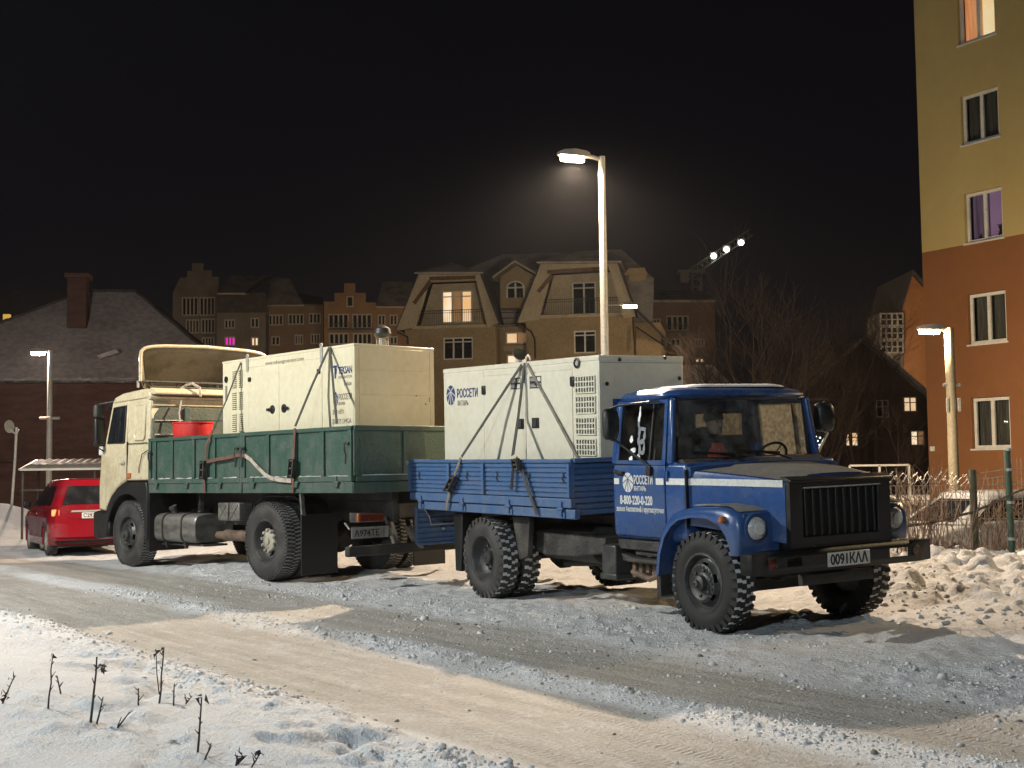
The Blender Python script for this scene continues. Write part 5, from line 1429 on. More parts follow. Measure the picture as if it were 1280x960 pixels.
# tall headboard of worn green planks, upper corners rounded
for k in range(5):
    z0 = 1.39 + 0.232 * k
    hw = 1.19
    if k < 4:
        MB().box(-0.80, -0.765, -hw, hw, z0, z0 + 0.222).build('plank', GREENW, maz, bevel=0.005)
    else:
        MB().prism([(-hw, z0), (hw, z0), (hw - 0.02, z0 + 0.09), (hw - 0.11, z0 + 0.20), (-hw + 0.11, z0 + 0.20), (-hw + 0.02, z0 + 0.09)], 'x', -0.80, -0.765).build('plank', GREENW, maz, bevel=0.005)
for y in (0.62, -0.62):
    MB().box(-0.84, -0.80, y - 0.04, y + 0.04, 1.39, 2.52).build('headboard_post', GREEN, maz, bevel=0.006)
for z in (2.09, 2.31):
    MB().tube([(-0.81, 1.18, z), (-0.81, 0.70, z + 0.005)], 0.010, 6).build('tie_rail', GALV, maz)

# ------------------------------------------------------------------ generators on the two beds
def canopy_body(parent, L, W, H, mat, base=0.10):
    """sheet metal housing: x length, y width, z height, on a skid"""
    MB().box(-L / 2 + 0.03, L / 2 - 0.03, -W / 2 + 0.04, W / 2 - 0.04, 0.0, base + 0.02).build('skid', CHASSIS, parent, bevel=0.01)
    MB().box(-L / 2, L / 2, -W / 2, W / 2, base, H).build('housing', mat, parent, bevel=0.012, seg=2)
def sheet(parent, name, x0, x1, z0, z1, y, s, mat, t=0.006, bevel=0.006):
    return MB().box(x0, x1, *sorted((y - s * 0.004, y + s * t)), z0, z1).build(name, mat, parent, bevel=bevel)
# white one: near face y = -W/2
WG, LGN, HG = 1.14, 3.50, 1.58
FW = FB @ Matrix.Translation((-3.65, -0.18, 1.155)) @ Matrix.Rotation(R(1.08), 4, 'Y')
wg = thing('generator', 'white generator set with black vent grilles and a round blue emblem, on the blue truck', 'generator', FW)
canopy_body(wg, LGN, WG, HG, WHITEGEN)
yn = -WG / 2
def wx(x): return x + 3.65
def wz(x, z): return z - 1.155 + 0.0189 * (x + 3.65)
MB().box(-LGN / 2 - 0.006, LGN / 2 + 0.006, yn - 0.006, WG / 2 + 0.006, HG - 0.055, HG + 0.004).build('top_edge', WHITEGEN, wg, bevel=0.01)
for a, b in ((-4.325, -3.385), (-3.365, -2.405)):
    d = sheet(wg, 'door', wx(a), wx(b), 0.16, wz((a + b) / 2, 2.578), yn, -1, WHITEGEN, 0.010)
    hx = -3.485 if a < -4 else -3.16
    h = MB().box(wx(hx) - 0.075, wx(hx) + 0.075, yn - 0.020, yn - 0.008, wz(hx, 1.955), wz(hx, 2.075)).build('handle', BLACK, d, bevel=0.008)
    MB().box(wx(hx) - 0.03, wx(hx) + 0.03, yn - 0.032, yn - 0.019, wz(hx, 1.975), wz(hx, 2.055)).build('latch_lever', RIM, h, bevel=0.006)
    for zz in (2.45, 1.36):
        hx2 = -4.335 if a < -4 else -2.385
        MB().box(wx(hx2) - 0.04, wx(hx2) + 0.04, yn - 0.030, yn - 0.004, wz(hx2, zz) - 0.055, wz(hx2, zz) + 0.055).build('door_hinge', BLACK, d, bevel=0.012)
for a, b, z0, z1 in ((-5.385, -4.355, 0.13, HG - 0.065), (-4.325, -2.405, wz(-3.3, 2.60), HG - 0.065), (-2.365, -1.915, 0.13, HG - 0.065)):
    sheet(wg, 'side_panel', wx(a), wx(b), z0, z1, yn, -1, WHITEGEN, 0.006)
# four vent grilles: dark recess behind a lattice of real bars
for z0, z1 in ((2.315, 2.495), (2.095, 2.275), (1.865, 2.045), (1.64, 1.815)):
    x0, x1 = wx(-2.325), wx(-1.965)
    a, b = wz(-2.1, z0), wz(-2.1, z1)
    v = MB().box(x0, x1, yn - 0.0085, yn - 0.007, a, b).build('vent', INK, wg)
    m = MB()
    for i in range(8):
        x = x0 + (x1 - x0) * i / 7
        m.box(x - 0.0085, x + 0.0085, yn - 0.022, yn - 0.0087, a, b)
    for i in range(4):
        z = a + (b - a) * i / 3
        m.box(x0 - 0.0086, x1 + 0.0086, yn - 0.0235, yn - 0.0223, z - 0.007, z + 0.007)
    m.build('vent_bars', WHITEGEN, v)
g = MB().lathe([(0.056, 0.0), (0.058, 0.014), (0.036, 0.020), (0.030, 0.010)], (wx(-2.295), yn - 0.006, wz(-2.295, 2.645)), (0, -1, 0), 24).build('gauge_ring', BLACK, wg)
MB().lathe([(0.029, 0.012), (0.012, 0.014), (0.001, 0.014)], (wx(-2.295), yn - 0.006, wz(-2.295, 2.645)), (0, -1, 0), 20).build('gauge_cap', GALV, g)
for x0, x1, z0, z1 in ((-3.70, -3.475, 2.425, 2.56), (-3.275, -3.025, 2.415, 2.555)):
    st = MB().box(wx(x0), wx(x1), yn - 0.0125, yn - 0.0095, wz(x0, z0), wz(x0, z1)).build('sticker', INK, wg)
    m = MB()
    for k in range(2):
        zb = wz(x0, z0) + 0.010 + k * (z1 - z0) / 2
        m.box(wx(x0) + (x1 - x0) * 0.66, wx(x0) + (x1 - x0) * 0.94, yn - 0.0135, yn - 0.0127, zb, zb + 0.048)
        for q in range(3):
            m.box(wx(x0) + 0.012, wx(x0) + (x1 - x0) * (0.56 - 0.06 * q), yn - 0.0135, yn - 0.0127, zb + 0.008 + 0.015 * q, zb + 0.013 + 0.015 * q)
    m.build('sticker_print', PLATE, st)
disc_logo(wg, wx(-5.195), wz(-5.195, 2.425), 0.118, 0.128, yn - 0.008, NAVY, WHITEGEN)
writing('lettering', 'РОССЕТИ', 0.150, NAVY, wg, (wx(-5.035), yn - 0.008, wz(-5.0, 2.388)), (1, 0, 0), (0, -1, 0), 'LEFT', 0.53, bold=0.003)
writing('lettering', 'ЯНТАРЬ', 0.088, GREYPR, wg, (wx(-5.02), yn - 0.008, wz(-5.0, 2.285)), (1, 0, 0), (0, -1, 0), 'LEFT', 0.28, bold=0.001)
for y, z in ((-0.48, 2.66), (0.136, 2.685), (-0.65, 2.40), (0.335, 2.46)):
    MB().lathe([(0.022, 0), (0.022, 0.012), (0.008, 0.018), (0.001, 0.018)], (LGN / 2, y + 0.18, wz(-1.9, z)), (1, 0, 0), 12).build('plug', BLACK, wg)
MB().box(LGN / 2 - 0.001, LGN / 2 + 0.003, yn + 0.02, WG / 2 - 0.02, HG - 0.075, HG - 0.071).build('seam', GREYPR, wg)
MB().tube([(wx(-4.45), 0.0, HG), (wx(-4.45), 0.0, HG + 0.05)], 0.06, 16).tube([(wx(-4.45), 0.0, HG + 0.05), (wx(-4.45), 0.0, HG + 0.12)], 0.045, 16).build('exhaust_outlet', GALV, wg)
MB().lathe([(0.001, -0.01), (0.09, -0.01), (0.095, 0.0), (0.09, 0.01), (0.001, 0.01)], (wx(-4.45) + 0.02, 0.0, HG + 0.155), (0.75, -0.1, 0.6), 20).build('rain_flap', CHASSIS, wg)
e = MB().tube([(wx(-3.37) + 0.05 * math.cos(a), yn + 0.03, HG + 0.02 + 0.055 * math.sin(a)) for a in np.linspace(0, math.pi, 9)], 0.012, 6)
e.box(wx(-3.37) - 0.035, wx(-3.37) + 0.035, yn - 0.02, yn - 0.008, HG - 0.24, HG + 0.02)
e.build('lifting_lug', PLATE, wg, bevel=0.004)

# cream one: near face y = +W/2
WC, LC, HC = 1.38, 3.33, 1.765
FC = FM @ Matrix.Translation((-3.785, 0.06, 1.386))
cg = thing('generator', 'cream generator set with two doors and blue and black lettering, on the green truck bed', 'generator', FC)
canopy_body(cg, LC, WC, HC, CREAMGEN)
yc = WC / 2
def cx(x): return x + 3.785
def cz(z): return z - 1.386
MB().box(-LC / 2 - 0.006, LC / 2 + 0.006, -WC / 2 - 0.006, yc + 0.006, HC - 0.035, HC + 0.004).build('top_edge', CREAMGEN, cg, bevel=0.008)
for a, b, z1 in ((-3.66, -2.86, 2.985), (-4.72, -3.69, 2.985)):
    d = sheet(cg, 'door', cx(b) if b < a else cx(a), cx(a) if b < a else cx(b), 0.16, cz(z1), yc, 1, CREAMGEN, 0.010)
    hx = -3.50 if a > -4 else -3.80
    h = MB().lathe([(0.062, 0.0), (0.062, 0.012), (0.03, 0.02), (0.001, 0.022)], (cx(hx), yc + 0.009, cz(2.365)), (0, 1, 0), 18).build('handle', BLACK, d)
    MB().box(cx(hx) - 0.01 if a > -4 else cx(hx) - 0.13, cx(hx) + 0.13 if a > -4 else cx(hx) + 0.01, yc + 0.025, yc + 0.04, cz(2.345), cz(2.385)).build('latch_lever', BLACK, h, bevel=0.006)
    MB().box(*sorted((cx(-2.90 if a > -4 else -4.66) - 0.035, cx(-2.90 if a > -4 else -4.66) + 0.035)), yc + 0.009, yc + 0.03, cz(2.80), cz(2.865)).build('lock', BLACK, d, bevel=0.008)
for a, b, z0, z1 in ((-2.835, -2.13, 0.12, HC - 0.045), (-4.72, -2.86, cz(3.01), HC - 0.045), (-4.97, -4.75, 0.12, HC - 0.045), (-5.43, -4.99, 0.12, HC - 0.045)):
    sheet(cg, 'side_panel', cx(a), cx(b), z0, z1, yc, 1, CREAMGEN, 0.005)
for k in range(3):      # louvres near the front edge, three blocks, two columns of slots
    z1 = cz(3.00 - 0.325 * k)
    v = MB()
    lv = MB()
    for xa, xb in ((-2.52, -2.40), (-2.70, -2.585)):
        v.box(cx(xa), cx(xb), yc + 0.0055, yc + 0.0065, z1 - 0.27, z1)
        for i in range(9):
            z = z1 - 0.27 + 0.03 * i
            lv.prism([(yc + 0.0068, z + 0.030), (yc + 0.024, z + 0.013), (yc + 0.024, z + 0.010), (yc + 0.0068, z + 0.012)], 'x', cx(xa), cx(xb))
    vo = v.build('vent', INK, cg)
    lv.build('vent_louvres', CREAMGEN, vo)
MB().lathe([(0.046, 0.0), (0.048, 0.014), (0.028, 0.018), (0.022, 0.008), (0.001, 0.008)], (cx(-2.235), yc + 0.004, cz(2.875)), (0, 1, 0), 20).build('gauge_ring', BLACK, cg)
MB().box(cx(-2.26), cx(-2.20), yc + 0.005, yc + 0.0062, cz(2.56), cz(2.78)).build('sticker', GREYPR, cg)
for x in (-2.83, -4.72):
    MB().box(cx(x) - 0.03, cx(x) + 0.03, yc + 0.004, yc + 0.016, HC - 0.20, HC + 0.03).tube([(cx(x) + 0.03 * math.cos(a), yc + 0.01, HC + 0.025 + 0.035 * math.sin(a)) for a in np.linspace(0, math.pi, 7)], 0.009, 6).build('lifting_lug', GALV, cg)
NX, NN = (-1, 0, 0), (0, 1, 0)
yl = yc + 0.0065
writing('web_address', 'www.teksangenerator.com', 0.075, GREYPR, cg, (cx(-3.80), yl + 0.0, HC - 0.135), NX, NN, 'CENTER', 0.98)
t_ = MB().box(cx(-5.08), cx(-4.985), yl, yl + 0.001, cz(2.855), cz(2.885)).box(cx(-5.05), cx(-5.015), yl, yl + 0.001, cz(2.71), cz(2.854)).prism([(cx(-5.075), cz(2.84)), (cx(-5.055), cz(2.852)), (cx(-5.05), cz(2.77)), (cx(-5.06), cz(2.76))], 'y', yl, yl + 0.0012)
t_.build('emblem', NAVY, cg)
writing('lettering', 'TEKSAN', 0.135, NAVY, cg, (cx(-5.10), yl, cz(2.765)), NX, NN, 'LEFT', 0.315, bold=0.003)
writing('lettering', 'GENERATOR', 0.055, GREYPR, cg, (cx(-5.10), yl, cz(2.70)), NX, NN, 'LEFT', 0.31)
writing('lettering', 'Teksan', 0.085, GREYPR, cg, (cx(-5.40), yl, cz(2.60)), NX, NN, 'RIGHT', 0.17)
disc_logo(cg, cx(-5.035), cz(2.425), 0.055, 0.10, yl, NAVY, CREAMGEN, N=(0, 1, 0), X=(-1, 0, 0))
writing('lettering', 'РОССЕТИ', 0.110, GREYPR, cg, (cx(-5.10), yl, cz(2.415)), NX, NN, 'LEFT', 0.30, bold=0.002)
writing('lettering', 'ЯНТАРЬ', 0.055, GREYPR, cg, (cx(-5.10), yl, cz(2.345)), NX, NN, 'LEFT', 0.15)
writing('lettering', '200 кВт', 0.095, GREYPR, cg, (cx(-4.96), yl, cz(2.225)), NX, NN, 'LEFT', 0.26)
writing('lettering', '276.275 DMGA', 0.095, GREYPR, cg, (cx(-4.95), yl, cz(2.095)), NX, NN, 'LEFT', 0.43)
xr = -LC / 2
for z0, z1, y0, y1 in ((cz(2.815), HC - 0.045, -0.60, 0.61), (cz(2.48), cz(2.798), -0.60, 0.61), (0.14, cz(2.463), -0.60, 0.61)):
    MB().box(xr - 0.005, xr + 0.002, y0, y1, z0, z1).build('rear_panel', CREAMGEN, cg, bevel=0.004)
for y0, y1 in ((-0.685, -0.612), (0.622, 0.685)):
    MB().box(xr - 0.0045, xr + 0.002, y0, y1, 0.12, HC - 0.045).build('rear_panel', CREAMGEN, cg, bevel=0.004)
MB().lathe([(0.016, 0), (0.016, 0.01), (0.001, 0.014)], (xr - 0.004, -0.53, cz(2.37)), (-1, 0, 0), 12).tube([(xr - 0.006, -0.595, cz(2.46)), (xr - 0.012, -0.597, cz(2.40))], 0.008, 6).tube([(xr - 0.006, -0.36, cz(2.47)), (xr - 0.012, -0.36, cz(2.49))], 0.010, 6).build('lock', GALV, cg)
ex = MB()
for i in range(4):
    a = math.pi / 2 * i + 0.5
    ex.tube([(cx(-5.05) + 0.085 * math.cos(a), -0.1 + 0.085 * math.sin(a), HC), (cx(-5.05) + 0.085 * math.cos(a), -0.1 + 0.085 * math.sin(a), HC + 0.14)], 0.012, 6)
ex.tube([(cx(-5.05), -0.1, HC), (cx(-5.05), -0.1, HC + 0.15)], 0.055, 14).build('exhaust_outlet', GALV, cg)
MB().lathe([(0.02, 0.0), (0.10, 0.02), (0.125, 0.07), (0.11, 0.14), (0.05, 0.18), (0.001, 0.185)], (cx(-5.05), -0.1, HC + 0.14), (0, 0, 1), 18).build('rain_cap', BLACK, cg)

# red tub standing behind the cab
tub = thing('tub', 'red plastic tub standing in the green bed behind the cream cab', 'tub', FM @ Matrix.Translation((-1.235, 0.76, 1.386)))
MB().lathe([(0.001, 0.0), (0.27, 0.0), (0.29, 0.03), (0.305, 0.86), (0.318, 0.865), (0.318, 0.885), (0.295, 0.885), (0.285, 0.83), (0.26, 0.10), (0.001, 0.08)], (0, 0, 0), (0, 0, 1), 32).build('body', REDPAINT, tub, smooth=40)
MB().tube([(0.30, 0.05, 0.88), (0.32, 0.06, 1.05), (0.36, 0.0, 1.25)], 0.012, 6).build('hose', WEBW, tub)

# ------------------------------------------------------------------ lashing straps
def on(F, px, py, d):
    x, z = hit(F, px, py, d)
    return F @ Vector((x, d, z))
def strap(label, F, parts, group, s, ratchet=None):
    """parts: list of (list of (px, py, local y), webbing, width)"""
    t = thing('lashing_strap', label, 'strap', Matrix.Translation(on(F, *parts[0][0][0])), group)
    I = t.matrix_world.inverted()
    ax = F.to_3x3() @ Vector((1, 0, 0))
    for k, (pts, mat, w) in enumerate(parts):
        q = [I @ on(F, *p) for p in pts]
        fine = []
        for a, b in zip(q[:-1], q[1:]):
            fine += [a.lerp(b, f) for f in (0, 0.5)]
        fine.append(q[-1])
        MB().strip(fine, ax, w, 0.006).build('webbing', mat, t)
    if ratchet:
        (pa, pb) = ratchet
        a, b = I @ on(F, *pa), I @ on(F, *pb)
        m = MB()
        m.bar(a, b, 0.085, 0.02, F.to_3x3() @ Vector((0, 1, 0)))
        n_ = (F.to_3x3() @ Vector((0, s, 0)))
        for u in (-0.05, 0.05):
            m.bar(a + ax * u + n_ * 0.02, b + ax * u + n_ * 0.03, 0.012, 0.055, F.to_3x3() @ Vector((0, 1, 0)))
        for f in (0.1, 0.5, 0.9):
            c_ = a.lerp(b, f) + n_ * 0.03
            m.tube([c_ - ax * 0.06, c_ + ax * 0.06], 0.014, 8)
        m.build('ratchet', CHASSIS, t)
    return t
GB = 'straps holding the white generator'
strap("dark strap from the white generator's top down left over the blue board", FB,
      [([(652, 456, -0.765), (614, 514, -0.94), (577, 571, -1.150)], WEB, 0.050), ([(576, 572.5, -1.185), (571, 586, -1.21), (563, 606, -1.225)], WEBG, 0.050),
       ([(562, 612, -1.225), (559, 628, -1.21), (558, 638, -1.20)], WEBG, 0.045)], GB, -1, ((569, 596, -1.215), (561, 614, -1.215)))
strap("dark steep strap below the white generator's lug, doubled over the blue board", FB,
      [([(656, 452, -0.765), (648, 520, -0.86), (641, 569, -1.150)], WEB, 0.050), ([(643, 573, -1.185), (641, 590, -1.215), (639, 612, -1.22)], INK, 0.05),
       ([(645, 572, -1.185), (653, 590, -1.215), (660, 612, -1.22), (668, 634, -1.21), (671, 643, -1.20)], WEB, 0.05),],
      GB, -1, ((646, 574, -1.215), (649, 588, -1.215)))
strap("grey strap slanting down right across the white generator's side", FB,
      [([(659, 455, -0.765), (690, 512, -0.775), (724, 576, -0.785)], WEBG, 0.040)], GB, -1)
GM = 'straps holding the cream generator'
strap("brown strap from the cream generator's top, right one on the green boards", FM,
      [([(411.5, 434, 0.765), (390, 482, 0.98), (369, 533, 1.25)], WEB, 0.05), ([(368.5, 535, 1.272), (367, 565, 1.285), (366.5, 585, 1.29)], WEBR, 0.05), ([(366.5, 590, 1.29), (366, 604, 1.29), (365.5, 616, 1.27)], WEBR, 0.05),
       ([(412.5, 434, 0.765), (416, 475, 0.95), (421, 529, 1.19)], WEB, 0.04)], GM, 1, ((367, 574, 1.29), (366, 597, 1.29)))
strap("brown strap just right of the red tub, over the green boards", FM,
      [([(301, 453, 0.765), (283, 500, 1.0), (267, 537, 1.25)], WEB, 0.035), ([(266, 538, 1.272), (258, 556, 1.285), (256, 575, 1.29)], WEBR, 0.05), ([(255.5, 580, 1.29), (255, 600, 1.29), (256, 616, 1.27)], WEBR, 0.05)], GM, 1, ((255.5, 576, 1.29), (255, 599, 1.29)))
sl = [(258, 577, 1.285), (270, 574.5, 1.295), (284, 572, 1.295), (296, 569, 1.29), (306, 569.5, 1.29), (314, 575, 1.295), (322, 584, 1.295), (331, 593, 1.295), (338, 597.5, 1.295), (350, 600, 1.295), (364, 601, 1.292)]
t = thing('slack_strap', 'loose pale strap sagging across the green boards between the two brown straps', 'strap', Matrix.Translation(on(FM, *sl[0])))
I = t.matrix_world.inverted()
MB().strip([I @ on(FM, *p) for p in sl[:5]], (0, 0, 1), 0.05, 0.006).build('webbing', WEBR, t)
MB().strip([I @ on(FM, *p) for p in sl[4:]], (0, 0, 1), 0.055, 0.006).build('webbing', WEBW, t)

# ------------------------------------------------------------------ parked cars
CARRED = paint('red_car_paint', (0.215, 0.006, 0.013), 0.25, (0.16, 0.018, 0.022), 3, 0.5, 0.85, coat=0.5, fine=0.04)
CARREDS = paint('salt_sprayed_red_paint', (0.10, 0.022, 0.035), 0.5, (0.17, 0.11, 0.12), 5, 0.42, 0.65, fine=0.1)
CARSILVER = paint('silver_car_paint', (0.50, 0.49, 0.47), 0.35, (0.58, 0.57, 0.55), 3, 0.45, 0.6, metal=0.15, coat=0.3)
CARGLASS = paint('dark_car_glass', (0.012, 0.012, 0.014), 0.08, (0.03, 0.03, 0.03), 3, fine=0.0, spec=0.7)
TLLIT = emit('lit_tail_lamp', (1.0, 0.20, 0.05), 1.6, (1.0, 0.45, 0.15), 10)
cw = MB().lathe([(0.19, 0.03), (0.20, 0.005), (0.27, 0.0), (0.30, 0.02), (0.305, 0.05), (0.305, 0.16), (0.29, 0.19), (0.19, 0.19)], (0, 0, 0), (0, 1, 0), 28).mesh('tyre', RUBBER, 40)
crm = MB().lathe([(0.195, 0.03), (0.19, 0.008), (0.175, 0.03), (0.165, 0.05), (0.06, 0.02), (0.05, 0.0), (0.001, 0.0)], (0, 0, 0), (0, 1, 0), 24)
for k in range(5):
    a = 2 * math.pi * k / 5
    crm.bar((0.04 * math.sin(a), 0.012, 0.04 * math.cos(a)), (0.175 * math.sin(a), 0.02, 0.175 * math.cos(a)), 0.02, 0.05, (math.cos(a), 0, -math.sin(a)))
crm = crm.mesh('rim', GALV, 40)
def make_car(label, M, paintm, sidem, snow, plate=None, litleft=False):
    t = thing('parked_car', label, 'car', M)
    L, W, H = 3.95, 0.835, 1.48
    wx_ = (-1.22, 1.24)
    xs = sorted(set([-1.975, -1.96, -1.90, -1.80, 1.62, 1.80, 1.90, 1.965] + [round(v, 3) for v in np.arange(-1.7, 1.61, 0.055)]))
    def arch(x):
        z = 0.20
        for c in wx_:
            d = 0.345 ** 2 - (x - c) ** 2
            if d > 0:
                z = max(z, 0.29 + math.sqrt(d))
        return z
    rings = []
    for x in xs:
        e = 0.0
        if x > 1.5:
            e = ((x - 1.5) / 0.465) ** 2 * 0.20
        if x < -1.75:
            e = ((-1.75 - x) / 0.225) ** 2 * 0.09
        w = W - e
        belt = 0.93 if x < 0.6 else 0.93 - 0.10 * (x - 0.6)
        if x > 1.75:
            belt -= 0.22 * ((x - 1.75) / 0.215) ** 2
        zb = arch(x) if -1.75 < x < 1.75 else (0.30 if x < 0 else 0.26)
        zb = min(zb, 0.66)
        h = (zb + belt) / 2
        side = [(w * 0.55, zb), (w - 0.035, zb), (w - 0.012, zb + 0.02), (w, max(zb + 0.04, 0.55)), (w - 0.004, max(zb + 0.05, 0.72)), (w - 0.03, belt - 0.06), (w - 0.06, belt - 0.01), (w - 0.12, belt + 0.01)]
        rings.append([(x, y, z) for y, z in side] + [(x, -y, z) for y, z in side[::-1]])
    b = MB().rings(rings)
    body = b.build('body', [paintm], t, smooth=50)
    # greenhouse
    def gh(f):        # f 0 belt .. 1 roof edge
        xb, xf = -1.93 + 0.32 * f, 1.02 - 0.86 * f
        w = 0.775 - 0.17 * f
        return xb, xf, w, 0.92 + 0.46 * f
    def gring(f, k=0.0, o=0.0):
        xb, xf, w, z = gh(f)
        xb -= o; xf += o; w += o
        c = 0.14
        return [(xb + c, w, z), (xf - c * 1.3, w, z), (xf - c * 0.4, w - 0.10, z), (xf, w - 0.32, z), (xf, -w + 0.32, z), (xf - c * 0.4, -w + 0.10, z), (xf - c * 1.3, -w, z), (xb + c, -w, z), (xb + 0.03, -w + 0.10, z), (xb, -w + 0.30, z), (xb, w - 0.30, z), (xb + 0.03, w - 0.10, z)]
    g = MB().rings([gring(0), gring(0.5), gring(1.0), [(x * 0.97 - 0.02, y * 0.92, z + 0.06) for x, y, z in gring(1.0)], [(x * 0.75 - 0.15, y * 0.6, z + 0.095) for x, y, z in gring(1.0)]])
    top = g.build('cabin', [paintm], t, smooth=50)
    def S(u, f, s, o=0.006):   # point on the cabin side, u 0 back..1 front
        xb, xf, w, z = gh(f)
        return (xb + 0.14 + (xf - 0.32 - xb) * u, s * (w + o), z)
    for s in (-1, 1):
        for u0, u1 in ((0.06, 0.30), (0.325, 0.60), (0.625, 0.985)):
            MB().add([S(u0, 0.08, s), S(u1, 0.08, s), S(min(u1, 0.97), 0.90, s), S(u0 + 0.02, 0.90, s)], [(0, 1, 2, 3)]).build('side_window', CARGLASS, top)
        for u in (0.325, 0.625):
            MB().bar((S(u, 0, s)[0], s * 0.832, 0.90), (S(u, 0, s)[0], s * 0.838, 0.36), 0.006, 0.006).build('door_gap', INK, body)
        MB().bar((-0.35, s * 0.835, 0.80), (-0.20, s * 0.835, 0.80), 0.03, 0.03).bar((0.55, s * 0.835, 0.80), (0.70, s * 0.835, 0.80), 0.03, 0.03).build('handle', paintm, body, bevel=0.006)
        MB().mbox(Matrix.Translation((0.78, s * 0.90, 0.98)), 0.09, 0.16, 0.12).build('mirror', BLACK, top, bevel=0.03)
        MB().box(-1.0, 1.0, *sorted((s * 0.70, s * 0.80)), 0.19, 0.26).build('sill', BLACK, body)
        if sidem:
            sp = MB()
            rr = [[(x, s * (W + 0.0035 - (0.0 if x < 1.5 else ((x - 1.5) / 0.465) ** 2 * 0.2)), z) for z in (max(arch(x) + 0.03, 0.34), 0.55, 0.72)] for x in np.arange(-1.62, 1.6, 0.08)]
            sp.rings(rr, cap=False, close=False)
            sp.build('salt_film', sidem, body)
        for c in wx_:
            wl = place(cw, 'wheel', t, Matrix.Translation((c, s * 0.80, 0.295)) @ (Matrix.Rotation(math.pi, 4, 'Z') if s > 0 else Matrix()))
            place(crm, 'rim', wl, Matrix())
        # tail lamp wraps the corner
        lit = litleft and s > 0
        lm = MB().rings([[(x, s * y, z) for x, y in ((-1.93, 0.775), (-1.955, 0.72), (-1.965, 0.56), (-1.90, 0.56), (-1.84, 0.775))] for z in (0.70, 0.80, 0.90)])
        tl = lm.build('tail_light', REDLENS, body, bevel=0.01)
        if lit:
            MB().rings([[(x, s * y, z) for x, y in ((-1.945, 0.79), (-1.967, 0.73), (-1.977, 0.66), (-1.93, 0.66), (-1.87, 0.79))] for z in (0.76, 0.88)]).build('lit_bulb', TLLIT, tl, bevel=0.01)
        MB().ball((1.90, s * 0.58, 0.66), 0.06, 0.16, 0.08).build('headlight', LENS, body)
    def Rr(v, f, o=0.006):
        xb, xf, w, z = gh(f)
        return (xb - 0.012, v * (w - 0.16), z)
    MB().add([Rr(-1, 0.12), Rr(1, 0.12), Rr(0.98, 0.88), Rr(-0.98, 0.88)], [(0, 1, 2, 3)]).build('rear_window', CARGLASS, top)
    def Fr(v, f, o=0.006):
        xb, xf, w, z = gh(f)
        return (xf + 0.010, v * (w - 0.24), z)
    MB().add([Fr(-1, 0.08), Fr(1, 0.08), Fr(0.98, 0.92), Fr(-0.98, 0.92)], [(0, 1, 2, 3)]).build('windscreen', CARGLASS, top)
    MB().rings([[(x, y, z) for y, z in ((0.50, 0.70), (0.50, 0.83), (-0.50, 0.83), (-0.50, 0.70))] for x in (-1.985, -1.96)]).build('plate_recess', paintm, body, bevel=0.012)
    MB().rings([[(x, y, z) for y, z in ((0.46, 0.825), (0.44, 0.86), (-0.44, 0.86), (-0.46, 0.825))] for x in (-2.0, -1.96)]).build('trim_bar', GALV, body, bevel=0.006)
    pb = MB().box(-1.998, -1.986, -0.26, 0.26, 0.705, 0.815).build('number_plate', WHITEPR, body, bevel=0.004)
    if plate:
        writing('plate_number', plate, 0.10, INK, pb, (-1.9992, 0.06, 0.728), (0, -1, 0), (-1, 0, 0), 'CENTER', 0.34, bold=0.002)
    rb = MB().rings([[(-2.03 + 0.03 * abs(y) ** 2 + (0.06 if abs(y) > 0.72 else 0), y, za) for za in (0.36, 0.42, 0.56, 0.62)] + [(-1.85, y, za) for za in (0.62, 0.36)] for y in np.linspace(-0.80, 0.80, 11)])
    rb.build('rear_bumper', paintm, body, smooth=40)
    MB().box(-1.92, -1.75, -0.7, 0.7, 0.24, 0.36).build('under_bumper', BLACK, body)
    MB().box(-1.7, 1.7, -0.66, 0.66, 0.17, 0.40).build('underbody', BLACK, body)
    MB().rings([[(1.93 + 0.05 - 0.08 * abs(y) ** 2, y, za) for za in (0.28, 0.40, 0.58)] + [(1.75, y, za) for za in (0.58, 0.28)] for y in np.linspace(-0.78, 0.78, 9)]).build('front_bumper', paintm, body, smooth=40)
    if snow:
        r0 = [[(x * 0.90 - 0.03, y * 0.86, z + 0.065) for x, y, z in gring(1.0)], [(x * 0.86 - 0.05, y * 0.80, z + 0.11) for x, y, z in gring(1.0)], [(x * 0.6 - 0.1, y * 0.5, z + 0.135) for x, y, z in gring(1.0)]]
        MB().rings(r0).build('roof_snow', SNOWM, top, smooth=60)
        MB().rings([[(x, y, 0.955 - 0.10 * (x - 0.6) - 0.02 * abs(y) + (0.02 if 1.0 < x < 1.7 else -0.03)) for y in np.linspace(-0.66, 0.66, 7)] for x in (0.9, 1.0, 1.3, 1.7, 1.8)], cap=False, close=False).build('bonnet_snow', SNOWM, body, smooth=60)
    return t
make_car('red hatchback with its left tail lamp lit, partly hidden by the cream truck cab', Matrix.Translation((-8.89, 26.06, -0.10)) @ Matrix.Rotation(R(118), 4, 'Z') @ Matrix.Rotation(R(1.0), 4, 'Y'), CARRED, CARREDS, False, 'С292ТН', True)
make_car('pale car facing left behind the wire fence and dry shrubs', Matrix.Translation((8.25, 23.3, -0.50)) @ Matrix.Rotation(R(212), 4, 'Z'), CARSILVER, None, False)
make_car('pale car cut off by the right photo edge behind the tall green post', Matrix.Translation((11.6, 24.4, -0.52)) @ Matrix.Rotation(R(205), 4, 'Z'), CARSILVER, None, True)

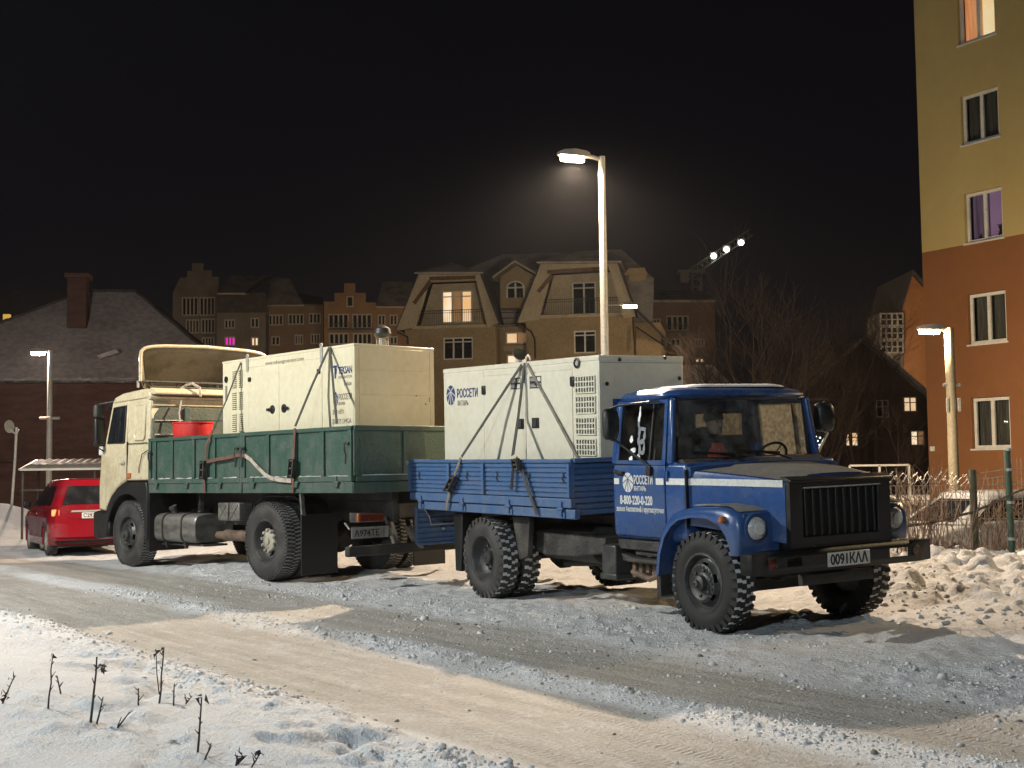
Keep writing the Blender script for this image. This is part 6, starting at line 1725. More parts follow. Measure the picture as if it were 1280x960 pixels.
# ------------------------------------------------------------------ roofed shelter and signpost on the left
sh = thing('shelter', 'low steel shelter with a pale ribbed roof behind the red car', 'shelter', (-9.9, 30.6, gz(-9.9, 30.6)))
g0 = gz(-9.9, 30.6)
rf = MB()
RX0, RX1 = -1.75, 1.9
for k in range(18):
    xa, xb = RX0 + (RX1 - RX0) * k / 18, RX0 + (RX1 - RX0) * (k + 1) / 18
    xm = (xa + xb) / 2
    for p, q, dz0, dz1 in ((xa, xm, 0, 0.025), (xm, xb, 0.025, 0)):
        rf.add([(p, -0.55, 1.60 - g0 + dz0), (q, -0.55, 1.60 - g0 + dz1), (q, 0.55, 1.82 - g0 + dz1), (p, 0.55, 1.82 - g0 + dz0)], [(0, 1, 2, 3)])
ROOFP = paint('pale_roof_sheet', (0.15, 0.135, 0.115), 0.7, (0.09, 0.08, 0.07), 4)
rfo = rf.build('roof', ROOFP, sh)
rfo.modifiers.new('solid', 'SOLIDIFY').thickness = 0.02
m = MB()
m.bar((RX0, -0.55, 1.585 - g0), (RX1, -0.55, 1.585 - g0), 0.04, 0.05).bar((RX0, 0.55, 1.80 - g0), (RX1, 0.55, 1.80 - g0), 0.04, 0.05).bar((RX0 - 0.01, -0.55, 1.585 - g0), (RX0 - 0.01, 0.55, 1.81 - g0), 0.05, 0.04)
m.build('roof_frame', POLE, sh)
for x in (RX0 + 0.05, 0.0, RX1 - 0.05):
    for y, z in ((-0.5, 1.57), (0.5, 1.78)):
        MB().tube([(x, y, -0.1), (x, y, z - g0)], 0.03, 8).build('post', CHASSIS, sh)
MB().bar((RX0, -0.5, 1.10 - g0), (RX1, -0.5, 1.10 - g0), 0.03, 0.04).build('rail', CHASSIS, sh)
for k in range(12):
    x = RX0 + 0.1 + k * 0.31
    MB().box(x, x + 0.29, 0.52, 0.545, 0.15, 1.0).build('board', paint('brown_board', (0.10, 0.06, 0.04), 0.8) if k == 0 else bpy.data.materials['brown_board'], sh)
sgx, sgy = -13.0, 33.0
sg = thing('signpost', 'thin leaning pale post with a round sign seen edge-on, at the far left', 'signpost', (sgx, sgy, gz(sgx, sgy)))
MB().tube([(0, 0, -0.2), (0.08, 0, 1.2), (0.11, 0, 2.0)], 0.035, 8).build('pole', POLE, sg)
MB().tube([(0.11, 0, 1.83), (0.0, 0, 1.88), (-0.05, -0.02, 1.96)], 0.025, 6).tube([(0.11, 0, 1.83), (0.16, 0, 1.95)], 0.025, 6).build('bracket', POLE, sg)
MB().lathe([(0.001, -0.012), (0.17, -0.012), (0.17, 0.012), (0.001, 0.012)], (-0.07, -0.02, 2.02), (0.93, -0.35, 0.1), 20).build('sign_disc', POLE, sg)

# ------------------------------------------------------------------ buildings (local x right along the facade, y inward, z up)
FRAMEW = paint('white_window_frame', (0.66, 0.64, 0.58), 0.45, (0.5, 0.48, 0.43), 3)
FRAMED = paint('weathered_window_frame', (0.36, 0.33, 0.28), 0.6, (0.25, 0.22, 0.19), 3)
PANED = paint('dark_window_pane', (0.012, 0.012, 0.014), 0.08, (0.02, 0.02, 0.022), 2, fine=0, spec=0.6)
PANEL_ = emit('lit_window_pane', (1.0, 0.58, 0.25), 0.75, (1.0, 0.74, 0.45), 2.2, (1, 1, 0.4))
PANEL2 = emit('bright_lit_window_pane', (1.0, 0.62, 0.32), 0.95, (1.0, 0.85, 0.62), 2.0, (1, 1, 0.5))
PANEDIM = emit('dim_lit_window_pane', (1.0, 0.55, 0.24), 0.16, (0.6, 0.28, 0.10), 3.0, (2, 1, 0.3))
PANEP = emit('magenta_lit_window_pane', (1.0, 0.02, 0.62), 0.9, (0.8, 0.01, 0.45), 3.0, (3, 1, 0.2))
PANEY = emit('yellow_lit_skylight', (1.0, 0.60, 0.12), 0.55)
CURTAIN = paint('grey_curtain', (0.14, 0.125, 0.11), 0.9, (0.07, 0.06, 0.055), 3, 0.4, 0.7, stretch=(6, 1, 0.3))
WGLASS = glass('clear_window_glass', (0.85, 0.88, 0.87))
def window(parent, x0, z0, x1, z1, panes, y=0.0, fw=0.07, frame=None, sill=None, transom=None, depth=0.07, gap=0.0):
    frame = frame or FRAMEW
    n = len(panes)
    m = MB()
    ya, yb = y, y + depth
    m.box(x0, x1, ya, yb, z1 - fw, z1).box(x0, x1, ya, yb, z0, z0 + fw).box(x0, x0 + fw, ya, yb, z0 + fw, z1 - fw).box(x1 - fw, x1, ya, yb, z0 + fw, z1 - fw)
    w = (x1 - x0 - fw) / n
    for i in range(1, n):
        m.box(x0 + fw / 2 + w * i - fw * 0.6, x0 + fw / 2 + w * i + fw * 0.6, ya, yb, z0 + fw, z1 - fw)
    if transom:
        zt = z0 + (z1 - z0) * transom
        for i in range(n):
            m.box(x0 + fw * 1.15 + w * i, x0 + fw * 0.0 + w * (i + 1) - fw * 0.15, ya, yb, zt - fw * 0.4, zt + fw * 0.4)
    o = m.build('window', frame, parent)
    for i, pm in enumerate(panes):
        MB().box(x0 + fw + w * i, x0 + w * (i + 1), yb - 0.03 - 0.012, yb - 0.03, z0 + fw * 0.9, z1 - fw * 0.9).build('pane', pm, o)
    if sill:
        MB().box(x0 - 0.06, x1 + 0.06, y - sill, y + 0.02, z0 - 0.05, z0 - 0.004).build('sill', frame, o)
    return o
def railing(parent, x0, x1, z0, z1, y, mat, step=0.14):
    m = MB().box(x0, x1, y - 0.02, y + 0.02, z1 - 0.04, z1).box(x0, x1, y - 0.015, y + 0.015, z0, z0 + 0.03).box(x0, x1, y - 0.012, y + 0.012, z1 - 0.20, z1 - 0.17)
    n = int((x1 - x0) / step)
    for i in range(n + 1):
        x = x0 + (x1 - x0) * i / n
        m.box(x - 0.009, x + 0.009, y - 0.009, y + 0.009, z0 + 0.031, z1 - 0.041)
    return m.build('railing', mat, parent)
def facade_matrix(px, Y, ang):
    """frame whose x axis runs along the facade, turned by ang (deg, + = right end nearer), at photo column px and distance Y"""
    p = at(px, 560, Y)
    a = R(-ang)
    return Matrix.Translation((p.x, p.y, 0)) @ Matrix.Rotation(a, 4, 'Z')

# --- tall apartment block on the right
OCHRE = paint('ochre_render', (0.44, 0.345, 0.14), 0.9, (0.385, 0.295, 0.115), 0.45, 0.3, 0.8, bump=0.35, bscale=30, fine=0.03)
BROWN = paint('red_brown_render', (0.215, 0.087, 0.028), 0.9, (0.175, 0.069, 0.023), 0.45, 0.3, 0.8, bump=0.35, bscale=30, fine=0.03)
FA = Matrix.Translation((12.0, 36.7, 0)) @ Matrix.Rotation(R(-58.5), 4, 'Z')
apt = thing('apartment_block', 'tall ochre apartment block with a red-brown lower part and white windows', 'building', FA)
zsplit = hit(FA, 1152, 316)[1]
cols = []
a_, b_ = hit(FA, 1210, 400)[0], hit(FA, 1258, 400)[0]
rows = []
for (yb_, yt_) in ((561, 497), (429, 367), (300, 239), (174, 110), (45, -12)):
    z0 = hit(FA, 1234, yb_)[1]
    rows.append((z0, z0 + 1.42))
wins = []
for (x0, x1) in ((a_, b_), (a_ + 4.3, b_ + 4.3), (a_ + 8.6, b_ + 8.6)):
    for r_ in rows:
        wins.append((x0, r_[0], x1, r_[1]))
ZT = rows[-1][1] + 1.3
LA, DA = 16.0, 13.0
w1 = MB().wall(0, LA, 0, zsplit, [w for w in wins if w[1] < zsplit - 0.5], 0.22)
w1.add([(0, 0, -0.6), (LA, 0, -0.6), (LA, 0, 0), (0, 0, 0), (0, DA, -0.6), (0, DA, zsplit), (0, 0, zsplit), (LA, DA, -0.6), (LA, DA, zsplit), (LA, 0, zsplit)],
       [(0, 1, 2, 3), (0, 4, 5, 6), (1, 7, 8, 9), (4, 7, 8, 5)])
w1.build('lower_wall', BROWN, apt, smooth=None)
w2 = MB().wall(0, LA, zsplit, ZT, [w for w in wins if w[1] > zsplit - 0.5], 0.22)
w2.add([(0, 0, zsplit), (0, DA, zsplit), (0, DA, ZT), (0, 0, ZT), (LA, 0, zsplit), (LA, DA, zsplit), (LA, DA, ZT), (LA, 0, ZT)], [(0, 1, 2, 3), (4, 5, 6, 7), (1, 5, 6, 2), (3, 2, 6, 7)])
w2.build('upper_wall', OCHRE, apt, smooth=None)
MB().box(-0.12, LA + 0.12, -0.12, DA + 0.12, ZT, ZT + 0.35).build('roof_parapet', FRAMED, apt)
MB().box(0.2, LA - 0.2, 1.6, 1.65, 0, ZT - 0.1).build('inner_wall', CURTAIN, apt)
CURT2 = paint('light_net_curtain', (0.34, 0.31, 0.27), 0.9, (0.16, 0.14, 0.12), 3, 0.4, 0.7, stretch=(8, 1, 0.2))
ROOMLIT = emit('lit_room', (1.0, 0.66, 0.34), 1.1, (1.0, 0.86, 0.55), 1.4)
ROOMCUR = emit('back_lit_curtain', (1.0, 0.46, 0.20), 0.7, (0.75, 0.22, 0.08), 3.0, (5, 1, 0.2))
ROOMPUR = emit('purple_lit_room', (0.42, 0.22, 0.42), 0.32, (0.5, 0.3, 0.5), 1.4)
ROOMPURD = emit('purple_lit_curtain', (0.30, 0.18, 0.32), 0.20, (0.08, 0.05, 0.09), 3.0, (6, 1, 0.2))
for k, (x0, z0, x1, z1) in enumerate(wins):
    row = k % 5
    o = window(apt, x0 + 0.01, z0 + 0.01, x1 - 0.01, z1 - 0.01, [WGLASS, WGLASS], 0.10, 0.085, sill=0.13)
    back = {4: (ROOMCUR, ROOMLIT), 2: (ROOMPURD, ROOMPUR)}.get(row, (CURTAIN, CURTAIN)) if k < 5 else (CURTAIN, CURTAIN)
    xm = (x0 + x1) / 2
    for (xa, xb, mm) in ((x0 + 0.05, xm, back[0]), (xm, x1 - 0.05, back[1])):
        c = MB()
        n = 18
        flat = mm in (ROOMLIT, ROOMPUR)
        c.rings([[(xa + (xb - xa) * i / n, 0.30 + (0.0 if flat else 0.028 * math.sin(i * 1.9 + k)), z0 + 0.02), (xa + (xb - xa) * i / n, 0.30 + (0.0 if flat else 0.028 * math.sin(i * 1.9 + k)), z1 - 0.02)] for i in range(n + 1)], cap=False, close=False)
        c.build('curtain', mm, o, smooth=60)
    if row == 2 and k < 5:
        p = MB()
        rn = random.Random(5)
        for i in range(26):
            a = rn.uniform(0, 6.28)
            b0 = Vector((xm + 0.36, 0.25, z0 + 0.16))
            e = b0 + Vector((0.15 * math.cos(a) * rn.random(), 0.02 * math.sin(a), 0.05 + 0.28 * rn.random()))
            p.tube([b0, b0.lerp(e, 0.5) + Vector((0, 0, 0.03)), e], 0.006, 4, 0.012)
        p.lathe([(0.001, 0), (0.05, 0), (0.065, 0.1), (0.06, 0.1), (0.001, 0.08)], (xm + 0.36, 0.25, z0 + 0.085), (0, 0, 1), 12)
        p.lathe([(0.001, 0), (0.04, 0), (0.05, 0.09), (0.001, 0.08)], (xm - 0.30, 0.25, z0 + 0.085), (0, 0, 1), 12)
        p.tube([(xm - 0.3, 0.25, z0 + 0.16), (xm - 0.27, 0.25, z0 + 0.25)], 0.02, 5)
        p.build('pot_plants', JACKET, o)
    if row == 0 and k < 5:
        MB().ball((xm - 0.14, 0.26, z0 + 0.72), 0.02).ball((xm - 0.08, 0.26, z0 + 0.72), 0.02).ball((xm + 0.26, 0.26, z0 + 0.74), 0.02).ball((xm + 0.33, 0.26, z0 + 0.73), 0.02).build('window_lights', emit('small_window_light', (1, 0.9, 0.75), 3.0), o)
MB().box(*sorted((hit(FA, 1163, 560)[0], hit(FA, 1167, 560)[0] + 0.05)), -0.03, -0.001, hit(FA, 1165, 564)[1], hit(FA, 1165, 558)[1]).build('meter_box', FRAMEW, apt, bevel=0.006)

# --- gabled mansard house behind the trucks
CREAMW = paint('cream_render', (0.46, 0.39, 0.265), 0.9, (0.38, 0.315, 0.205), 0.8, 0.4, 0.75, bump=0.2, bscale=6)
TAN = paint('tan_render', (0.33, 0.245, 0.135), 0.9, (0.27, 0.195, 0.10), 0.8, 0.4, 0.75, bump=0.2, bscale=6)
ROOFD = paint('dark_tile_roof', (0.050, 0.042, 0.038), 0.8, (0.10, 0.09, 0.085), 1.5, 0.45, 0.7, bump=0.6, bscale=8)
ROOFS = paint('snow_dusted_roof', (0.40, 0.36, 0.33), 0.85, (0.22, 0.195, 0.175), 0.7, 0.42, 0.72, bump=0.5, bscale=8)
TIMBER = paint('brown_timber', (0.13, 0.065, 0.03), 0.8)
IRON = paint('dark_iron', (0.025, 0.022, 0.02), 0.6)
FH = facade_matrix(660, 84, 10)
house = thing('mansard_house', 'cream house with two big barrel-shouldered gables and balconies, behind the trucks', 'building', FH)
def H(px, py, d=0.0): return hit(FH, px, py, d)
def crop(u, v): return 480 + u / 3.368, 300 + v / 3.368
def HC_(u, v, d=0.0): return hit(FH, *crop(u, v), d)
def bay(trim, inner, floor_v, top, apex_uv, wins_, lowwins, D=-1.6, base=(0, 0)):
    """a projecting bay with a gambrel verge; all outlines measured on its front plane (local y = D)"""
    T = [HC_(u, v, D) for u, v in trim]
    I = [HC_(u, v, D) for u, v in inner]
    m = MB()
    n = len(T)
    for i in range(n - 1):       # the pale verge boards
        m.prism([T[i], T[i + 1], I[i + 1], I[i]], 'y', D - 0.35, D + 0.15)
    m.build('verge', CREAMW, house, smooth=None)
    zf = HC_(0, floor_v, D)[1]
    x0, x1 = I[0][0], I[-1][0]
    # back wall of the balcony niche, side walls below
    niche = MB().add([(x, D + 1.0, z) for x, z in I] , [tuple(range(n))])
    niche.build('niche_wall', CREAMW, house, smooth=None)
    MB().box(x0 - 0.25, x1 + 0.25, D - 0.12, D + 1.3, zf - 0.22, zf).build('balcony_slab', CREAMW, house, bevel=0.02)
    railing(house, x0, x1, zf, zf + (1.0), D - 0.02, IRON)
    lw = [(*HC_(u0, v1, D), *HC_(u1, v0, D)) for u0, v0, u1, v1, _ in lowwins]
    w = MB().wall(T[0][0] + 0.5, T[-1][0] - 0.3, 0, zf - 0.22, lw, 0.2, D)
    w.add([(T[0][0] + 0.5, D, 0), (T[0][0] + 0.5, 0.4, 0), (T[0][0] + 0.5, 0.4, zf - 0.22), (T[0][0] + 0.5, D, zf - 0.22), (T[-1][0] - 0.3, D, 0), (T[-1][0] - 0.3, 0.4, 0), (T[-1][0] - 0.3, 0.4, zf - 0.22), (T[-1][0] - 0.3, D, zf - 0.22)], [(0, 1, 2, 3), (4, 5, 6, 7)])
    w.build('bay_wall', TAN, house, smooth=None)
    for q, (_, _, _, _, pn) in zip(lw, lowwins):
        window(house, q[0], q[1], q[2], q[3], pn, D + 0.06, 0.09, transom=0.8)
    for u0, v0, u1, v1, pn in wins_:
        a, b = HC_(u0, v1, D + 1.0), HC_(u1, v0, D + 1.0)
        window(house, a[0], max(a[1], zf + 0.03), b[0], b[1], pn, D + 0.92, 0.09, transom=0.82)
    # roof skin over the verge running back, and the small hipped cap
    r = MB()
    sh_ = [(x, z + 0.12) for x, z in T]
    for i in range(n - 1):
        (xa, za), (xb, zb) = sh_[i], sh_[i + 1]
        r.add([(xa, D - 0.45, za), (xb, D - 0.45, zb), (xb, 7.0, zb), (xa, 7.0, za), (xa, D - 0.45, za - 0.12), (xb, D - 0.45, zb - 0.12), (xb, 7.0, zb - 0.12), (xa, 7.0, za - 0.12)], [(0, 1, 2, 3), (4, 7, 6, 5), (0, 4, 5, 1)])
    r.build('bay_roof', ROOFD, house, smooth=None)
    ax, az = HC_(*apex_uv, D + 1.6)
    tl, tr = sh_[1], sh_[2]
    MB().add([(tl[0] - 0.25, D - 0.6, tl[1]), (tr[0] + 0.25, D - 0.6, tr[1]), (ax, D + 1.6, az), (tl[0] - 0.25, 7, tl[1]), (tr[0] + 0.25, 7, tr[1]), (ax, 7, az), (tl[0] - 0.25, D - 0.6, tl[1] - 0.12), (tr[0] + 0.25, D - 0.6, tr[1] - 0.12)],
             [(0, 1, 2), (0, 2, 5, 3), (1, 4, 5, 2), (0, 6, 7, 1)]).build('hipped_cap', ROOFS, house, smooth=None)
    for (x, z) in (I[0], I[-1]):
        pass
    return T, I, zf
Tl, Il, zfl = bay([(58, 380), (152, 148), (410, 148), (484, 348)], [(133, 372), (190, 178), (392, 170), (438, 362)], 367, 150, (285, 97), [(246, 212, 372, 352, [PANEL2, PANEDIM, PANEL_])], [(250, 408, 374, 505, [PANED, PANED, PANED])], -1.6)
Tr, Ir, zfr = bay([(566, 350), (664, 104), (985, 102), (1062, 322)], [(652, 340), (706, 140), (950, 125), (1010, 330)], 338, 105, (832, 50), [(794, 176, 892, 330, [PANED, PANED])], [(800, 380, 892, 478, [PANED, PANED])], -1.6)
def HP(u, v, d=0.0): return HC_(u, v, d)
# brown timber under the verges
for (a, b) in (((132, 270), (200, 176)), ((196, 166), (390, 160)), ((652, 222), (712, 150)), ((690, 138), (948, 122))):
    (xa, za), (xb, zb) = HC_(*a, -1.6), HC_(*b, -1.6)
    MB().bar((xa, -1.88, za), (xb, -1.88, zb), 0.16, 0.26).build('timber', TIMBER, house)
# main body between and behind the bays
xl, xr_ = Tl[0][0] + 0.6, HC_(1110, 300)[0]
zm = HC_(560, 360)[1]
mw = [(*HC_(508, 436), *HC_(606, 384)), (*HC_(512, 520), *HC_(612, 478))]
m = MB().wall(xl, xr_, 0, zm, mw, 0.2, 0.4)
m.add([(xl, 0.4, 0), (xl, 9, 0), (xl, 9, zm), (xl, 0.4, zm), (xr_, 0.4, 0), (xr_, 9, 0), (xr_, 9, zm), (xr_, 0.4, zm)], [(0, 1, 2, 3), (4, 5, 6, 7), (1, 5, 6, 2)])
m.build('main_wall', TAN, house, smooth=None)
for q, pn in zip(mw, ([PANEL_, PANEDIM], [PANEL2, PANEL2])):
    window(house, q[0], q[1], q[2], q[3], pn, 0.46, 0.09)
MB().box(HC_(500, 380)[0], HC_(615, 380)[0], 0.15, 0.4, HC_(500, 468)[1], HC_(500, 446)[1]).build('string_course', CREAMW, house)
rl, rr2 = HC_(360, 140)[0], HC_(1110, 150)[0]
zr = HC_(640, 45, 5)[1]
e0 = HC_(480, 345)[0]
MB().add([(xl, 0.1, zm), (xr_ + 0.3, 0.1, zm), (xr_ + 0.3, 2.6, zm + 3.2), (xl, 2.6, zm + 3.2), (rl + 1.2, 6.0, zr), (rr2 - 2.2, 6.0, zr), (xl, 9, zm), (xr_ + 0.3, 9, zm)],
         [(0, 1, 2, 3), (3, 2, 5, 4), (0, 3, 4, 6), (1, 7, 5, 2), (4, 5, 7, 6)]).build('main_roof', ROOFS, house, smooth=None)
m = MB()      # tile courses on the little roof between the bays
for k in range(7):
    z = zm + 0.15 + 0.42 * k
    y = 0.1 + 2.5 * (z - zm) / 3.2
    m.box(HC_(478, 300)[0], HC_(590, 300)[0], y - 0.09, y + 0.05, z - 0.03, z + 0.03)
m.build('tile_courses', ROOFD, house)
# dormer with an arched window
dx0, dz0 = HC_(490, 262, -0.4)
dx1, dz1 = HC_(632, 150, -0.4)
xm, za = HC_(555, 104, -0.4)
d = MB().prism([(dx0, dz0 - 0.4), (dx1, dz0 - 0.4), (dx1, dz1), (xm, za - 0.1), (dx0, dz1)], 'y', -0.4, 4.0).build('dormer', TAN, house, smooth=None)
for (p, q) in (((dx0 - 0.45, dz1 - 0.12), (xm, za + 0.12)), ((xm, za + 0.12), (dx1 + 0.35, dz1 - 0.12))):
    m = MB()
    m.add([(p[0], -0.75, p[1]), (q[0], -0.75, q[1]), (q[0], 4, q[1]), (p[0], 4, p[1]), (p[0], -0.75, p[1] + 0.14), (q[0], -0.75, q[1] + 0.14), (q[0], 4, q[1] + 0.14), (p[0], 4, p[1] + 0.14)], [(0, 1, 2, 3), (4, 5, 6, 7), (0, 1, 5, 4), (0, 3, 7, 4), (1, 2, 6, 5)])
    m.build('dormer_roof', CREAMW, d, smooth=None)
wx0, wz0 = HC_(516, 244, -0.4)
wx1, wz1 = HC_(592, 178, -0.4)
ar = MB()
cxm, rad = (wx0 + wx1) / 2, (wx1 - wx0) / 2
zc = wz1 - rad * 0.55
arc = [(cxm + rad * math.cos(t), zc + rad * 0.75 * math.sin(t)) for t in np.linspace(0, math.pi, 9)]
ar.band([(wx1, wz0)] + arc + [(wx0, wz0)], [(wx1 - 0.10, wz0)] + [(cxm + (rad - 0.1) * math.cos(t), zc + (rad * 0.75 - 0.1) * math.sin(t)) for t in np.linspace(0, math.pi, 9)] + [(wx0 + 0.10, wz0)], 'y', -0.48, -0.402)
ar.box(cxm - 0.06, cxm + 0.06, -0.47, -0.402, wz0, zc + 0.3).box(wx0 + 0.1, wx1 - 0.1, -0.465, -0.403, zc - 0.05, zc + 0.05)
aw = ar.build('window', FRAMEW, d)
MB().prism([(wx0 + 0.05, wz0)] + [(cxm + (rad - 0.05) * math.cos(t), zc + (rad * 0.75 - 0.05) * math.sin(t)) for t in np.linspace(math.pi, 0, 9)] + [(wx1 - 0.05, wz0)], 'y', -0.43, -0.401).build('pane', PANED, aw)
# long eave with downpipe on the right, downpipes
ex0, ez0 = HC_(1055, 290, -1.6)
ex1, ez1 = HC_(1200, 422, -1.6)
MB().add([(ex0, -2.0, ez0 + 0.2), (ex1, -2.0, ez1), (ex1, 5, ez1), (ex0, 5, ez0 + 0.2), (ex0, -2.0, ez0 + 0.05), (ex1, -2.0, ez1 - 0.15), (ex1, 5, ez1 - 0.15), (ex0, 5, ez0 + 0.05)], [(0, 1, 2, 3), (4, 5, 6, 7), (0, 1, 5, 4), (1, 2, 6, 5)]).build('side_roof', ROOFD, house, smooth=None)
MB().box(HC_(1062, 400)[0], HC_(1165, 400)[0], -0.2, 6, 0, HC_(1100, 350)[1]).build('side_wall', TAN, house, smooth=None)
for pts in (((55, 388), (100, 408), (102, 440)), ((566, 352), (620, 385), (636, 420), (638, 500)), ((1195, 425), (1180, 445), (1060, 365), (1056, 470))):
    MB().tube([(HC_(u, v, -1.75)[0], -1.8, HC_(u, v, -1.75)[1]) for u, v in pts], 0.06, 8).build('downpipe', IRON, house)
bx, bz = HC_(1035, 150, 3)
MB().box(bx, HC_(1105, 150, 3)[0], 2.5, 6, zm, HC_(1060, 150, 3)[1]).prism([(bx - 0.4, HC_(1060, 152, 3)[1]), (HC_(1112, 150, 3)[0], HC_(1060, 152, 3)[1]), (HC_(1100, 124, 3)[0], HC_(1060, 124, 3)[1]), (bx, HC_(1060, 124, 3)[1])], 'y', 2.3, 6.2).build('rear_dormer', TAN, house, smooth=None)

# --- old brick house with a snowy hipped roof, left
BRICK = paint('dark_red_brick', (0.10, 0.045, 0.032), 0.9, (0.075, 0.035, 0.026), 1.2, 0.4, 0.7, bump=0.5, bscale=6, stretch=(1, 1, 4))
SNOWROOF = paint('snow_covered_tiles', (0.52, 0.48, 0.46), 0.9, (0.36, 0.33, 0.31), 0.5, 0.4, 0.72, bump=0.8, bscale=4, stretch=(1, 1, 1), fine=0.18)
FL = Matrix.Translation((-18.25, 49.0, 0)) @ Matrix.Rotation(R(9), 4, 'Z')
lh = thing('brick_house', 'old dark brick house with a snowy hipped roof and one brick chimney, far left', 'building', FL)
def LP(px, py, d=0.0): return hit(FL, px, py, d)
ez = LP(62, 475)[1]
xa, xb = -16.0, LP(262, 470)[0] + 1.2
rz = LP(140, 365, 5.0)[1]
ra, rb_ = LP(108, 365, 5.0)[0], LP(172, 365, 5.0)[0]
xa = LP(-190, 472)[0]
r = MB().add([(xa, 0, ez), (xb, 0, ez), (xb, 10, ez), (xa, 10, ez), (ra, 5.0, rz), (rb_, 5.0, rz)], [(0, 1, 5, 4), (1, 2, 5), (2, 3, 4, 5), (3, 0, 4)])
MB().box(xa + 0.4, xb - 0.4, 0.45, 9.5, 0, ez - 0.05).build('wall', BRICK, lh, smooth=None)
lroof = r.build('roof', SNOWROOF, lh, smooth=None)
m = MB()
rn = random.Random(2)
for (p, q) in (((ra, 5.0, rz), (rb_, 5.0, rz)), ((rb_, 5.0, rz), (xb, 0, ez)), ((ra, 5.0, rz), (xa, 0, ez))):
    p, q = Vector(p), Vector(q)
    k = int((q - p).length / 0.4)
    for i in range(k):
        c, e = p.lerp(q, i / k), p.lerp(q, (i + 0.97) / k)
        m.bar(c + Vector((0, -0.03, 0.05 + rn.uniform(-0.015, 0.02))), e + Vector((0, -0.03, 0.03 + rn.uniform(-0.01, 0.02))), 0.24, 0.10)
m.build('ridge_tiles', ROOFD, lroof)
m = MB()
for i in range(46):       # ragged snow edge at the eave, over the gutter
    x = xa + (xb - xa) * i / 46
    m.mbox(Matrix.Translation((x + 0.3, -0.02, ez + 0.01)) @ Matrix.Rotation(rn.uniform(-0.2, 0.2), 4, 'Y'), 0.62, 0.12, rn.uniform(0.05, 0.14))
m.build('eave_snow', SNOWROOF, lroof)
MB().box(xa, xb, -0.08, 0.04, ez - 0.12, ez - 0.03).build('gutter', IRON, lh)
c0, c1 = LP(86, 370, 3.0)[0], LP(110, 370, 3.0)[0]
ch = MB().box(c0, c1, 2.6, 3.4, LP(90, 396, 3.0)[1] - 0.5, LP(90, 349, 3.0)[1]).box(c0 - 0.1, c1 + 0.1, 2.5, 3.5, LP(90, 349, 3.0)[1], LP(90, 343, 3.0)[1])
ch.build('chimney', BRICK, lh, bevel=0.02)
MB().prism([LP(122, 445, 1.0), LP(146, 437, 1.0), LP(150, 441, 1.0), LP(126, 449, 1.0)], 'y', 0.75, 1.2).build('roof_hatch', SNOWROOF, lroof)
MB().box(LP(0, 572)[0] - 4, LP(127, 572)[0] + 4, 0.3, 0.46, LP(60, 575)[1] - 0.06, LP(60, 568)[1]).build('plinth_band', BRICK, lh)

# dark house behind it with a yellow skylight
FL2 = facade_matrix(40, 64, 0)
l2 = thing('dark_house', 'dark house with a glowing yellow skylight behind the brick house at the left edge', 'building', FL2)
def L2(px, py, d=0.0): return hit(FL2, px, py, d)
x0, x1 = L2(-120, 400)[0], L2(96, 400)[0]
zt, zb_ = L2(40, 361, 3)[1], L2(40, 410)[1]
MB().box(x0, x1, 0.6, 9, 0, zb_).build('wall', BRICK, l2, smooth=None)
MB().add([(x0 - 0.3, 0, zb_), (x1 + 0.3, 0, zb_), (L2(78, 361, 3)[0], 3.5, zt), (x0 - 0.3, 3.5, zt), (x1 + 0.3, 9.5, zb_), (x0 - 0.3, 9.5, zb_), (L2(78, 361, 3)[0], 6, zt), (x0, 6, zt)], [(0, 1, 2, 3), (1, 4, 6, 2), (3, 2, 6, 7), (7, 6, 4, 5)]).build('roof', ROOFD, l2, smooth=None)
a, b = L2(5, 402, 0.2), L2(13, 393, 0.2)
MB().box(a[0], b[0], 0.05, 0.3, a[1], b[1]).build('skylight', PANEY, l2)

